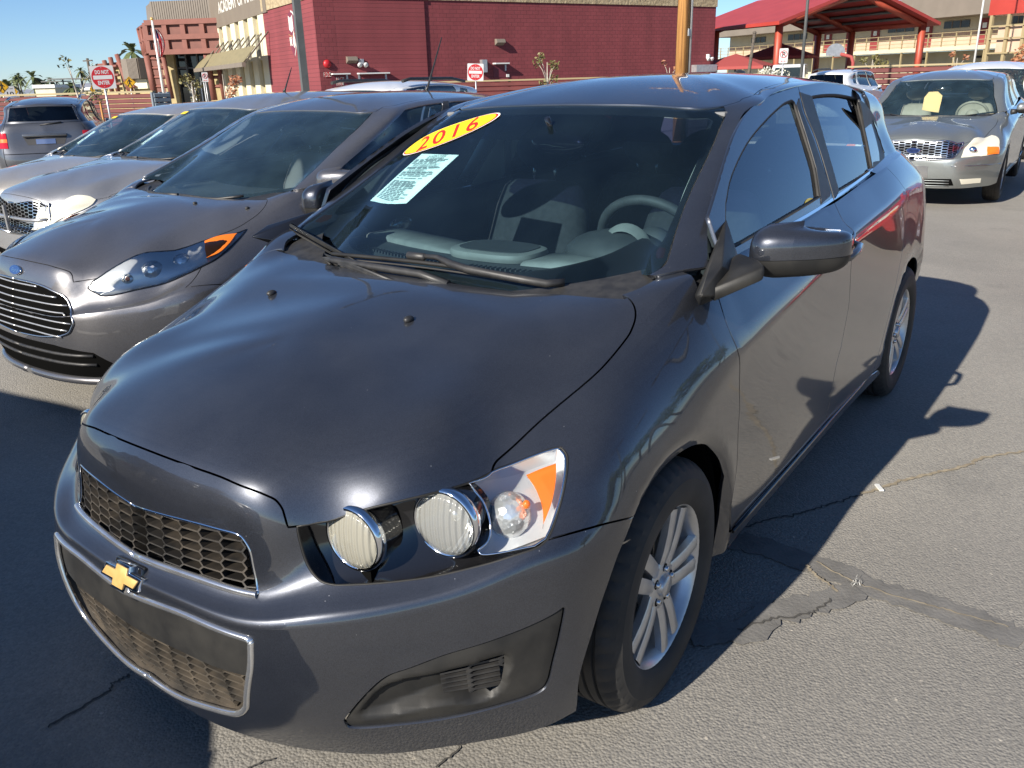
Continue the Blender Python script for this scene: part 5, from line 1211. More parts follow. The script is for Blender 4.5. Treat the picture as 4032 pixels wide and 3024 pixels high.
    mk('dashboard', MB().grid(np.array([[(X(xx) - .16 * (y / .68) ** 2, y * sy, zf(zz)) for y in np.linspace(-.70, .70, 16)] for xx, zz in ((-.06, .950), (-.3, .968), (-.5, .972), (-.62, .92), (-.62, .6))])), M['dash'], r)
    mk('cabin_floor', MB().box((X(-1.2), 0, .40), (2.3, 1.45 * sy, .06)), M['trim_dark'], r)
    mk('cowl_panel', MB().grid(np.array([[(X(-.05 - .30 * y * y + .02 - .14 * f), y * sy, zf(.960 + .045 * y * y + .028 * f)) for y in np.linspace(-.66, .66, 14)] for f in (0, 1)])), M['black_plastic'], r)
    quilt('headliner', G, 0, G.tu[-1], G.tv[3] - .03, G.tv[-1] - .002, -.03, M['seat_grey'], r, nt=16, ns=8, both=True)
    c.fx, c.fz, c.X, c.Z, c.sy = fx, fz, X, zf, sy
    if seats:
        for y in (-.36 * sy, .36 * sy): seat(r, X(-1.12), y, zt=zf(1.10), m=interior)
        for y in (-.33 * sy, .33 * sy): seat(r, X(-2.0), y, .52, zt=zf(1.04), name='rear_seat', m=interior)
    sc = (X(-.83), .37 * sy, zf(.965)); sw_ = axis_M(sc, (-.88, 0, .47), (0, 0, 1))
    st = mk('steering_wheel', MB().tube([tuple(sw_ @ Vector((.185 * math.cos(a), .185 * math.sin(a), 0))) for a in np.linspace(0, 2 * math.pi, 28, endpoint=False)], .016, 8, closed=True), M['seat_beige'] if interior == 'seat_beige' else M['dash'], r)
    mk('steering_hub', MB().ellipsoid(sc, (.05, .08, .07)), M['seat_beige'] if interior == 'seat_beige' else M['dash'], st)
    rm = mk('rear_view_mirror', MB().ellipsoid((X(-.80), 0, zf(1.290)), (.02, .12, .035)), M['gloss_black'], r)
    for s in (0, 1):
        g = -1 if s else 1; cc = (X(-.46) + mirx, g * .955 * sy, zf(1.075))
        fo = bool(s) and fold
        if fo: cc = (X(-.46) - .25, -.845 * sy, zf(1.05))
        o = door_mirror(c.doors['f', s], cc, g, pm, fo, nu_=20, nv_=8)
        mk('mirror_arm', MB().tube([(cc[0] + .02, g * .80 * sy, cc[2] - .05), (cc[0], g * .86 * sy, cc[2] - .045)], [.035, .028], 8), M['black_plastic'], o)
        mk('door_handle', MB().tube([(X(-1.14), .868 * sy * g, zf(.92)), (X(-1.17), .896 * sy * g, zf(.925)), (X(-1.31), .892 * sy * g, zf(.935)), (X(-1.34), .868 * sy * g, zf(.94))], .012, 8), pm, c.doors['f', s])
        mk('door_handle', MB().tube([(X(-1.95), .868 * sy * g, zf(.945)), (X(-1.97), .895 * sy * g, zf(.95)), (X(-2.09), .888 * sy * g, zf(.955)), (X(-2.12), .862 * sy * g, zf(.96))], .012, 8), pm, c.doors['r', s])
        # wipers
    for (y0, y1) in ((.55, .0), (-.02, -.58)):
        p = []
        for t in np.linspace(0, 1, 6):
            q, n = G.at([G.uv((X(-.06), y0 * sy + (y1 - y0) * sy * t, zf(.97)))]); p.append(Vector(q[0] + n[0] * .018))
        o = mk('wiper_arm', MB().tube(p, .008, 6), M['black_plastic'], r)
    c.P_ = P_
    return c
def over(c, name, pts, m, off=.003, right=None, both=False, parent=None, S=None, res=.03, skirt=.004, gap=0):
    """feature laid on the body of a car; pts as for outline()"""
    S = S or c.B; o = outline(S, pts)
    if both: o[np.abs(o[:, 0]) < .012, 0] = 0; return panel(name, S, o, [], m, parent or c.root, res=res, off=off, both=True, skirt=skirt, gap=gap)
    return [panel(name, S, o, [], m, parent or c.root, res=res, off=off, right=bool(s), skirt=skirt, gap=gap) for s in ((0, 1) if right is None else (right,))]
def bulge(S, o, h, w=.05, base=.003):
    return lambda T: base + h * np.sqrt(np.clip(seg_dist(T, o) / w, 0, 1))

# ---- small grey hatchback in the next bay
F4 = lambda *q: [('p', x * .4712, 164.6 + y * .4712) for x, y in q]
F7 = lambda *q: [('p', 109.7 + x * .29762, 493.7 + y * .29762) for x, y in q]
FX = [(.893, 0), (.788, -.085), (.43, -.46), (-.02, -.94), (-.885, -1.90), (-2.525, -3.36), (-3.16, -4.02)]
FZ = [(0, 0), (.19, .19), (.535, .53), (.785, .735), (.95, .905), (1.05, 1.005), (1.408, 1.345), (1.50, 1.438)]
def fiesta_nose(T):
    # a rounder, lower nose: the upper rows lean back and stay low
    T[6, :9, 2] += .012; T[4, :7, 2] -= .02; T[4, :6, 0] += .025; T[5, :6, 0] += .012
    return T
fie = build_car('grey_hatchback', 'brownish grey small hatchback with a barred grille, parked beside the dark hatchback', (-.122, -2.64, 0), R(-.8), FX, FZ, .985, M['paint_fiesta'], interior='seat_grey', nose=fiesta_nose, res=.035, mirx=.12, fold=True, gsy=1.05)
g_o = [F4((-10, 933), (110, 950), (240, 990), (330, 1040), (415, 1130)), F4((415, 1130), (405, 1170), (345, 1196)), F4((345, 1196), (150, 1165), (60, 1120), (0, 1070))]
# half outline on the visible side: the emblem stands on the centre line
g_c = [('f', .0, .655), ('f', .18, .650), ('f', .30, .628), ('f', .375, .585), ('f', .44, .515)]
go = outline(fie.B, [[('f', 0, .660), ('f', .17, .655), ('f', .29, .632), ('f', .37, .585), ('f', .435, .505)], [('f', .435, .495), ('f', .41, .455), ('f', .36, .435)], [('f', .36, .435), ('f', .2, .415), ('f', 0, .408)]]); go[np.abs(go[:, 0]) < .012, 0] = 0
gb = panel('grille', fie.B, go, [], M['dark_void'], fie.root, res=.03, off=.002, both=True, skirt=0)
for k in range(7):
    z0_ = .645 - k * .034
    ww = np.interp(z0_, [.405, .435, .50, .585, .632, .655], [.30, .36, .43, .365, .28, .12])
    strip('grille_bar', fie.B, np.array([fie.B.uv(('f', y, z0_ - .012 * (y / .4) ** 2)) for y in np.linspace(0, ww, 12)]) * 1.0, .0040, .006, M['alloy'], gb, both=True, n=6)
strip('grille_chrome', fie.B, np.array([q for q in go if True]), .0055, .003, M['chrome_dull'], fie.root, both=True, n=6)
over(fie, 'lower_grille', [('f', 0, .385), ('f', .30, .385), ('f', .50, .36), ('f', .56, .30), ('f', .50, .235), ('f', .3, .215), ('f', 0, .21)], M['dark_void'], .002, both=True)
strip('lower_bar', fie.B, np.array([fie.B.uv(('f', y, .30)) for y in np.linspace(0, .5, 8)]), .008, .004, M['black_plastic'], fie.root, both=True)
strip('lower_bar', fie.B, np.array([fie.B.uv(('f', y, .345)) for y in np.linspace(0, .5, 8)]), .008, .004, M['black_plastic'], fie.root, both=True)
strip('lip_spoiler', fie.B, np.array([fie.B.uv(('f', y, .215)) for y in np.linspace(0, .66, 12)]), .020, .010, M['paint_fiesta'], fie.root, both=True)
lf = [F7((272, 430), (300, 395), (330, 370), (450, 290), (700, 175), (1100, 95), (1250, 60), (1420, 8)), F7((1420, 8), (1330, 110), (1210, 215), (1110, 270), (900, 370), (640, 440), (400, 490), (330, 470), (285, 445))]
lo_ = outline(fie.B, lf)
am_ = [F7((1118, 108), (1350, 48)), F7((1300, 120), (1225, 190), (1132, 230)), F7((1120, 170))]
for s in (0, 1):
    hb = panel('headlamp', fie.B, lo_, [], M['satin'], fie.root, res=.02, off=.0015, right=bool(s), skirt=0)
    g = -1 if s else 1
    for q, rr, mt in ((F7((740, 280))[0], .062, 'reflector_fac'), (F7((950, 215))[0], .056, 'reflector_fac'), (F7((560, 365))[0], .036, 'reflector')):
        P, n = fie.B.at([fie.B.uv(q)]); p = P[0] - n[0] * rr * .55; mk('lamp_reflector', MB().ellipsoid((p[0], g * p[1], p[2]), (rr, rr * .9, rr * .8)), M[mt], hb)
    P, n = fie.B.at([fie.B.uv(F7((560, 365))[0])]); p = P[0] + n[0] * .006; mk('signal_bulb', MB().ellipsoid((p[0], g * p[1], p[2]), (.012, .012, .012)), M['amber'], hb)
    panel('amber_reflector', fie.B, outline(fie.B, am_), [], M['amber'], hb, res=.02, off=.016, right=bool(s), skirt=.006)
    panel('lamp_lens', fie.B, lo_, [], M['lens_clear'], hb, res=.02, off=bulge(fie.B, lo_, .016, .04), right=bool(s), skirt=.01)
    strip('headlamp_edge', fie.B, lo_, .004, .001, M['gloss_black'], hb, right=bool(s), closed=True, n=6)
P, n = fie.B.at([fie.B.uv(('f', 0, .70))]); P[0][2] = P[0][2]
em2 = axis_M(P[0] + n[0] * .004, n[0], (0, 1, 0))
o = mk('emblem', MB().lathe([(0, .004), (.9, .004), (1.0, .001), (1.0, -.004)], 32, em2 @ Matrix.Diagonal((.058, .024, 1, 1))), M['chrome'], fie.root)
o2 = mk('emblem_face', MB().lathe([(0, .0045), (.88, .0045)], 32, em2 @ Matrix.Diagonal((.058, .024, 1, 1))), mat('emblem_blue', (.02, .05, .16), .2), o)
bt = MB(); add_text(bt, 'Ford', em2 @ Matrix.Translation((0, 0, .0052)), .026, .07, shear=.35); mk('emblem_letters', bt, M['chrome'], o)
for q in ((421.4, 440), (534.5, 450.6)):
    P, n = fie.B.at([fie.B.uv(('p', *q))]); mk('washer_nozzle', MB().ellipsoid(Vector(P[0]) + Vector((0, 0, .003)), (.013, .010, .008), None, 10, 6), M['black_plastic'], fie.root)
def mid(c, q, S=None):
    S = S or c.B; P, n = S.at([S.uv(q)]); return ('f', 0, float(P[0][2]))
# ---- silver sedan with the split mesh grille
AV = build_car('silver_sedan', 'silver sedan with a cross-bar mesh grille and hazy headlamps, third car in the first row', (-1.40, -5.42, -.02), R(-4.0),
               [(.893, 0), (.788, -.06), (.43, -.50), (-.02, -1.10), (-.885, -1.93), (-2.525, -3.72), (-3.16, -4.86)], [(0, 0), (.535, .52), (.785, .775), (.95, .93), (1.05, .995), (1.408, 1.335), (1.50, 1.455)], 1.05, M['paint_silver'])
A4 = F4
over(AV, 'headlamp', [A4((190, 600), (310, 563), (400, 550), (440, 566)), A4((440, 566), (405, 600), (290, 650), (205, 700), (148, 706))], M['lens_hazy'], .008, skirt=.012)
mz = mid(AV, A4((60, 590))[0])[2]; mz2 = mid(AV, A4((60, 690))[0])[2]
for nm, za, zb_, in (('grille', .615, .70), ('lower_grille_half', .50, .585)):
    o = over(AV, nm, [('f', 0, zb_), ('f', .42, zb_), ('f', .40, za), ('f', 0, za)], M['dark_void'], .003, both=True)
    po = outline(AV.B, [('f', 0, zb_), ('f', .42, zb_), ('f', .40, za), ('f', 0, za)]); po[np.abs(po[:, 0]) < .012, 0] = 0
    honeycomb('grille_mesh', AV.B, po, .045, .028, .010, .003, .005, M['chrome_dull'], o, both=True)
strip('grille_bar', AV.B, np.array([AV.B.uv(('f', y, .600)) for y in np.linspace(0, .43, 8)]), .013, .012, M['paint_silver'], AV.root, both=True)
mk('grille_post', MB().box((.012, 0, .60), (.02, .03, .20)), M['paint_silver'], AV.root)
strip('grille_surround', AV.B, np.array([AV.B.uv(q) for q in (('f', 0, .712), ('f', .42, .712), ('f', .445, .60), ('f', .405, .488), ('f', 0, .488))]), .010, .006, M['chrome_dull'], AV.root, both=True)
over(AV, 'air_intake', [('f', 0, .33), ('f', .55, .33), ('f', .5, .24), ('f', 0, .24)], M['dark_void'], .003, both=True)
# ---- beige sedan beyond it
BE = build_car('beige_sedan', 'pale champagne sedan at the far left end of the first row, nose out of frame', (-1.80, -7.20, -.03), R(.0),
               [(.893, 0), (.788, -.06), (.43, -.48), (-.02, -1.12), (-.885, -1.95), (-2.525, -3.70), (-3.16, -4.80)], [(0, 0), (.535, .52), (.785, .72), (.95, .86), (1.05, .96), (1.408, 1.275), (1.50, 1.37)], 1.01, M['paint_beige'])
over(BE, 'headlamp', [('f', .48, .60), ('f', .78, .62), ('f', .80, .72), ('f', .50, .68)], M['lens_hazy'], .006)
over(BE, 'grille', [('f', 0, .68), ('f', .40, .67), ('f', .36, .58), ('f', 0, .58)], M['dark_void'], .003, both=True)
# yellow strips and sheets behind the windshields
def edge_strip(c, s0, s1, w, name, lab):
    """band along the car's right windshield edge and top, set in rows of the glass"""
    G = c.G; iu = lambda k, s: (-np.interp(k, np.arange(len(G.tu)), G.tu), np.interp(s, np.arange(len(G.tv)), G.tv))
    pts = [iu(3.55, s0), iu(3.42, s1), iu(2.2, s1 + .02), iu(2.2, s1 - .10), iu(3.1, s1 - .12), iu(3.30, s0)]
    o = panel(name, G, np.array(pts), [], M['sticker_yellow'], None, res=.04, off=.002, skirt=0, gap=0); o.matrix_world = G.origin; return tag(o, lab, 'sticker')
edge_strip(BE, 1.25, 1.86, .05, 'windshield_strip', 'yellow strip sticker at the top corner of the beige sedan windshield')
edge_strip(AV, 1.25, 1.86, .05, 'windshield_strip', 'yellow strip sticker at the top corner of the silver sedan windshield')
def sheet(c, name, lab):
    G = c.G; iu = lambda k, s: (-np.interp(k, np.arange(len(G.tu)), G.tu), np.interp(s, np.arange(len(G.tv)), G.tv))
    o = panel(name, G, np.array([iu(3.0, .42), iu(2.85, 1.1), iu(2.2, 1.1), iu(2.35, .42)]), [], M['paper'], None, res=.04, off=-.010, skirt=0, gap=0); o.matrix_world = G.origin; return tag(o, lab, 'notice')
sheet(BE, 'window_sheet', 'pale price sheet inside the beige sedan windshield'); sheet(AV, 'window_sheet', 'white price sheet inside the silver sedan windshield')
# ---- grey-green sedan facing us on the right
FH = build_car('grey_green_sedan', 'grey-green sedan facing us with a chrome mesh grille and an orange tag behind its windshield', (-9.5, -.50, -.09), R(1.9),
               [(.893, 0), (.788, -.06), (.43, -.48), (-.02, -1.02), (-.885, -1.75), (-2.525, -3.80), (-3.16, -5.05)], [(0, 0), (.19, .22), (.535, .56), (.785, .80), (.95, .97), (1.05, 1.06), (1.408, 1.43), (1.50, 1.545)], 1.07, M['paint_sage'], interior='seat_beige', Rt=.33)
gq = [zr((1500, 925), (1650, 925), (1815, 934)), zr((1815, 934), (1785, 990), (1742, 1038)), zr((1742, 1038), (1600, 1045), (1500, 1046))]
zt_, zb_ = mid(FH, gq[0][0])[2], mid(FH, gq[2][-1])[2]
gq = [[('f', 0, zt_)] + gq[0][1:], gq[1], gq[2][:-1] + [('f', 0, zb_)]]
o = over(FH, 'grille', gq, M['dark_void'], .003, both=True); po = outline(FH.B, gq); po[np.abs(po[:, 0]) < .012, 0] = 0
honeycomb('grille_mesh', FH.B, po, .058, .036, .014, .003, .011, M['chrome_dull'], o, both=True)
strip('grille_chrome', FH.B, po, .011, .006, M['chrome_dull'], o, both=True)
hq = [zr((1800, 1025), (1850, 940), (1905, 898), (2000, 884)), zr((2000, 884), (2045, 905), (2052, 960), (2048, 1010)), zr((2048, 1010), (1930, 1022), (1800, 1030))]
hlo = outline(FH.B, hq)
for s in (0, 1):
    hb = panel('headlamp', FH.B, hlo, [], M['lens_hazy'], FH.root, res=.03, off=.004, right=bool(s), skirt=.01)
    ao = outline(FH.B, [zr((1968, 960), (2046, 965)), zr((2044, 1008), (1965, 1015))]); panel('amber_reflector', FH.B, ao, [], M['amber'], hb, res=.03, off=.010, right=bool(s), skirt=0)
    P, n = FH.B.at([FH.B.uv(zr((1872, 985))[0])]); g = -1 if s else 1; mk('lamp_reflector', MB().ellipsoid((P[0][0], g * P[0][1], P[0][2]), (.03, .055, .05)), M['chrome'], hb)
    pass
    over(FH, 'fog_lamp', [zr((1790, 1172), (1930, 1165)), zr((1925, 1195), (1800, 1205))], M['lens_hazy'], .004, right=bool(s))
P, n = FH.B.at([FH.B.uv(('f', 0, (zt_ + zb_) / 2))]); e3 = axis_M(P[0] + n[0] * .018, n[0], (0, 1, 0)); o3 = mk('emblem', MB().lathe([(0, .006), (.85, .006), (1, 0), (1, -.01)], 24, e3 @ Matrix.Diagonal((.085, .036, 1, 1))), M['chrome'], FH.root); mk('emblem_face', MB().lathe([(0, .0068), (.84, .0068)], 24, e3 @ Matrix.Diagonal((.085, .036, 1, 1))), mat('emblem_navy', (.015, .03, .10), .2), o3)
bt = MB(); add_text(bt, 'Ford', e3 @ Matrix.Translation((0, 0, .0080)), .04, .10, shear=.35); mk('emblem_letters', bt, M['chrome'], o3)
zp = [mid(FH, q)[2] for q in zr((1500, 1085), (1500, 1160))]; over(FH, 'plate_holder', [('f', 0, zp[0]), zr((1582, 1085))[0], zr((1580, 1162))[0], ('f', 0, zp[1])], M['chrome_dull'], .006, both=True)
zq = [mid(FH, q)[2] for q in zr((1500, 1168), (1500, 1218))]; o = over(FH, 'air_intake', [('f', 0, zq[0]), zr((1735, 1170))[0], zr((1750, 1212))[0], ('f', 0, zq[1])], M['dark_void'], .003, both=True)
for k in (0, 1, 2): z_ = zq[0] + (zq[1] - zq[0]) * (k + .5) / 3; strip('intake_bar', FH.B, np.array([FH.B.uv(('f', y, z_)) for y in np.linspace(0, .43, 8)]), .006, .006, M['paint_sage'], FH.root, both=True)
strip('bumper_molding', FH.B, np.array([FH.B.uv(q) for q in zr((1735, 1088), (1850, 1085), (1960, 1078), (2060, 1068))]), .006, .004, M['chrome_dull'], FH.root)
# orange tag hung inside
T0 = FH.G; tg = [np.array(T0.uv(q)) for q in zr((1545, 705), (1560, 625), (1590, 588), (1650, 585), (1680, 612), (1655, 722))]; tq = panel('windshield_tag', T0, np.array(tg), [], M['card'], None, res=.04, off=-.03, skirt=.004, gap=0); tq.matrix_world = T0.origin; tag(tq, 'pale orange cardboard tag hanging behind the grey-green sedan windshield', 'tag')
# ---- white minivan behind it
MVf = [(.893, 0), (.788, -.05), (.43, -.38), (-.02, -.78), (-.885, -1.62), (-2.525, -3.9), (-3.16, -4.95)]; MVz = [(0, 0), (.19, .22), (.535, .58), (.785, .86), (.95, 1.03), (1.05, 1.09), (1.408, 1.62), (1.50, 1.75)]
MV = build_car('white_minivan', 'white minivan parked right behind the grey-green sedan, facing the camera', (-16.3, -.88, -.17), R(1.2), MVf, MVz, 1.13, M['paint_white'], Rt=.33, qwin=True, gtop=1.08)
over(MV, 'headlamp', [('f', .50, .74), ('f', .86, .78), ('f', .88, .90), ('f', .60, .84)], M['lens_hazy'], .006)
over(MV, 'grille', [('f', 0, .82), ('f', .42, .80), ('f', .38, .68), ('f', 0, .68)], M['dark_void'], .003, both=True)
# ---- grey wagon seen from behind at the far left
hd = R(236); rc = at_depth(97, 300, 15)
VB = build_car('grey_wagon', 'steel grey wagon seen from behind at the left edge, before the red fence', (rc[0] + 4.33 * math.cos(hd), rc[1] + 4.33 * math.sin(hd), -.19), hd,
               [(.893, 0), (.788, -.06), (.43, -.42), (-.02, -.95), (-.885, -1.72), (-2.525, -3.55), (-2.80, -4.02), (-3.16, -4.36)], [(0, 0), (.535, .56), (.785, .80), (.95, .98), (1.05, 1.06), (1.408, 1.47), (1.50, 1.58)], 1.02, M['paint_steel'], Rt=.32, qwin=True, gtop=1.06)
def ovb(nm, pts, m, off=.004, S=None): return panel(nm, S or VB.B, np.array([(S or VB.B).uv(q) for q in pts]), [], m, VB.root, res=.05, off=off, skirt=.006, gap=0)
zs = lambda y, z: ('b', y, z)
for g in (1, -1):
    for nm, z0_, z1_, m in (('tail_lamp', .74, .84, 'red_lens'), ('tail_signal', .84, .90, 'amber'), ('tail_lamp', .90, 1.0, 'red_lens')):
        pts = [VB.B.uv(('b', y, z)) for y, z in ((.62, z0_), (.80, z0_), (.82, (z0_ + z1_) / 2), (.80, z1_), (.62, z1_))]
        panel(nm, VB.B, np.array(pts), [], M[m], VB.root, res=.05, off=.008, skirt=.006, gap=0, right=(g < 0))
o_ = np.array([VB.B.uv(('b', y, z)) for y, z in ((0, .78), (.30, .78), (.36, .92), (0, .92))]); o_[np.abs(o_[:, 0] - VB.B.tu[-1]) < .02, 0] = VB.B.tu[-1]
panel('plate_recess', VB.B, o_, [], M['trim_dark'], VB.root, res=.05, off=.004, both=True, skirt=0)
panel('plate', VB.B, np.array([VB.B.uv(('b', y, z)) for y, z in ((0, .79), (.16, .79), (.16, .88), (0, .88))]), [], mat('blue_plate', (.06, .10, .22), .5), VB.root, res=.05, off=.010, both=True, skirt=0)
mk('tailgate_handle', MB().box((VB.X(-3.07) + .02, 0, .945), (.05, .72, .05)), M['paint_steel'], VB.root, bevel=.012)
for g in (1, -1): mk('roof_rail', MB().tube([(VB.X(x), g * .60, VB.Z(z) + .05) for x, z in ((-1.3, 1.47), (-1.6, 1.475), (-2.2, 1.465), (-2.55, 1.43))], .022, 8), M['chrome_dull'], VB.root)
mk('rear_wiper', MB().tube([(VB.X(-2.99), .05, 1.12), (VB.X(-2.97), -.30, 1.16)], .012, 6), M['black_plastic'], VB.root)
P, n = VB.B.at([VB.B.uv(('b', -.52, .84))]); vt = axis_M(P[0] + n[0] * .01, n[0], (0, 1, 0)); bt = MB(); add_text(bt, 'vibe', vt, .06, .20); mk('badge_letters', bt, M['chrome_dull'], VB.root)
# ---- white wagon with roof rails behind the first row, and more parked cars further off
sp_ = at_depth(845, 188, 12.0)
SV = build_car('white_suv', 'white wagon with dark roof rails, only its roof showing behind the first row', (sp_[0] + 2.6, sp_[1] + .3, -.17), R(6), [(.893, 0), (.788, -.05), (.43, -.5), (-.02, -1.05), (-.885, -1.72), (-2.525, -3.6), (-3.16, -4.6)],
               [(0, 0), (.535, .60), (.785, .90), (.95, 1.05), (1.05, 1.10), (1.408, 1.58), (1.50, 1.685)], 1.04, M['paint_white'], Rt=.34, qwin=True, gtop=1.08, res=.07)
over(SV, 'headlamp', [('f', .48, .70), ('f', .82, .74), ('f', .84, .86), ('f', .55, .80)], M['lens_hazy'], .006)
over(SV, 'grille', [('f', 0, .80), ('f', .40, .79), ('f', .36, .66), ('f', 0, .66)], M['dark_void'], .003, both=True)
for g in (1, -1): mk('roof_rail', MB().tube([(SV.X(x), g * .62, SV.Z(z) + .055) for x, z in ((-1.15, 1.44), (-1.3, 1.465), (-2.2, 1.46), (-2.5, 1.42))], .022, 8), M['black_plastic'], SV.root)
def another(src, loc, rz, label, paintm=None, cat='car', group=None):
    r = copy_tree(src.root); r.location = loc; r.rotation_euler = (0, 0, rz); tag(r, label, cat)
    if group: r['group'] = group
    elif 'group' in r: del r['group']
    if paintm:
        def swap(o):
            for ch in o.children:
                if ch.type == 'MESH' and ch.data.materials and ch.data.materials[0] == src.m:
                    ch.material_slots[0].link = 'OBJECT'; ch.material_slots[0].material = paintm
                swap(ch)
        swap(r)
    return r
p = at_depth(1838, 172, 29); wc = another(SV, (p[0] - .5, p[1] + .5, -.17), R(175), 'white car seen from behind just past the rear of the dark hatchback roof')
p = at_depth(1608, 150, 22); another(FH, (p[0], p[1], -.17 - .02), R(20), 'dark navy car, just the top of its roof showing over the dark hatchback', M['paint_navy'])
# off to the right of the picture and behind the camera: they only show as reflections and shade
another(FH, (-5.6, 2.55, -.04), R(1), 'red sedan parked outside the frame right of the grey-green sedan', M['paint_red'])
another(FH, (3.0, .50, 0), R(90), 'unseen dark sedan added crosswise to shade the ground ahead of the first row', M['paint_navy'])  # added out of view to cast the shadow before the first row
for c_, (x, y) in ((fie, (954, 197)), (AV, (746, 204))):
    pass
def whip(parent, c, x, y=0.0, h=.36, dx=-.20):
    P, n = c.G.at([c.G.uv((x, y, 1.5))]); b_ = Vector(P[0]); mk('antenna', MB().tube([b_, b_ + Vector((-.02, 0, .03)), b_ + Vector((dx, 0, h))], [.016, .008, .004], 6), M['black_plastic'], parent)
whip(fie.root, fie, -3.05); whip(AV.root, AV, -2.7, h=.22, dx=-.12)
P, n = SG.at([SG.uv((-2.45, 0, 1.45))]); mk('antenna', MB().ellipsoid(Vector(P[0]) + Vector((0, 0, .012)), (.06, .022, .022)), M['black_plastic'], hero)
# ------------------------------------------------------------------ materials of the place
def brick_mat(name, c1, c2, mortar, bw, bh, msize=.012, bump=.4, noise=.25, coords='Object'):
    m = mat(name, c1, .85); nt, ln, b = nodes(m); tc = nt.new('ShaderNodeTexCoord')
    br = nt.new('ShaderNodeTexBrick'); br.inputs['Scale'].default_value = 1; br.inputs['Brick Width'].default_value = bw; br.inputs['Row Height'].default_value = bh; br.inputs['Mortar Size'].default_value = msize; br.inputs['Mortar Smooth'].default_value = .4
    br.inputs['Color1'].default_value = (*c1, 1); br.inputs['Color2'].default_value = (*c2, 1); br.inputs['Mortar'].default_value = (*mortar, 1); br.inputs['Bias'].default_value = -.2
    ln.new(tc.outputs[coords], br.inputs['Vector'])
    n = nt.new('ShaderNodeTexNoise'); n.inputs['Scale'].default_value = .6; n.inputs['Detail'].default_value = 9; mpp = nt.new('ShaderNodeMapping'); mpp.inputs['Scale'].default_value = (1.6, .35, 1); ln.new(tc.outputs[coords], mpp.inputs[0]); ln.new(mpp.outputs[0], n.inputs['Vector'])
    mr = nt.new('ShaderNodeMapRange'); mr.inputs[3].default_value = 1 - noise; mr.inputs[4].default_value = 1 + noise; ln.new(n.outputs['Fac'], mr.inputs[0])
    hs = nt.new('ShaderNodeHueSaturation'); ln.new(br.outputs['Color'], hs.inputs['Color']); ln.new(mr.outputs[0], hs.inputs['Value']); ln.new(hs.outputs[0], b.inputs['Base Color'])
    bp = nt.new('ShaderNodeBump'); bp.inputs['Strength'].default_value = bump; bp.inputs['Distance'].default_value = .02; bp.invert = True; ln.new(br.outputs['Fac'], bp.inputs['Height']); ln.new(bp.outputs[0], b.inputs['Normal']); return m
M['red_block'] = brick_mat('red_block', (.190, .038, .044), (.168, .032, .038), (.10, .020, .025), .4064, .2032, .012, noise=.38)
M['split_stone'] = noise_col(mat('split_stone', rough=.9), 5, (.26, .20, .12), (.40, .32, .20), bump=.9, bscale=7, dist=.06)
M['cream'] = noise_col(mat('cream_paint', rough=.8), 2, (.56, .52, .38), (.62, .58, .43))
M['tan'] = noise_col(mat('tan_block', rough=.85), 3, (.34, .27, .13), (.40, .32, .17))
M['taupe'] = noise_col(mat('taupe_panel', rough=.6), 1, (.165, .138, .110), (.185, .155, .124))
M['sign_band'] = noise_col(mat('sign_band', rough=.7), 1, (.155, .125, .095), (.17, .14, .105))
M['portal_red'] = noise_col(mat('portal_red', rough=.7), 2, (.175, .062, .045), (.205, .074, .055))
M['portal_panel'] = noise_col(mat('portal_panel', rough=.7), 2, (.150, .056, .042), (.175, .066, .050))
M['steel_red'] = noise_col(mat('steel_red', rough=.5), 2, (.32, .055, .030), (.38, .066, .036))
M['roof_red'] = noise_col(mat('roof_red', rough=.45), .8, (.33, .040, .030), (.38, .048, .036))
M['school_cream'] = noise_col(mat('school_cream', rough=.85), 1, (.50, .45, .32), (.56, .51, .37))
M['school_pink'] = noise_col(mat('school_pink', rough=.85), 1, (.46, .32, .23), (.52, .37, .27))
M['door_red'] = mat('door_red', (.22, .035, .035), .6)
M['plum'] = mat('plum_door', (.12, .018, .030), .6)
M['rail'] = mat('rail_paint', (.30, .24, .13), .6)
M['grey_steel'] = noise_col(mat('grey_steel', rough=.55, metal=.2), 3, (.085, .09, .088), (.115, .118, .115))
M['galv'] = noise_col(mat('galvanised', rough=.45, metal=.7), 6, (.42, .43, .44), (.52, .53, .54))
M['white_metal'] = mat('white_metal', (.62, .62, .60), .5)
M['fence_red'] = noise_col(mat('fence_red', rough=.7), 1.5, (.105, .026, .024), (.145, .036, .032))
M['fence_grey'] = mat('fence_grey', (.16, .19, .22), .6)
M['sign_white'] = mat('sign_white', (.50, .50, .50), .45)
M['sign_red'] = mat('sign_red', (.40, .012, .018), .45)
M['sign_yellow'] = mat('sign_yellow', (.62, .34, .01), .45)
M['sign_black'] = mat('sign_black', (.012, .012, .012), .5)
M['letters'] = mat('pale_letters', (.62, .60, .54), .5)
M['window_dark'] = mat('window_dark', (.035, .030, .028), .12)
M['store_glass'] = mat('store_glass', (.012, .016, .018), .05, 0)
M['shade_cloth'] = mat('shade_cloth', (.28, .05, .045), .8)
M['bark_pale'] = noise_col(mat('pale_bark', rough=.85), 20, (.36, .32, .26), (.50, .46, .39))
M['bark_dark'] = noise_col(mat('dark_bark', rough=.9), 12, (.06, .05, .04), (.12, .10, .08))
def leaf_mat(name, c1, c2):
    m = noise_col(mat(name, rough=.6), 3, c1, c2); return m
M['leaf_olive'] = leaf_mat('olive_leaf', (.10, .10, .03), (.20, .17, .06)); M['leaf_green'] = leaf_mat('green_leaf', (.05, .085, .02), (.10, .15, .04)); M['leaf_rust'] = leaf_mat('rust_leaf', (.26, .10, .05), (.38, .17, .08)); M['palm_leaf'] = leaf_mat('palm_leaf', (.06, .085, .03), (.13, .15, .06))
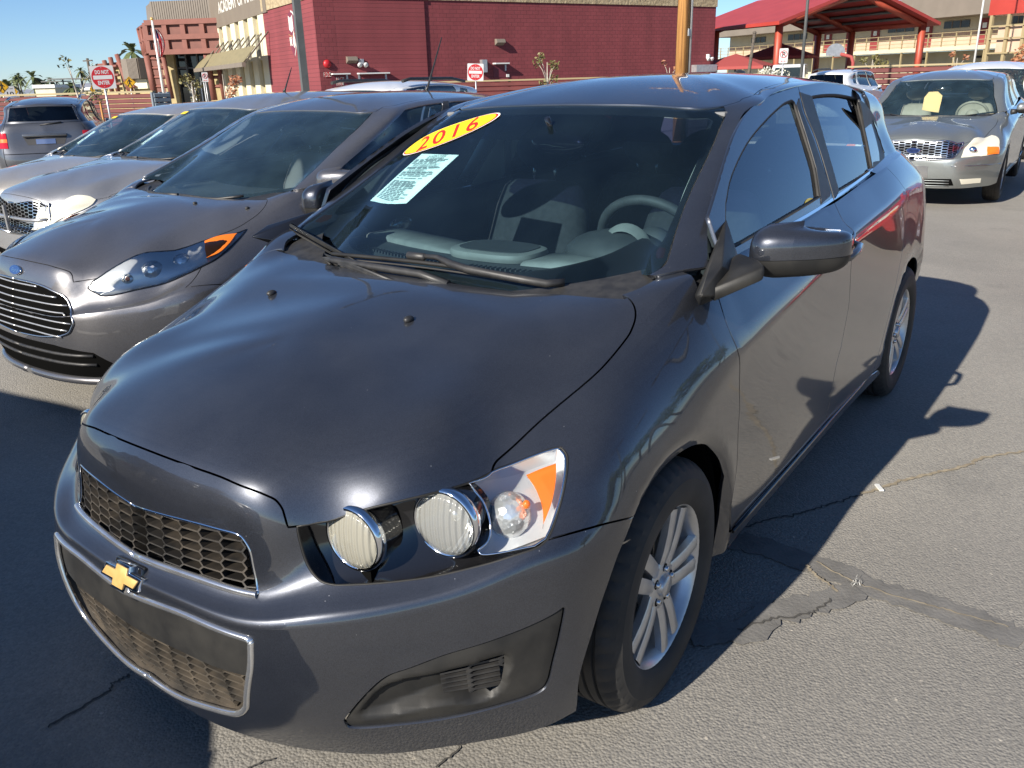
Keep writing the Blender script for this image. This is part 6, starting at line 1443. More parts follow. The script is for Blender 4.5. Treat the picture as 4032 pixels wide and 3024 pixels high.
# wood pole with grain along its length
M['pole_wood'] = mat('pole_wood', (.4, .2, .07), .75); nt, ln, b_ = nodes(M['pole_wood']); tc = nt.new('ShaderNodeTexCoord'); mp = nt.new('ShaderNodeMapping'); mp.inputs['Scale'].default_value = (14, 14, .5); nz = nt.new('ShaderNodeTexNoise'); nz.inputs['Scale'].default_value = 2; nz.inputs['Detail'].default_value = 8
ln.new(tc.outputs['Object'], mp.inputs[0]); ln.new(mp.outputs[0], nz.inputs['Vector']); rp = nt.new('ShaderNodeValToRGB'); rp.color_ramp.elements[0].position = .32; rp.color_ramp.elements[0].color = (.14, .055, .015, 1); rp.color_ramp.elements[1].position = .6; rp.color_ramp.elements[1].color = (.46, .225, .065, 1); ln.new(nz.outputs['Fac'], rp.inputs[0]); ln.new(rp.outputs[0], b_.inputs['Base Color'])
bp = nt.new('ShaderNodeBump'); bp.inputs['Strength'].default_value = .5; bp.inputs['Distance'].default_value = .01; ln.new(nz.outputs['Fac'], bp.inputs['Height']); ln.new(bp.outputs[0], b_.inputs['Normal'])

G2 = lambda x, y: (548.6 + x * .4712, y * .4712)      # sub-views of the photograph
GR = lambda x, y: (1481.2 + x * .33037, y * .33037)
G1 = lambda x, y: (x * .3333, y * .3333)
class Wall:
    """vertical plane through two picture columns at given depths; u runs from the first to the second, d points to the viewer"""
    def __init__(s, a, da, b, db, zg=-.17):
        A = at_depth(a, 150, da); B = at_depth(b, 150, db); s.o = np.array([A[0], A[1], 0.0]); e = np.array([B[0] - A[0], B[1] - A[1], 0]); s.L = np.linalg.norm(e); s.e = e / s.L
        s.n = np.array([-s.e[1], s.e[0], 0]); s.zg = zg
        if s.n @ (CAM - s.o) < 0: s.n = -s.n
    def hit(s, x, y):
        d = ray(x, y); t = (s.n @ (s.o - CAM)) / (s.n @ d); P = CAM + d * t; return float((P - s.o) @ s.e), float(P[2])
    def pt(s, u, z, d=0.0): return tuple(s.o + s.e * u + s.n * d + np.array([0, 0, z]))
    def box(s, b, u0, u1, z0, z1, d0, d1, mi=0):
        u0, u1 = min(u0, u1), max(u0, u1); z0, z1 = min(z0, z1), max(z0, z1)
        vs = [s.pt(u, z, d) for z in (z0, z1) for d in (d0, d1) for u in (u0, u1)]
        fs = [(0, 1, 3, 2), (4, 6, 7, 5), (0, 4, 5, 1), (2, 3, 7, 6), (0, 2, 6, 4), (1, 5, 7, 3)]; return b.add(vs, fs, mi)
    def part(s, name, m, parent, u0, u1, z0, z1, d0, d1, **k): return mk(name, s.box(MB(), u0, u1, z0, z1, d0, d1), m, parent, **k)
    def pbox(s, name, m, parent, x0, y0, x1, y1, d0, d1):
        """by two picture corners"""
        xm, ym = (x0 + x1) / 2, (y0 + y1) / 2; u0, u1 = s.hit(x0, ym)[0], s.hit(x1, ym)[0]; z1, z0 = s.hit(xm, y0)[1], s.hit(xm, y1)[1]; return s.part(name, m, parent, u0, u1, z0, z1, d0, d1)
    def M(s, u, z, d): 
        x = Vector(s.e); y = Vector((0, 0, 1)); n = Vector(s.n)
        if x.cross(y).dot(n) < 0: x = -x
        p = s.pt(u, z, d); return Matrix(((x.x, y.x, n.x, p[0]), (x.y, y.y, n.y, p[1]), (x.z, y.z, n.z, p[2]), (0, 0, 0, 1)))
def root_at(name, label, cat, p, group=None): return thing(name, label, cat, (0, 0, 0), 0, group)
# ---- red block building
gym = thing('red_building', 'large red painted block building with a rough tan stone band along its top', 'building')
WA = Wall(690, 42, 1540, 55); WS = Wall(598, 48.4, 690, 42)
zb_ = WA.hit(*G2(1000, 5))[1]
def cuboid_local(name, W, u0, u1, z0, z1, d0, d1, m, parent):
    """box whose own axes follow the wall, so block courses lie level"""
    X = W.M((u0 + u1) / 2, 0, 0); b = MB(); hw = abs(u1 - u0) / 2
    vs = [(sx * hw, z, d) for z in (z0, z1) for d in (d0, d1) for sx in (-1, 1)]
    fs = [(0, 1, 3, 2), (4, 6, 7, 5), (0, 4, 5, 1), (2, 3, 7, 6), (0, 2, 6, 4), (1, 5, 7, 3)]
    o = b.add(vs, fs).build(name, m, parent); o.matrix_local = X; return o
cuboid_local('wall', WA, 0, WA.L, -.6, zb_, -9.0, 0, M['red_block'], gym)
cuboid_local('wall', WS, 0, WS.L - .02, -.6, zb_, -6.0, 0.004, M['red_block'], gym)
cuboid_local('stone_band', WA, -.06, WA.L + .06, zb_, zb_ + 1.5, -9.0, .06, M['split_stone'], gym)
cuboid_local('stone_band', WS, .0, WS.L + .03, zb_, zb_ + 1.5, -6.0, .055, M['split_stone'], gym)
def on_wall(name, m, W, q0, q1, d, parent, d0=.003): return W.pbox(name, m, parent, *q0, *q1, d0, d)
for q in ((445, 276), (1123, 194)):
    x, y = G2(*q); u, z = WA.hit(x, y); b = MB()
    pr = [(.0, .18), (.22, .16), (.30, -.02), (.0, -.16)]
    vs = [WA.pt(u + su * .27, z + h, d + .003) for su in (-1, 1) for d, h in pr]; b.add(vs, [(0, 1, 2, 3), (7, 6, 5, 4), (0, 4, 5, 1), (1, 5, 6, 2), (2, 6, 7, 3), (0, 3, 7, 4)])
    o = b.build('wall_lamp', M['taupe'], gym)
for q in ((490, 287), (2080, 262)):
    u, z = WA.hit(*G2(*q)); o = mk('flood_light', MB().box(WA.pt(u, z + .05, .05), (.2, .2, .25)), M['white_metal'], gym)
    for du in (-.16, .16): mk('lamp_head', MB().lathe([(.05, 0), (.13, .12), (.13, .16), (0, .16)], 12, axis_M(WA.pt(u + du, z - .05, .15), Vector(WA.n) + Vector((0, 0, -.6)))), M['white_metal'], o)
u, z = WA.hit(*G2(335, 293)); o = mk('alarm_bell', MB().lathe([(.20, 0), (.20, .06), (.13, .13), (0, .14)], 20, axis_M(WA.pt(u, z, .003), WA.n)), M['sign_red'], gym)
o = on_wall('fire_sign', M['sign_red'], WA, G2(325, 331), G2(347, 354), .03, gym); u, z = WA.hit(*G2(336, 342)); b = MB(); add_text(b, 'F.D.C.', WA.M(u, z, .036), .30, .40); mk('sign_letters', b, M['letters'], o)
for (a, b_, c_) in ((355, 430, 340), (475, 610, 337), (1097, 1156, 292)):
    d_ = on_wall('door', M['plum'], WA, G2(a, c_ + 4), G2(b_, c_ + 62), .02, gym)
    on_wall('door_canopy', M['white_metal'], WA, G2(a - 3, c_ - 4), G2(b_ + 2, c_ + 2), .35, gym)
    for xh in ((a + 4,) if b_ - a < 90 else (a + 6, b_ - 6)): 
        u, z = WA.hit(*G2(xh if b_ - a > 90 else b_ - 4, c_ + 18)); mk('door_plate', WA.box(MB(), u - .05, u + .05, z - .16, z + .16, .02, .05), M['galv'], d_)
o = on_wall('notice_board', M['sign_red'], WA, G2(382, 356), G2(405, 392), .045, gym); u, z = WA.hit(*G2(393, 361)); b = MB(); add_text(b, 'FACP', WA.M(u, z, .052), .22, .42)
for k in range(4): u, z = WA.hit(*G2(393, 369 + k * 6)); add_text(b, ('ROOM', 'LOCATED', 'INSIDE', 'DOOR')[k], WA.M(u, z, .052), .13, .40)
mk('sign_letters', b, M['letters'], o)
on_wall('electric_cabinet', M['galv'], WA, G2(1036, 274), G2(1058, 332), .30, gym); on_wall('small_panel', M['white_metal'], WA, G2(1156, 340), G2(1168, 353), .06, gym)
on_wall('electric_cabinet', M['galv'], WA, G2(2005, 297), G2(2098, 330), .5, gym)
mk('control_joint', WA.box(MB(), WA.hit(*G2(752, 100))[0] - .015, WA.hit(*G2(752, 100))[0] + .015, -.2, zb_ - .02, .001, .004), mat('joint', (.09, .016, .02), .9), gym)
# crest and name on the side wall
us, zs_ = WS.hit(*G1(1902, 225)); cr_M = WS.M(us, zs_, .02)
def shield(w, h): return [(-w, h * .72), (-w * .55, h * .92), (0, h), (w * .55, h * .92), (w, h * .72), (w, -.05 * h), (w * .72, -.5 * h), (0, -h), (-w * .72, -.5 * h), (-w, -.05 * h)]
hz_ = abs(WS.hit(*G1(1902, 65))[1] - WS.hit(*G1(1925, 388))[1]) / 2; wz_ = hz_ * .62
crest = mk('school_crest', MB().prism(shield(wz_, hz_), 0, .05, cr_M), M['letters'], gym); mk('crest_field', MB().prism(shield(wz_ * .91, hz_ * .93), .05, .06, cr_M), mat('crest_maroon', (.16, .028, .05), .6), crest)
b = MB(); bk = cr_M @ Matrix.Translation((0, hz_ * .42, .065)); b.add([bk @ Vector(p) for p in ((-wz_ * .5, -.25, 0), (0, -.4, 0), (wz_ * .5, -.25, 0), (wz_ * .5, .45, 0), (0, .3, 0), (-wz_ * .5, .45, 0))], [(0, 1, 4, 5), (1, 2, 3, 4)]); mk('crest_book', b, M['letters'], crest)
b = MB(); add_text(b, '\u03c0', cr_M @ Matrix.Translation((-wz_ * .38, -hz_ * .22, .066)), wz_ * 1.0, bold=.02); mk('crest_symbol', b, M['letters'], crest)
fl = [(0, -.5), (.22, -.35), (.26, -.05), (.12, .18), (.14, .5), (-.08, .25), (-.1, .0), (-.22, .1), (-.26, -.2), (-.18, -.42)]; mk('crest_flame', MB().prism([(p[0] * wz_ * 1.1 + wz_ * .40, p[1] * wz_ * 1.2 - hz_ * .18) for p in fl], .062, .068, cr_M), M['letters'], crest)
mk('crest_band', MB().add([cr_M @ Vector(p) for p in ((-wz_ * .8, hz_ * .02, .063), (0, -hz_ * .10, .063), (wz_ * .8, hz_ * .02, .063), (wz_ * .8, hz_ * .06, .063), (0, -hz_ * .05, .063), (-wz_ * .8, hz_ * .06, .063))], [(0, 1, 4, 5), (1, 2, 3, 4)]), mat('crest_bronze', (.34, .16, .07), .6), crest)
u0_, z0_ = WS.hit(*G1(1870, 460)); u1_, z1_ = WS.hit(*G1(1945, 460)); b = MB(); add_text(b, 'AMS GLE', WS.M((u0_ + u1_) / 2, WS.hit(*G1(1907, 458))[1], .03), 1.0, abs(u1_ - u0_), bold=.015); mk('wall_letters', b, M['letters'], gym)
# ---- striped academy front
aca = thing('academy_building', 'cream and tan striped two-storey school front with a sloping metal awning', 'building')
WC = Wall(480, 61.2, 597, 48.55)
zt_ = WC.hit(*G1(1600, 128))[1]; ztop = zt_ + 2.6
WC.part('wall', M['tan'], aca, 0, WC.L, -.6, zt_, -6, 0); WC.part('sign_band', M['sign_band'], aca, -.25, WC.L + .2, zt_, ztop, -6, .25)
n_s = 6
zs0 = WC.hit(*G1(1650, 440))[1]
for k in range(n_s):
    uc = WC.L * (k + .42) / n_s
    WC.part('pilaster', M['cream'], aca, uc - WC.L / n_s * .26, uc + WC.L / n_s * .26, -.5, zt_ - .002, 0, .22)
    if k < n_s - 1:
        ug = WC.L * (k + .92) / n_s; z1w = WC.hit(*G1(1520, 262))[1]; w_ = WC.part('window', M['window_dark'], aca, ug - WC.L / n_s * .235, ug + WC.L / n_s * .235, z1w - 1.35, z1w, .002, .05)
        WC.part('window_sill', M['cream'], w_, ug - WC.L / n_s * .238, ug + WC.L / n_s * .238, z1w - 1.45, z1w - 1.352, .002, .10)
zaw = WC.hit(*G1(1630, 432))[1]
WC.part('awning_beam', M['taupe'], aca, -.4, WC.L + .1, zaw - .12, zaw + .12, 1.75, 1.95)
for k in range(11):
    uu = -.3 + (WC.L + .3) * k / 10; mk('awning_rod', MB().tube([WC.pt(uu, zaw, 1.85), WC.pt(uu, zaw + 1.75, .22)], .045, 5), M['taupe'], aca)
aw = [WC.pt(-.35, zaw + .14, 1.86), WC.pt(WC.L + .05, zaw + .14, 1.86), WC.pt(WC.L + .05, zaw + 1.0, 1.06), WC.pt(-.35, zaw + 1.0, 1.06)]
mk('awning_sheet', MB().add(aw + [(p[0], p[1], p[2] - .05) for p in aw], [(0, 1, 2, 3), (7, 6, 5, 4), (0, 4, 5, 1), (1, 5, 6, 2), (2, 6, 7, 3), (3, 7, 4, 0)]), noise_col(mat('awning_mesh', rough=.7), 4, (.17, .145, .08), (.22, .185, .10)), aca)
uL, zL = WC.hit(*G1(1440, 62)); uR, zR = WC.hit(*G1(1700, -8)); b = MB(); zc_ = (WC.hit(*G1(1450, 88))[1] + WC.hit(*G1(1450, 8))[1]) / 2
add_text(b, 'ACADEMY OF MATH', WC.M((uL + uR) / 2, zc_, .26), 1.35 * (WC.hit(*G1(1450, 8))[1] - WC.hit(*G1(1450, 88))[1]), abs(uR - uL), bold=.02); mk('sign_letters', b, M['letters'], aca)
# ---- entrance portal
por = thing('entrance_portal', 'rust red framed entrance portal with a tall dark glass doorway', 'building')
WP = Wall(318, 60.5, 486, 60.0)
def pz(x, y): return WP.hit(*G1(x, y))
uA, zA = pz(957, 148); uB, _ = pz(1462, 140); zB = pz(1200, 338)[1]
WP.part('fascia', M['portal_panel'], por, uA, uB, zB, zA, -2.5, 0)
cols = [957, 1080, 1198, 1322, 1462]
for k, cx_ in enumerate(cols): u = pz(cx_, 240)[0]; WP.part('frame_post', M['portal_red'], por, u - .17, u + .17, zB + .002, zA - .002, .001, .20)
for yy in (140, 238, 334): z = pz(1200, yy)[1]; WP.part('frame_rail', M['portal_red'], por, uA - .17, uB, z - .17, z + .17, .21, .24)
# slanted left return
b = MB(); pts = [pz(957, 148), pz(957, 338)]; L0 = at_depth(*G1(893, 188), 64.5); L1 = at_depth(*G1(935, 365), 64.5)
b.add([WP.pt(*pts[0], -.001), WP.pt(*pts[1], -.001), tuple(L1), tuple(L0)], [(0, 1, 2, 3)]); mk('fascia_return', b, M['portal_panel'], por)
for t in (0, .34, .67, 1): 
    A_ = Vector(WP.pt(*pts[0], .05)).lerp(Vector(L0), t); B_ = Vector(WP.pt(*pts[1], .05)).lerp(Vector(L1), t); mk('frame_post', MB().tube([A_, B_], .14, 4), M['portal_red'], por)
for t in (0, .5, 1): A_ = Vector(WP.pt(*pts[0], .05)).lerp(Vector(WP.pt(*pts[1], .05)), t); B_ = Vector(L0).lerp(Vector(L1), t); mk('frame_rail', MB().tube([A_, B_], .12, 4), M['portal_red'], por)
WPb = Wall(318, 62.5, 490, 62.0)
def pb(x, y): return WPb.hit(*G1(x, y))
WPb.part('back_wall', M['portal_panel'], por, pb(950, 400)[0], pb(1060, 400)[0], -.5, pb(1000, 330)[1], -.5, 0)
WPb.part('jamb', M['tan'], por, pb(1060, 400)[0], pb(1140, 400)[0], -.5, pb(1000, 330)[1], -.4, .3); WPb.part('jamb', M['tan'], por, pb(1345, 400)[0], pb(1500, 400)[0], -.5, pb(1000, 330)[1], -.4, .3)
gl = WPb.part('entrance_glass', M['store_glass'], por, pb(1140, 400)[0], pb(1345, 400)[0], -.5, pb(1200, 338)[1], -.3, -.1)
for x in (1140, 1205, 1280, 1345): u = pb(x, 400)[0]; WPb.part('mullion', M['grey_steel'], gl, u - .06, u + .06, -.5, pb(1200, 338)[1], -.098, .02)
for y in (345, 440, 530): z = pb(1240, y)[1]; WPb.part('transom', M['grey_steel'], gl, pb(1140, 400)[0] + .062, pb(1345, 400)[0] - .062, z - .05, z + .05, -.097, .0)
for x in (1245, 1268, 1310, 1330): u = pb(x, 600)[0]; WPb.part('door_stile', M['galv'], gl, u - .035, u + .035, -.45, pb(1240, 532)[1] - .06, -.096, .03)
def leg(xa, ya, xb, yb, w=.28):
    A_ = Vector(WP.pt(*pz(xa, ya), -.15)); B_ = Vector(WP.pt(*pz(xb, yb), -.15)); mk('portal_leg', MB().tube([A_, B_], w, 4), M['portal_red'], por)
leg(945, 360, 1002, 640); leg(1045, 340, 1110, 640, .2); leg(1330, 340, 1385, 650); leg(1395, 338, 1450, 650, .2)
for y in (380, 440, 500, 560): 
    for a, b__ in ((955, 1050), (1345, 1405)): dx = (y - 340) * .19; A_ = Vector(WP.pt(*pz(a + dx, y), -.15)); B_ = Vector(WP.pt(*pz(b__ + dx, y), -.15)); mk('leg_brace', MB().tube([A_, B_], .12, 4), M['portal_red'], por)
WR = Wall(310, 64, 478, 63.5); ur0, zr0 = WR.hit(*G1(1000, 140)); ur1, zr1 = WR.hit(*G1(1425, 8)); zr1 += .15
WR.part('ribbed_box', M['taupe'], por, ur0, ur1 + .4, zr0 - 1.5, zr1, -5, 0)
b = MB(); nr = 30
for k in range(nr): u = ur0 + (ur1 - ur0) * (k + .5) / nr; WR.box(b, u - .07, u + .07, zr0 - 1.5, zr1 - .02, .001, .32)
o = b.build('wall_rib', M['taupe'], por); o['kind'] = 'stuff'
q0 = at_depth(*G1(945, 42), 68); q1 = at_depth(*G1(955, 150), 68); mk('box_return', MB().add([WR.pt(ur0, zr0, .0), WR.pt(ur0, zr1, .0), tuple(q0), tuple(q1)], [(0, 1, 2, 3)]), M['taupe'], por)
# ---- low wing with fins to its left
wing_ = thing('school_wing', 'low tan school wing with leaning rust red fins behind the do not enter sign', 'building')
WL = Wall(215, 74, 330, 66)
def pl(x, y): return WL.hit(*G1(x, y))
WL.part('wall', M['tan'], wing_, pl(640, 500)[0], pl(985, 500)[0], -.5, pl(800, 420)[1], -4, 0)
WL.part('roof_edge', M['portal_red'], wing_, pl(640, 420)[0], pl(860, 420)[0], pl(750, 440)[1], pl(750, 405)[1], -4, .3)
WL.part('ribbed_box', M['taupe'], wing_, pl(862, 440)[0], pl(975, 440)[0], pl(900, 512)[1], pl(900, 380)[1], -3, .9)
b = MB(); ua, ub = pl(905, 440)[0], pl(975, 440)[0]
for k in range(9): u = ua + (ub - ua) * (k + .5) / 9; WL.box(b, u - .08, u + .08, pl(900, 510)[1], pl(900, 383)[1], .901, 1.02)
o = b.build('wall_rib', M['taupe'], wing_); o['kind'] = 'stuff'
WL.part('white_fascia', M['cream'], wing_, pl(900, 540)[0], pl(985, 540)[0], pl(900, 575)[1], pl(900, 515)[1], .001, .4)
for xt, xb, yt in ((722, 775, 392), (762, 815, 372), (805, 890, 355), (850, 905, 440)):
    A_ = Vector(WL.pt(*pl(xt, yt), .6)); B_ = Vector(WL.pt(*pl(xb, 600), .6)); mk('fin', MB().tube([A_, B_], .22, 4), M['portal_red'], wing_)
    for t in (.25, .5, .75): p = A_.lerp(B_, t); mk('fin_brace', MB().tube([p, p + Vector(WL.e) * 1.1], .12, 4), M['portal_red'], wing_)
# ---- open red canopy
can = thing('red_canopy', 'open steel canopy with a red gabled metal roof on red columns', 'canopy')
Ac, Bc, Cc, Dc = at_depth(*GR(615, 140), 55), at_depth(*GR(1552, 148), 61), at_depth(*GR(200, 183), 61), at_depth(*GR(1100, 190), 68)
eh = float(np.mean([Ac[2], Bc[2], Cc[2], Dc[2]]))
for p in (Ac, Bc, Cc, Dc): p[2] = eh
Cx = Cc + (Cc - Ac) * .55; Dx = Cx + (Bc - Ac)
Ap = (Ac + Bc) / 2 + np.array([0, 0, 2.05]); Cp = Ap + (Cx - Ac)
ov_ = (Ac - Bc) / np.linalg.norm(Ac - Bc); fo = (Ac - Cc) / np.linalg.norm(Ac - Cc)
def slope(E0, E1, R0, R1, side):
    dn = (E0 - R0) * .12; f0 = fo * .9
    q = [E0 + dn + f0, E1 + dn, R1, R0 + f0]; up = np.array([0, 0, .22])
    return [tuple(p) for p in q] + [tuple(p + up) for p in q]
bf = [(3, 2, 1, 0), (4, 5, 6, 7), (0, 1, 5, 4), (1, 2, 6, 5), (2, 3, 7, 6), (3, 0, 4, 7)]
mk('roof_slope', MB().add(slope(Ac, Cx, Ap, Cp, 1), bf), M['roof_red'], can); mk('roof_slope', MB().add(slope(Bc, Dx, Ap, Cp, -1), bf), M['roof_red'], can)
def beam(a, b__, w, name, m, dz=0): mk(name, MB().tube([Vector(a) + Vector((0, 0, dz)), Vector(b__) + Vector((0, 0, dz))], w, 4), m, can)
for base in (Ac, Cc, Cx): 
    sh = base - Ac; beam(Ac + sh, Ap + sh, .26, 'rafter', M['steel_red'], -.15); beam(Bc + sh, Ap + sh, .26, 'rafter', M['steel_red'], -.15)
    for c_ in (Ac, Bc): beam(c_ + sh, (c_ + sh) * [1, 1, 0] + [0, 0, -.4], .27, 'column', M['steel_red'])
for E0, E1 in ((Ac, Cx), (Bc, Dx)): beam(E0, E1, .20, 'eave_beam', M['steel_red'], -.05)
for f in (.2, .4, .6, .8):
    for E_ in (Ac, Bc): a0 = E_ + (Ap - E_) * f; beam(a0, a0 + (Cx - Ac), .11, 'purlin', M['grey_steel'], -.10)
# ---- two-storey school behind
sch = thing('school_building', 'long two-storey cream school with red doors and a railed upper walkway', 'building')
W2 = Wall(1540, 98, 2260, 62)
def p2(x, y): return W2.hit(*GR(x, y))
zS = p2(1500, 316)[1]; zC = p2(1600, 122)[1]; Ls = W2.L; zmid = zS + 1.25
W2.part('upper_wall', M['school_cream'], sch, 0, Ls, zmid, zC, -8, -2.2); W2.part('upper_dado', M['school_pink'], sch, 0, Ls, zS, zmid - .002, -8, -2.18)
W2.part('lower_wall', M['school_cream'], sch, 0, Ls, -.6, zS - .32, -8, -2.2)
W2.part('parapet', M['taupe'], sch, -.3, Ls, zC, zC + 1.7, -8.3, .3); W2.part('walkway_slab', M['school_cream'], sch, 0, Ls, zS - .30, zS - .002, -2.17, .1)
for x, y0, y1 in ((1820, 168, 287), (1455, 200, 312), (962, 243, 342), (1122, 230, 326), (820, 256, 340), (495, 285, 340), (750, 262, 345)):
    u = p2(x, 250)[0]; d_ = W2.part('door', M['door_red'], sch, u - .52, u + .52, zS + .002, zS + 2.1, -2.17, -2.12); W2.part('door_window', M['paper'], d_, u - .2, u + .2, zS + 1.35, zS + 1.75, -2.119, -2.10)
for x0, x1, y in ((1205, 1372, 221), (1565, 1728, 192), (2008, 2122, 162), (560, 680, 280), (325, 415, 302)):
    u0_, u1_ = p2(x0, y)[0], p2(x1, y)[0]; zc_ = zS + 1.78; w_ = W2.part('window', M['window_dark'], sch, u0_, u1_, zc_ - .28, zc_ + .28, -2.17, -2.13)
    for t in (.33, .66): u = u0_ + (u1_ - u0_) * t; W2.part('window_bar', M['taupe'], w_, u - .04, u + .04, zc_ - .28, zc_ + .28, -2.129, -2.10)
for x in (1458, 1824, 820, 488): u = p2(x, 180)[0]; W2.part('wall_light', M['sign_black'], sch, u - .3, u + .3, zS + 2.30, zS + 2.45, -2.17, -1.95)
for x in (1430, 1795): u = p2(x, 380)[0]; W2.part('wall_light', M['sign_black'], sch, u - .3, u + .3, zS - .95, zS - .78, -2.17, -1.95)
nr = 30
for k in range(nr + 1): u = Ls * k / nr; W2.part('rail_post', M['rail'], sch, u - .04, u + .04, zS, zS + 1.12, .0, .08)
for h in (.12, .42, .76, 1.08): W2.part('hand_rail', M['rail'], sch, 0, Ls, zS + h - .022, zS + h + .022, .082, .12)
for k in range(0, nr + 1, 2): u = Ls * k / nr; W2.part('walkway_post', M['rail'], sch, u - .06, u + .06, -.5, zS - .31, -.1, .02)
for k in range(7): u = Ls * (.36 + k * .09); W2.part('lower_window', M['cream'], sch, u - 1.1, u + 1.1, .35, .9, -2.17, -2.12)
# red roofed stair block at the right edge
st = thing('stair_block', 'red screened stair tower with a red roof corner at the right edge', 'building')
W3 = Wall(2130, 58, 2270, 54)
def p3(x, y): return W3.hit(*GR(x, y))
W3.part('roof_fascia', M['roof_red'], st, p3(2000, 50)[0], W3.L, p3(2080, 95)[1], p3(2080, -40)[1], -3, .2)
W3.part('screen', M['school_pink'], st, p3(2035, 250)[0], W3.L, p3(2100, 345)[1], p3(2100, 165)[1], -.3, 0)
for x in (1978, 2090, 2200): u = p3(x + 20, 200)[0]; W3.part('stair_post', M['rail'], st, u - .10, u + .10, -.5, p3(2080, 95)[1] - .002, .001, .2)
for y in (168, 250, 345): z = p3(2100, y)[1]; W3.part('stair_rail', M['rail'], st, p3(2000, 250)[0], W3.L, z - .05, z + .05, .201, .28)
# ---- red slatted fences
def fence(label, x0, d0, x1, d1, ztop, n, parts=1, name='slat_fence', zg=-.17, m='fence_red', cap=True):
    W = Wall(x0, d0, x1, d1); f = thing(name, label, 'fence'); h = (ztop - zg) / n
    for k in range(n):
        za = zg + h * k; o = mk('slat', MB().add([W.pt(u, z, d) for u in (0, W.L) for z, d in ((za + .01, 0), (za + h * .2, .05), (za + h * .8, .05), (za + h - .01, 0), (za + h - .01, -.02), (za + .01, -.02))], [(0, 1, 7, 6), (1, 2, 8, 7), (2, 3, 9, 8), (3, 4, 10, 9), (4, 5, 11, 10), (5, 0, 6, 11), (0, 5, 4, 3, 2, 1), (6, 7, 8, 9, 10, 11)]), M[m], f)
    npst = max(2, int(W.L / 3))
    for k in range(npst + 1): u = W.L * k / npst; W.part('fence_post', M[m], f, u - .06, u + .06, zg - .3, ztop + .03, -.16, -.025)
    if cap: W.part('cap_rail', M['rail'], f, 0, W.L, ztop + .032, ztop + .10, -.18, .06)
    return f
zt1 = float(at_depth(*G1(500, 618), 32)[2]); fence('dark red corrugated fence behind the do not enter sign on the left', -60, 32.5, 323, 31.5, zt1, 9, zg=-.25)
fence('grey metal fence panel at the end of the left red fence', 323, 31.4, 357, 31.8, zt1 + .01, 9, m='fence_grey', zg=-.25, cap=False)
zt2 = float(at_depth(*G2(1000, 380), 36)[2]); fence('dark red slatted fence in front of the red building', 905, 36.5, 1475, 38, zt2, 8, zg=-.2)
zt3 = float(at_depth(*GR(1400, 440), 33)[2]); fence('dark red slatted fence behind the grey-green sedan', 1830, 34, 2290, 31, zt3, 8)
# ------------------------------------------------------------------ poles, signs, plants
def foot(p): return (float(p[0]), float(p[1]), gz(p[0]))
def pole(name, label, cat, x, y, d, r, h, m, n=12, square=False, taper=1.0, lean=(0, 0)):
    p = foot(at_depth(x, y, d)); t = thing(name, label, cat, p)
    b = MB().tube([(0, 0, -.3), (lean[0] * h, lean[1] * h, h)], [r, r * taper], 4 if square else n, smooth=not square); o = b.build('shaft', m, t)
    if square: o.rotation_euler.z = R(20)
    return t
t = pole('lamp_post', 'grey square steel lamp post standing before the red building, top out of frame', 'lamp post', 652, 120, 16, .092, 9, M['grey_steel'], square=True)
mk('lamp_arm', MB().box((0, 0, 8.95), (1.8, .1, .1)), M['grey_steel'], t); mk('lamp_head', MB().box((.9, 0, 8.9), (.7, .35, .12)), M['grey_steel'], t, bevel=.02); mk('lamp_head', MB().box((-.9, 0, 8.9), (.7, .35, .12)), M['grey_steel'], t, bevel=.02); mk('base', MB().lathe([(.3, -.05), (.3, .5), (.0, .5)], 20), M['split_stone'], t)
t = pole('utility_pole', 'round orange-brown wooden utility pole rising behind the dark hatchback roof', 'utility pole', 1475, 80, 20, .155, 10, M['pole_wood'], 16, taper=.85)
mk('conduit', MB().tube([(-.10, .155, -.2), (-.10, .15, 9.5)], .035, 8), M['galv'], t); mk('crossarm', MB().box((0, 0, 9.3), (.12, 2.4, .12)), M['pole_wood'], t)
for y in (-1.0, -.4, .4, 1.0): mk('insulator', MB().lathe([(.03, 0), (.06, .06), (.03, .1), (0, .16)], 8, Matrix.Translation((0, y, 9.36))), M['white_metal'], t)
mk('pole_tag', MB().box((.0, .16, 2.6), (.12, .01, .16)), M['white_metal'], t)
t = pole('lamp_post', 'thin dark grey lamp pole standing in front of the red canopy', 'lamp post', 1738, 80, 27, .055, 9, M['grey_steel'], 10, taper=.8)
mk('lamp_head', MB().box((.4, 0, 9.0), (.9, .35, .12)), M['grey_steel'], t, bevel=.02)
t = pole('flag_pole', 'tall white pole in front of the cream school at the right', 'pole', 2115, 65, 50, .065, 14, M['white_metal'], 10, taper=.7); mk('finial', MB().ellipsoid((0, 0, 14.05), (.12, .12, .12)), M['white_metal'], t)
t = pole('leaning_post', 'dark rough post leaning slightly under the canopy', 'post', 1612, 140, 40, .11, 3.4, M['bark_dark'], 8, taper=.6, lean=(-.05, .07)); mk('cap', MB().ellipsoid((-.17, .24, 3.42), (.09, .09, .08)), M['bark_dark'], t)
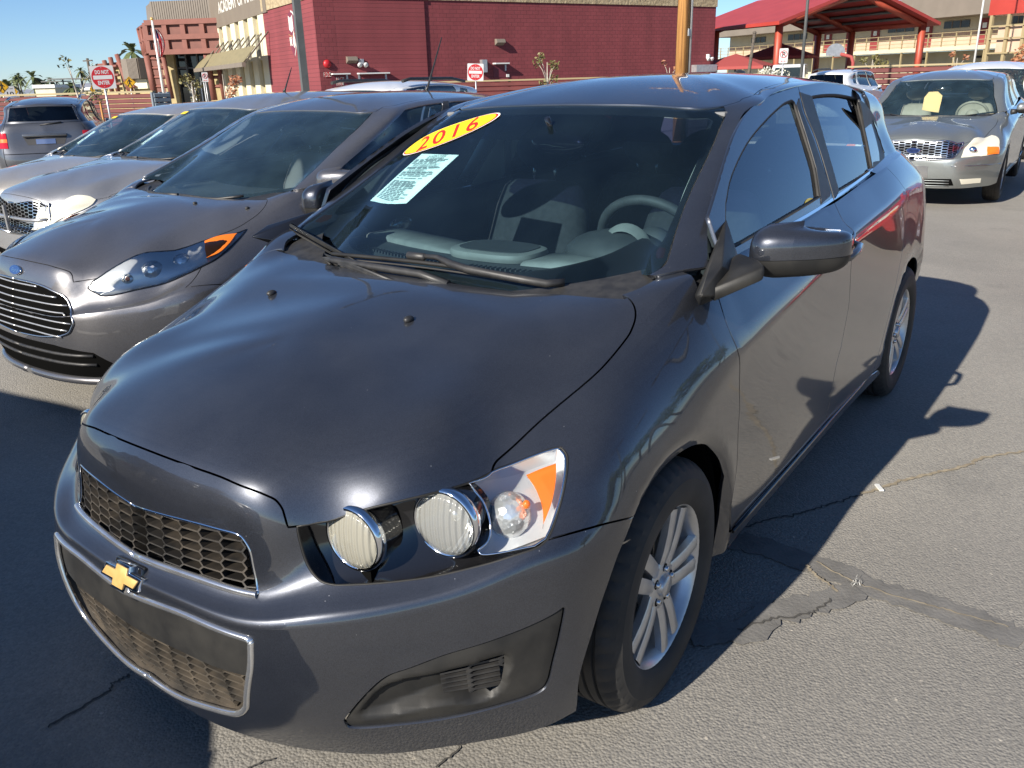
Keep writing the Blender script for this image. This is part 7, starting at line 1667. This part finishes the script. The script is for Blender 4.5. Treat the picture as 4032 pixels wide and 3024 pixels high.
# flag pole with a furled flag
p = at_depth(*G1(1060, 600), 56); A_ = at_depth(*G1(978, 142), 56); t = thing('flag_pole', 'white flag pole with a furled striped flag before the rust red portal', 'flag pole', foot(p))
hp = A_[2] - gz(p[0]); mk('shaft', MB().tube([(0, 0, -.3), (0, 0, hp)], [.10, .07], 10), M['white_metal'], t)
mk('finial', MB().ellipsoid((0, 0, hp + .06), (.11, .11, .11)), M['gold'], t)
fr = at_depth(*G1(1000, 200), 56)[2] - gz(p[0]); fe = at_depth(*G1(1000, 372), 56)[2] - gz(p[0])
flag = MB(); rows = 12; cols_ = 9; Gd = []
for i in range(rows + 1):
    z = fr + (fe - fr) * i / rows; w = .10 + .42 * math.sin(math.pi * min(1, (i + 1) / rows * .85)); Gd.append([(CR[0] * (.10 + w * j / cols_) + .09 * math.sin(j * 2.2 + i * .3) * CF[0], CR[1] * (.10 + w * j / cols_) + .09 * math.sin(j * 2.2 + i * .3) * CF[1], z) for j in range(cols_ + 1)])
for j in range(cols_):
    for i in range(rows): flag.add([Gd[i][j], Gd[i][j + 1], Gd[i + 1][j + 1], Gd[i + 1][j]], [(0, 1, 2, 3)], 2 if i < 4 and j < 4 else j % 2, True)
mk('flag', flag, [M['sign_red'], M['sign_white'], mat('flag_blue', (.02, .03, .12), .7)], t)
def face_M(p, up=0): 
    d = Vector((CAM[0] - p[0], CAM[1] - p[1], 0)).normalized(); return axis_M(p, d, Vector((0, 0, 1)).cross(d))
def rounded(w, h, r, n=4):
    o = []
    for cx, cy, a0 in ((w - r, h - r, 0), (-w + r, h - r, 90), (-w + r, -h + r, 180), (w - r, -h + r, 270)):
        for k in range(n + 1): a = R(a0 + 90 * k / n); o.append((cx + r * math.cos(a), cy + r * math.sin(a)))
    return o
def disc(r, n=40): return [(r * math.cos(2 * math.pi * k / n), r * math.sin(2 * math.pi * k / n)) for k in range(n)]
def sign_base(name, label, cx, cy, d, m_post=None, tilt=0.0, group=None, low=0):
    p = at_depth(cx, cy, d); t = thing(name, label, 'sign', foot(p), 0, group); P0 = np.array([0, 0, p[2] - gz(p[0])]); Mx = face_M(tuple(P0)); dd = Vector((CAM[0] - p[0], CAM[1] - p[1], 0)).normalized()
    Mx = axis_M(P0, dd, Vector((0, 0, 1)).cross(dd)) @ Matrix.Rotation(tilt, 4, 'Z')
    pst = MB()
    mk('post', MB().tube([Vector((0, 0, -.3)) - dd * .03, Vector((0, 0, P0[2] + .05)) - dd * .03], .03, 8), m_post or M['galv'], t); return t, Mx
def dne(label, cx, cy, d, s, tilt):
    t, Mx = sign_base('do_not_enter_sign', label, cx, cy, d, tilt=tilt, group='do not enter signs'); h = s / 2
    pl_ = mk('plate', MB().prism(rounded(h, h, h * .1), 0, .004, Mx), M['sign_white'], t); mk('red_disc', MB().prism(disc(h * .94), .004, .006, Mx), M['sign_red'], pl_)
    mk('white_bar', MB().prism(rounded(h * .80, h * .17, .01), .006, .0075, Mx), M['sign_white'], pl_)
    b = MB(); add_text(b, 'DO NOT', Mx @ Matrix.Translation((0, h * .46, .0085)), h * .46, h * 1.18, bold=.03); mk('sign_letters', b, M['sign_white'], pl_); b = MB(); add_text(b, 'ENTER', Mx @ Matrix.Translation((0, -h * .46, .0085)), h * .46, h * 1.0, bold=.03); mk('sign_letters', b, M['sign_white'], pl_)
    for y in (-.82, .82): mk('bolt', MB().lathe([(0, .009), (.012, .009)], 8, Mx @ Matrix.Translation((0, h * y, 0))), M['galv'], pl_)
dne('do not enter sign on a thin post in front of the left red fence', 222, 167, 26, .68, R(1)); dne('do not enter sign on a thin post in front of the red building', 1027, 156, 34, .66, R(-3))
def diamond(label, cx, cy, d, s, k=1.0):
    t, Mx = sign_base('crossing_sign', label, cx, cy, d, group='yellow crossing signs'); h = s / 2; Mx = Mx @ Matrix.Diagonal((k, 1, 1, 1))
    pl_ = mk('plate', MB().prism(rounded(h, h, h * .12), 0, .004, Mx @ Matrix.Rotation(R(45), 4, 'Z')), M['sign_yellow'], t)
    mk('border', MB().tube([Mx @ Matrix.Rotation(R(45), 4, 'Z') @ Vector((x * .9, y * .9, .006)) for x, y in rounded(h, h, h * .12)], h * .03, 4, closed=True), M['sign_black'], pl_)
    f = [(-.05, .55), (.05, .55), (.08, .47), (.05, .38), (.16, .25), (.34, .08), (.30, .02), (.12, .14), (.10, -.05), (.30, -.50), (.20, -.55), (.0, -.14), (-.22, -.52), (-.32, -.46), (-.08, -.02), (-.06, .18), (-.22, .05), (-.24, -.12), (-.31, -.11), (-.28, .10), (-.08, .36), (-.08, .47)]
    mk('walker', MB().prism([(x * s * .9, y * s * .9) for x, y in f], .005, .007, Mx), M['sign_black'], pl_)
diamond('yellow pedestrian crossing sign between the do not enter sign and the portal', *G1(840, 535), 50, .50); diamond('small yellow crossing sign seen edge on just right of the left do not enter sign', *G1(600, 578), 58, .40, .7)
diamond('yellow crossing sign cut by the left edge of the picture', *G1(12, 565), 46, .50); diamond('yellow crossing sign behind the small speed limit sign at the left', *G1(92, 594), 56, .44, .8)
t, Mx = sign_base('speed_limit_sign', 'small white speed limit 10 sign over the left fence', *G1(62, 600), 50); pl_ = mk('plate', MB().prism(rounded(.30, .36, .04), 0, .004, Mx), M['sign_white'], t); b = MB(); add_text(b, '10', Mx @ Matrix.Translation((0, -.08, .006)), .36, .36, bold=.02); mk('sign_numbers', b, M['sign_black'], pl_); b = MB(); add_text(b, 'SPEED LIMIT', Mx @ Matrix.Translation((0, .22, .006)), .10, .46); mk('sign_letters', b, M['sign_black'], pl_)
def noparking(label, cx, cy, d, w, h):
    t, Mx = sign_base('no_parking_sign', label, cx, cy, d, group='no parking signs'); pl_ = mk('plate', MB().prism(rounded(w, h, .03), 0, .004, Mx), M['sign_white'], t); c = Mx @ Matrix.Translation((0, h * .22, .006))
    b = MB(); add_text(b, 'P', c, w * 1.5, bold=.03); mk('sign_letter', b, M['sign_black'], pl_)
    rg = MB().tube([c @ Vector((w * .78 * math.cos(a), w * .78 * math.sin(a), .002)) for a in np.linspace(0, 2 * math.pi, 28, endpoint=False)], w * .085, 4, closed=True).tube([c @ Vector((-w * .55, w * .55, .003)), c @ Vector((w * .55, -w * .55, .003))], w * .085, 4); mk('red_ring', rg, M['sign_red'], pl_)
    mk('arrow', MB().prism([(-w * .7, -h * .72), (-w * .3, -h * .62), (-w * .3, -h * .69), (w * .3, -h * .69), (w * .3, -h * .62), (w * .7, -h * .72), (w * .3, -h * .82), (w * .3, -h * .75), (-w * .3, -h * .75), (-w * .3, -h * .82)], .005, .006, Mx), M['sign_red'], pl_)
noparking('no parking sign on a post in front of the dark glass entrance', *G1(1328, 500), 46, .16, .25); noparking('no parking sign with red arrow standing in front of the white cargo van', *GR(640, 365), 30, .15, .25)
# basketball hoop under the school walkway
p = at_depth(*GR(1088, 470), 50); t = thing('basketball_hoop', 'basketball hoop on a curved red pole in front of the cream school', 'basketball hoop', foot(p)); B_ = at_depth(*GR(978, 346), 50) - np.array(foot(p)); T_ = at_depth(*GR(1070, 368), 50) - np.array(foot(p))
mk('hoop_pole', MB().tube([(0, 0, -.2), (0, 0, T_[2] * .85), tuple(np.array([0, 0, T_[2]]) * .98 + np.array([T_[0], T_[1], 0]) * .5), tuple(T_ * [1, 1, 1]), tuple(T_ * .35 + B_ * .65)], .10, 8), M['shade_cloth'], t)
Mx = axis_M(tuple(B_), (Vector(B_ - T_).normalized() + Vector((.5, .3, 0))), (0, 1, 0)); n_ = 14
fan_ = [(-.85, -.25), (.85, -.25), (.85, .05)] + [(.85 * math.cos(a), .05 + .75 * math.sin(a)) for a in np.linspace(.15, math.pi - .15, 12)] + [(-.85, .05)]
bb = mk('backboard', MB().prism([(x * .66, y * .66) for x, y in fan_], 0, .05, axis_M(tuple(B_), -CF * [1, 1, 0], tuple(CR))), M['galv'], t); mk('hoop_ring', MB().tube([tuple(B_ + np.array([.25 + .23 * math.cos(a), .23 * math.sin(a) + .15, -.25])) for a in np.linspace(0, 6.283, 20, endpoint=False)], .015, 5, closed=True), M['steel_red'], t)
# shade umbrellas
def umbrella(label, cx, cy, d, w, h):
    p = at_depth(cx, cy, d); t = thing('shade_umbrella', label, 'umbrella', foot(p)); H = p[2] - gz(p[0]); mk('pole', MB().tube([(0, 0, -.2), (0, 0, H)], .06, 8), M['grey_steel'], t)
    vs = [(0, 0, H)] + [(w * math.cos(a), w * math.sin(a), H - h) for a in np.linspace(0, 2 * math.pi, 4, endpoint=False) + .9] + [(w * math.cos(a), w * math.sin(a), H - h - .18) for a in np.linspace(0, 2 * math.pi, 4, endpoint=False) + .9]
    mk('canopy', MB().add(vs, [(0, 1 + k, 1 + (k + 1) % 4) for k in range(4)] + [(1 + k, 5 + k, 5 + (k + 1) % 4, 1 + (k + 1) % 4) for k in range(4)]), M['shade_cloth'], t)
umbrella('pointed red shade umbrella behind the canopy columns', *GR(625, 282), 66, 3.6, 1.0); umbrella('low red shade umbrella next to the red building corner', *GR(330, 352), 56, 3.4, .8)
# white cargo van
p = at_depth(1706, 150, 50); CV = thing('cargo_van', 'white cargo van showing its roof and side past the dark hatchback roof', 'van', (float(p[0]), float(p[1]), -.05), R(14))
prof = [(2.35, .35), (2.45, .55), (2.42, .95), (1.75, 1.15), (1.15, 1.80), (.95, 1.92), (-2.3, 1.95), (-2.45, 1.80), (-2.5, .5), (-2.45, .35)]
P_ = []
for f, yy in ((0, 0), (.9, .0), (1, 0)): pass
sec = lambda k, y: [(x, y, z) for x, z in prof]
vb = MB(); rws = [(-.98, .97), (-.96, .985), (-.90, 1.0), (.90, 1.0), (.96, .985), (.98, .97)]
vb.grid(np.array([[(x, y * (1 - .10 * max(0, (z - 1.0))), z * s_ + (1 - s_) * .9) for x, z in prof + [prof[0]]] for y, s_ in rws])); vb.add([(x, -.98 * (1 - .10 * max(0, (z - 1.0))), z * .97 + .027) for x, z in prof], [tuple(range(len(prof)))]); vb.add([(x, .98 * (1 - .10 * max(0, (z - 1.0))), z * .97 + .027) for x, z in prof], [tuple(range(len(prof)))[::-1]])
mk('body', vb, M['paint_white'], CV, autosm=R(35))
mk('windshield', MB().add([(1.72, -.80, 1.19), (1.72, .80, 1.19), (1.19, .74, 1.76), (1.19, -.74, 1.76)], [(0, 1, 2, 3)]), M['glass_dark'], CV).location.x = .02
for s in (1, -1):
    mk('side_window', MB().add([(1.55, s * .965, 1.2), (.6, s * .965, 1.2), (.6, s * .915, 1.72), (1.12, s * .915, 1.72)], [(0, 1, 2, 3)]), M['window_dark'], CV).location.y = s * .012
    wheel(CV, (1.55, s * .88, .33), s, Rt=.34, Rr=.21, W=.2, lug=False); wheel(CV, (-1.5, s * .88, .33), s, Rt=.34, Rr=.21, W=.2, lug=False); mk('headlamp', MB().box((2.40, s * .72, .88), (.10, .34, .2)), M['lens_hazy'], CV, bevel=.02); mk('tail_lamp', MB().box((-2.49, s * .86, 1.1), (.06, .14, .6)), M['red_lens'], CV, bevel=.01)
# ---- plants
def leaves(b, c, rad, n, size, rr, mi=0, flat=1.0):
    for _ in range(n):
        while True:
            v = Vector((rr.uniform(-1, 1), rr.uniform(-1, 1), rr.uniform(-1, 1)))
            if v.length < 1: break
        p = Vector(c) + Vector((v.x * rad, v.y * rad, v.z * rad * flat)); d = Vector((rr.gauss(0, 1), rr.gauss(0, 1), rr.gauss(0, .7))).normalized(); e = d.orthogonal().normalized(); e = (Quaternion(d, rr.uniform(0, 6.28)) @ e); s = size * rr.uniform(.6, 1.3)
        b.add([p - d * s * .5, p + e * s * .28, p + d * s * .6, p - e * s * .28], [(0, 1, 2, 3)], mi)
def sapling(name, label, x, ybase, d, top, spread, leafm, n=160, bark='bark_pale', size=.16, seed=1, stake=False, clumps=6):
    rr = random.Random(seed); p = at_depth(x, ybase, d); t = thing(name, label, 'tree', foot(p)); H = float(at_depth(*top, d)[2]) - gz(p[0]); tx = at_depth(*top, d) - at_depth(x, top[1], d); tb = MB(); cr = MB()
    tipv = Vector((tx[0] * .5, tx[1] * .5, H * .92)); tb.tube([(0, 0, -.2), tuple(tipv * .4 + Vector((.03, .02, 0))), tuple(tipv)], [.055, .04, .012], 7)
    for k in range(clumps):
        a = rr.uniform(0, 6.28); h = rr.uniform(.48, .98); e = Vector((math.cos(a) * spread * rr.uniform(.4, 1), math.sin(a) * spread * rr.uniform(.4, 1), H * h + .25 * rr.random())) ; s0 = tipv * (h * .72); tb.tube([tuple(s0), tuple(s0.lerp(e, .5) + Vector((0, 0, .12))), tuple(e)], [.022, .014, .006], 5)
        leaves(cr, e, spread * .33, n // clumps, size, rr)
    mk('trunk', tb, M[bark], t); mk('crown', cr, M[leafm], t)
    if stake:
        for sx in (-.5, .5): mk('stake', MB().tube([(CR[0] * sx, CR[1] * sx, -.2), (CR[0] * sx, CR[1] * sx, 1.3)], .035, 6), M['pole_wood'], t)
    return t
sapling('sapling', 'thin pale sapling with sparse olive leaves right of the grey wagon', *G1(590, 860), 28, G1(470, 395), .75, 'leaf_olive', 150, stake=True, seed=3, size=.13)
sapling('sapling', 'small staked sapling in front of the dark glass entrance', *G1(1258, 640), 44, G1(1255, 510), .8, 'leaf_olive', 260, seed=5)
sapling('sapling', 'brownish sapling at the right leg of the portal', *G1(1465, 640), 46, G1(1460, 455), .9, 'leaf_rust', 260, seed=7)
sapling('sapling', 'bare golden sapling against the red block wall', *G2(1345, 375), 34, G2(1345, 262), .62, 'leaf_olive', 240, seed=9, size=.13)
sapling('sapling', 'small brown sapling beside the wooden utility pole', *G2(1905, 330), 40, G2(1905, 293), .4, 'leaf_rust', 90, seed=11)
sapling('sapling', 'thin golden sapling in front of the railed school walkway', *GR(1210, 480), 36, GR(1215, 362), .55, 'leaf_olive', 220, seed=13, size=.13)
sapling('sapling', 'rusty sapling left of the white minivan roof', *GR(1770, 420), 38, GR(1772, 352), .45, 'leaf_rust', 120, seed=15)
sapling('red_tree', 'dry rust brown tree at the right edge above the minivan', *GR(2190, 470), 26, GR(2190, 335), .9, 'leaf_rust', 500, seed=17, stake=False, clumps=9)
t = pole('stake_post', 'slanting yellow stake at the right edge', 'stake', *GR(2170, 450), 22, .04, 2.2, mat('yellow_wood', (.62, .45, .12), .7), 8, lean=(-.12, .14)); mk('cap', MB().ellipsoid((-.264, .308, 2.2), (.045, .045, .03)), M['pole_wood'], t)
p = at_depth(1668, 150, 38); t = thing('pale_shrub', 'pale silvery shrub beside the white cargo van', 'shrub', foot(p)); b = MB(); rr = random.Random(77); tb = MB()
for k in range(9): a = rr.uniform(0, 6.28); q = Vector((math.cos(a) * rr.uniform(.1, .6), math.sin(a) * rr.uniform(.1, .6), rr.uniform(1.0, 1.75))); tb.tube([(0, 0, -.2), tuple(q)], [.04, .012], 5); leaves(b, q, .34, 60, .13, rr)
mk('stems', tb, M['bark_pale'], t); mk('foliage', b, leaf_mat('silver_leaf', (.42, .42, .34), (.58, .56, .46)), t)
def palm(label, x, y, d, top, r, seed, nf=26, name='palm_tree'):
    rr = random.Random(seed); p = at_depth(x, y, d); t = thing(name, label, 'palm tree', foot(p)); H = float(at_depth(x, top, d)[2]) - gz(p[0]); mk('trunk', MB().tube([(0, 0, -.3), (.1, .05, H * .6), (.05, .1, H)], [.28, .2, .17], 8), M['bark_dark'], t); b = MB()
    for k in range(nf):
        a = rr.uniform(0, 6.28); el = rr.uniform(-.9, 1.2); L = r * rr.uniform(.7, 1.1); pv = Vector((.05, .1, H)); dr = Vector((math.cos(a) * math.cos(el), math.sin(a) * math.cos(el), math.sin(el))); sd = Vector((-math.sin(a), math.cos(a), 0)); pts = [pv + dr * L * q + Vector((0, 0, -.55 * L * q * q)) for q in (0, .35, .7, 1.0)]
        for i, w in ((0, .05), (1, .16), (2, .14)):
            b.add([pts[i] - sd * w * r * .6, pts[i] + sd * w * r * .6, pts[i + 1] + sd * (.16, .14, .02)[i] * r * .6, pts[i + 1] - sd * (.16, .14, .02)[i] * r * .6], [(0, 1, 2, 3)])
    mk('crown', b, M['palm_leaf'], t)
for i, (x, y, top, d, r, lab) in enumerate(((128, 600, 500, 210, 2.6, 'tall slim palm far off at the left, leftmost of a pair'), (143, 600, 495, 230, 2.6, 'slim distant palm just right of another at the far left'), (232, 600, 500, 150, 3.2, 'bushy palm above the white buildings at the left'), (285, 600, 548, 150, 3.0, 'low wide palm right of the bushy palm'), (345, 600, 520, 190, 2.6, 'distant palm left of the flat solar canopies'), (548, 600, 458, 200, 2.4, 'tall thin palm directly left of the do not enter sign'), (60, 600, 560, 120, 3.2, 'low palm near the yellow sign at the left edge'), (900, 600, 335, 90, 2.6, 'green palm top behind the ribbed box of the wing'), (470, 600, 565, 120, 2.4, 'short palm behind the pale sapling'))):
    palm(lab, *G1(x, y), d, G1(x, top)[1], r, 20 + i)
for i, (x, y, d) in enumerate(((365, 528, 140), (405, 512, 140), (525, 510, 130))):
    p = at_depth(*G1(x, y), d); t = thing('solar_canopy', ('dark flat solar canopy left of its pair over the far lot', 'dark flat solar canopy right of its pair over the far lot', 'dark flat solar canopy beside the tall thin palm')[i], 'canopy', foot(p)); H = p[2] - gz(p[0]); mk('mast', MB().tube([(0, 0, -.3), (0, 0, H)], .12, 6), M['grey_steel'], t); mk('panel', MB().box((0, 0, H), (3.4, 3.4, .18), .6), M['grey_steel'], t)
# power pole and wires far left
p = at_depth(*G1(575, 430), 110); t = thing('utility_pole', 'thin distant wooden utility pole above the do not enter sign', 'utility pole', foot(p)); H = float(at_depth(*G1(575, 378), 110)[2]) - gz(p[0]); mk('shaft', MB().tube([(0, 0, -.3), (0, 0, H)], .17, 8), M['bark_dark'], t); mk('crossarm', MB().box((0, 0, H - .3), (.15, 2.2, .15)), M['bark_dark'], t)
# low white buildings and mountains far off
for i, (x0, x1, y0, lab) in enumerate(((200, 330, 571, 'low white flat-roofed building far off at the left'), (340, 590, 588, 'long pale low building far off behind the sapling'), (640, 800, 575, 'pale low building behind the do not enter sign'))):
    Wk = Wall(G1(x0, 0)[0], 130 + 10 * i, G1(x1, 0)[0], 130 + 10 * i); o = thing('far_building', lab, 'building'); z = float(at_depth(*G1((x0 + x1) / 2, y0), 130 + 10 * i)[2]); Wk.part('wall', M['cream'], o, 0, Wk.L, -1, z, -8, 0); Wk.part('roof_edge', M['white_metal'], o, -.2, Wk.L + .2, z, z + .5, -8, .3)
mt = MB(); rr = random.Random(5); xs = np.linspace(-700, 900, 60); tops = []
for x in xs:
    h = 182 + 9 * math.sin(x * .011 + 1) + 5 * math.sin(x * .031) + 3 * math.sin(x * .09) + rr.uniform(-1, 1); tops.append(min(h, 196) if x < 210 else min(h + (x - 210) * .03, 197))
rg = np.array([[at_depth(x, tp + (y - tp) * f, 2400 + 500 * (1 - f)) for x, tp, y in zip(xs, tops, [199.5 - .0274 * 0 - x * .0274 + 4 for x in xs])] for f in (0, .5, 1)]); mt.grid(rg)
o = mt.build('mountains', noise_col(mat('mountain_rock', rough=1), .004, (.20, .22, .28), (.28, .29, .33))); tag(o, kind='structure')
# reflected things right of the picture: trees, a double-headed lamp and a pole
for i, (x, y, h, r, lab) in enumerate(((-9, 17, 5.0, 2.4, 'broad green tree outside the frame to the right'), (-15, 20, 5.5, 2.8, 'second broad green tree outside the frame to the right'), (-4.5, 19, 4.6, 2.2, 'nearest green tree outside the frame to the right'), (-22, 22, 5.5, 2.6, 'farthest green tree outside the frame to the right'))):
    rr = random.Random(40 + i); t = thing('shade_tree', lab, 'tree', (x, y, -.1)); tb = MB().tube([(0, 0, -.3), (.1, 0, h * .4), (0, .1, h * .6)], [.25, .18, .12], 8); cr = MB()
    for k in range(14):
        a = rr.uniform(0, 6.28); q = Vector((math.cos(a) * r * rr.uniform(.2, .9), math.sin(a) * r * rr.uniform(.2, .9), h * rr.uniform(.5, .95))); tb.tube([(0, .1, h * .5), tuple(q)], [.08, .03], 5); leaves(cr, q, r * .42, 90, .28, rr, flat=.7)
    mk('trunk', tb, M['bark_dark'], t); mk('crown', cr, M['leaf_green'], t)
for (x, y, h, lab) in ((-7.2, 11, 7.5, 'double-headed lamp post outside the frame to the right'), (-16, 15, 8.0, 'second double-headed lamp post outside the frame to the right')):
    t = thing('lamp_post', lab, 'lamp post', (x, y, -.1)); mk('shaft', MB().tube([(0, 0, -.3), (0, 0, h)], [.10, .07], 8), M['grey_steel'], t); mk('lamp_arm', MB().box((0, 0, h), (2.2, .1, .1)), M['grey_steel'], t); mk('lamp_head', MB().box((1.1, 0, h), (.8, .4, .12)), M['grey_steel'], t, bevel=.02); mk('lamp_head', MB().box((-1.1, 0, h), (.8, .4, .12)), M['grey_steel'], t, bevel=.02)
# ------------------------------------------------------------------ asphalt lot
asph = mat('asphalt', (.13, .128, .125), .92); nt, ln, b_ = nodes(asph); tc = nt.new('ShaderNodeTexCoord')
def nz_(scale, detail=5, rough=.6):
    n = nt.new('ShaderNodeTexNoise'); n.inputs['Scale'].default_value = scale; n.inputs['Detail'].default_value = detail; n.inputs['Roughness'].default_value = rough; ln.new(tc.outputs['Object'], n.inputs['Vector']); return n.outputs['Fac']
def ramp(src, a, b, c1, c2):
    r = nt.new('ShaderNodeValToRGB'); r.color_ramp.elements[0].position = a; r.color_ramp.elements[1].position = b; r.color_ramp.elements[0].color = (*c1, 1); r.color_ramp.elements[1].color = (*c2, 1); ln.new(src, r.inputs[0]); return r.outputs[0]
def mixc(f, a, b, mode='MIX'):
    m = nt.new('ShaderNodeMix'); m.data_type = 'RGBA'; m.blend_type = mode
    if isinstance(f, float): m.inputs[0].default_value = f
    else: ln.new(f, m.inputs[0])
    for s_, i in ((a, 6), (b, 7)):
        if isinstance(s_, tuple): m.inputs[i].default_value = (*s_, 1)
        else: ln.new(s_, m.inputs[i])
    return m.outputs[2]
base = ramp(nz_(.55, 8), .3, .7, (.210, .200, .180), (.275, .262, .236))
base = mixc(1.0, base, ramp(nz_(.12, 4), .35, .65, (.82, .82, .83), (1.1, 1.09, 1.07)), 'MULTIPLY')
vo = nt.new('ShaderNodeTexVoronoi'); vo.inputs['Scale'].default_value = 130; ln.new(tc.outputs['Object'], vo.inputs['Vector']); sp = nt.new('ShaderNodeSeparateColor'); ln.new(vo.outputs['Color'], sp.inputs[0])
st_c = ramp(sp.outputs[0], 0, 1, (.80, .80, .81), (1.20, 1.18, 1.15)); base = mixc(.75, base, mixc(1.0, base, st_c, 'MULTIPLY'))
v2 = nt.new('ShaderNodeTexVoronoi'); v2.inputs['Scale'].default_value = 26; ln.new(tc.outputs['Object'], v2.inputs['Vector']); sp2 = nt.new('ShaderNodeSeparateColor'); ln.new(v2.outputs['Color'], sp2.inputs[0])
def mth(op, a, b=None):
    m = nt.new('ShaderNodeMath'); m.operation = op
    for i, s_ in enumerate((a, b)):
        if s_ is None: continue
        if isinstance(s_, (int, float)): m.inputs[i].default_value = s_
        else: ln.new(s_, m.inputs[i])
    return m.outputs[0]
peb = mth('MULTIPLY', mth('LESS_THAN', v2.outputs['Distance'], .13), mth('GREATER_THAN', sp2.outputs[1], .9)); base = mixc(peb, base, (.36, .33, .28))
oil = ramp(nz_(1.3, 6), .58, .74, (0, 0, 0), (1, 1, 1)); base = mixc(mth('MULTIPLY', oil, .45), base, (.115, .112, .105))
sp_o = ramp(nz_(3.1, 3), .70, .76, (0, 0, 0), (1, 1, 1)); base = mixc(mth('MULTIPLY', sp_o, .35), base, (.085, .08, .075))
dst = ramp(nz_(.8, 9, .7), .55, .75, (0, 0, 0), (1, 1, 1)); base = mixc(mth('MULTIPLY', dst, .35), base, (.34, .31, .265))
ln.new(base, b_.inputs['Base Color'])
h1 = mth('ADD', mth('MULTIPLY', vo.outputs['Distance'], -1.0), mth('MULTIPLY', nz_(60, 4), .6)); bp = nt.new('ShaderNodeBump'); bp.inputs['Strength'].default_value = .55; bp.inputs['Distance'].default_value = .004; ln.new(h1, bp.inputs['Height']); ln.new(bp.outputs[0], b_.inputs['Normal'])
xs = (-700, -160, -60, -15, -9, -3.2, 3, 12, 60, 300); ys = (-900, -80, -40, -20, -5, 5, 40, 300)
g = MB().grid(np.array([[(x, y, gz(x)) for y in ys] for x in xs])).build('ground', asph); tag(g, kind='structure')
# cracks and sealed joints, drawn as thin sheets just above the asphalt
def ribbon(name, pts, w, m, dz, jit=.0, seed=0, n=8):
    rr = random.Random(seed); C0 = np.array(pts, float)
    C1 = resample(curve(C0, 8), max(.02, w * .6), closed=False); d = np.gradient(C1, axis=0); k = max(1, int(.10 / max(.02, w * .6)))
    ker = np.ones(2 * k + 1) / (2 * k + 1); d = np.stack([np.convolve(np.pad(d[:, i], k, mode='edge'), ker, 'valid') for i in (0, 1)], 1); d /= np.linalg.norm(d, axis=1, keepdims=True)
    nn = np.stack([-d[:, 1], d[:, 0]], 1); off = np.array([rr.gauss(0, jit) for _ in C1])[:, None]; C1 = C1 + nn * off
    wl = np.array([w * rr.uniform(.30, .62) for _ in C1])[:, None]; wr = np.array([w * rr.uniform(.30, .62) for _ in C1])[:, None]
    if w > .05: sm = lambda q: np.convolve(np.pad(q[:, 0], 2, mode='edge'), np.ones(5) / 5, 'valid')[:, None]; wl, wr = sm(wl), sm(wr)
    L = C1 + nn * wl; Q = C1 - nn * wr
    o = MB().grid(np.array([[(x, y, gz(x) + dz) for x, y in L], [(x, y, gz(x) + dz) for x, y in Q]]), flip=True).build(name, m); return tag(o, kind='structure')
def G(*q): return [tuple(on_z(x, y, 0)[:2]) for x, y in q]
E8 = lambda *q: [((2200 + x * .8585) / SC, (1600 + y * .8585) / SC) for x, y in q]
E2 = lambda *q: [((200 + x * .45208) / SC, (2250 + y * .45208) / SC) for x, y in q]
crack_m = mat('crack', (.060, .057, .052), .95); sand_m = noise_col(mat('sandy_crack', rough=.95), 30, (.20, .165, .115), (.32, .27, .19)); seal_m = noise_col(mat('sealed_patch', rough=.8), 9, (.125, .120, .112), (.170, .163, .152), bump=.6, bscale=90, dist=.004)
ribbon('pavement_crack', G(*E8((1390, 405), (1560, 350), (1740, 305), (1870, 275), (1940, 240), (2134, 208))), .016, sand_m, .004, .004, 1)
ribbon('pavement_crack', G(*E8((860, 560), (960, 520), (1080, 500), (1200, 465), (1390, 405))), .008, crack_m, .004, .004, 2)
ribbon('sealed_joint', G(*E8((700, 600), (900, 640), (1100, 700), (1300, 775), (1500, 850), (1760, 940), (1950, 1000), (2134, 1075))), .125, seal_m, .0035, .006, 3)
ribbon('sealed_joint', G(*E8((600, 1060), (820, 1040), (1000, 950), (1200, 900), (1380, 850))), .11, seal_m, .0065, .008, 4)
ribbon('pavement_crack', G(*E8((1140, 735), (1170, 780), (1230, 820), (1280, 860))), .010, sand_m, .009, .003, 5)
ribbon('pavement_crack', G(*E8((820, 1035), (960, 990), (1100, 970), (1190, 940), (1250, 895))), .008, crack_m, .009, .004, 6)
ribbon('pavement_crack', G(*E8((1180, 720), (1320, 800), (1500, 865), (1760, 940), (2060, 1020))), .006, sand_m, .009, .003, 7)
ribbon('pavement_crack', G(*E2((-20, 1370), (200, 1230), (480, 1070), (560, 980), (690, 905))), .008, crack_m, .004, .003, 8)
ribbon('pavement_crack', G(*E2((1700, 1760), (1810, 1680), (1950, 1640))), .006, crack_m, .004, .003, 9)
ribbon('pavement_crack', G((940, 1659), (985, 1625), (1010, 1600)), .006, crack_m, .004, .003, 10)
lit = thing('litter_scrap', 'small white scrap lying on the sandy crack right of the dark hatchback', 'litter', tuple(on_z((2200 + 1470 * .8585) / SC, (1600 + 372 * .8585) / SC, .008))); mk('scrap', MB().box((0, 0, 0), (.05, .016, .006), .6), M['white_metal'], lit)
fl_ = thing('cotton_tuft', 'small white fluff tuft on the sealed joint in the foreground', 'litter', tuple(on_z((2200 + 1358 * .8585) / SC, (1600 + 812 * .8585) / SC, .012))); b = MB(); rr = random.Random(2)
for k in range(36): a = Vector((rr.gauss(0, .007), rr.gauss(0, .007), abs(rr.gauss(0, .005)))); d = Vector((rr.gauss(0, 1), rr.gauss(0, 1), rr.gauss(0, .5))).normalized() * .006; e = d.orthogonal().normalized() * .0009; b.add([a - d - e, a + d - e, a + d + e, a - d + e], [(0, 1, 2, 3)])
mk('fluff', b, M['white_metal'], fl_)
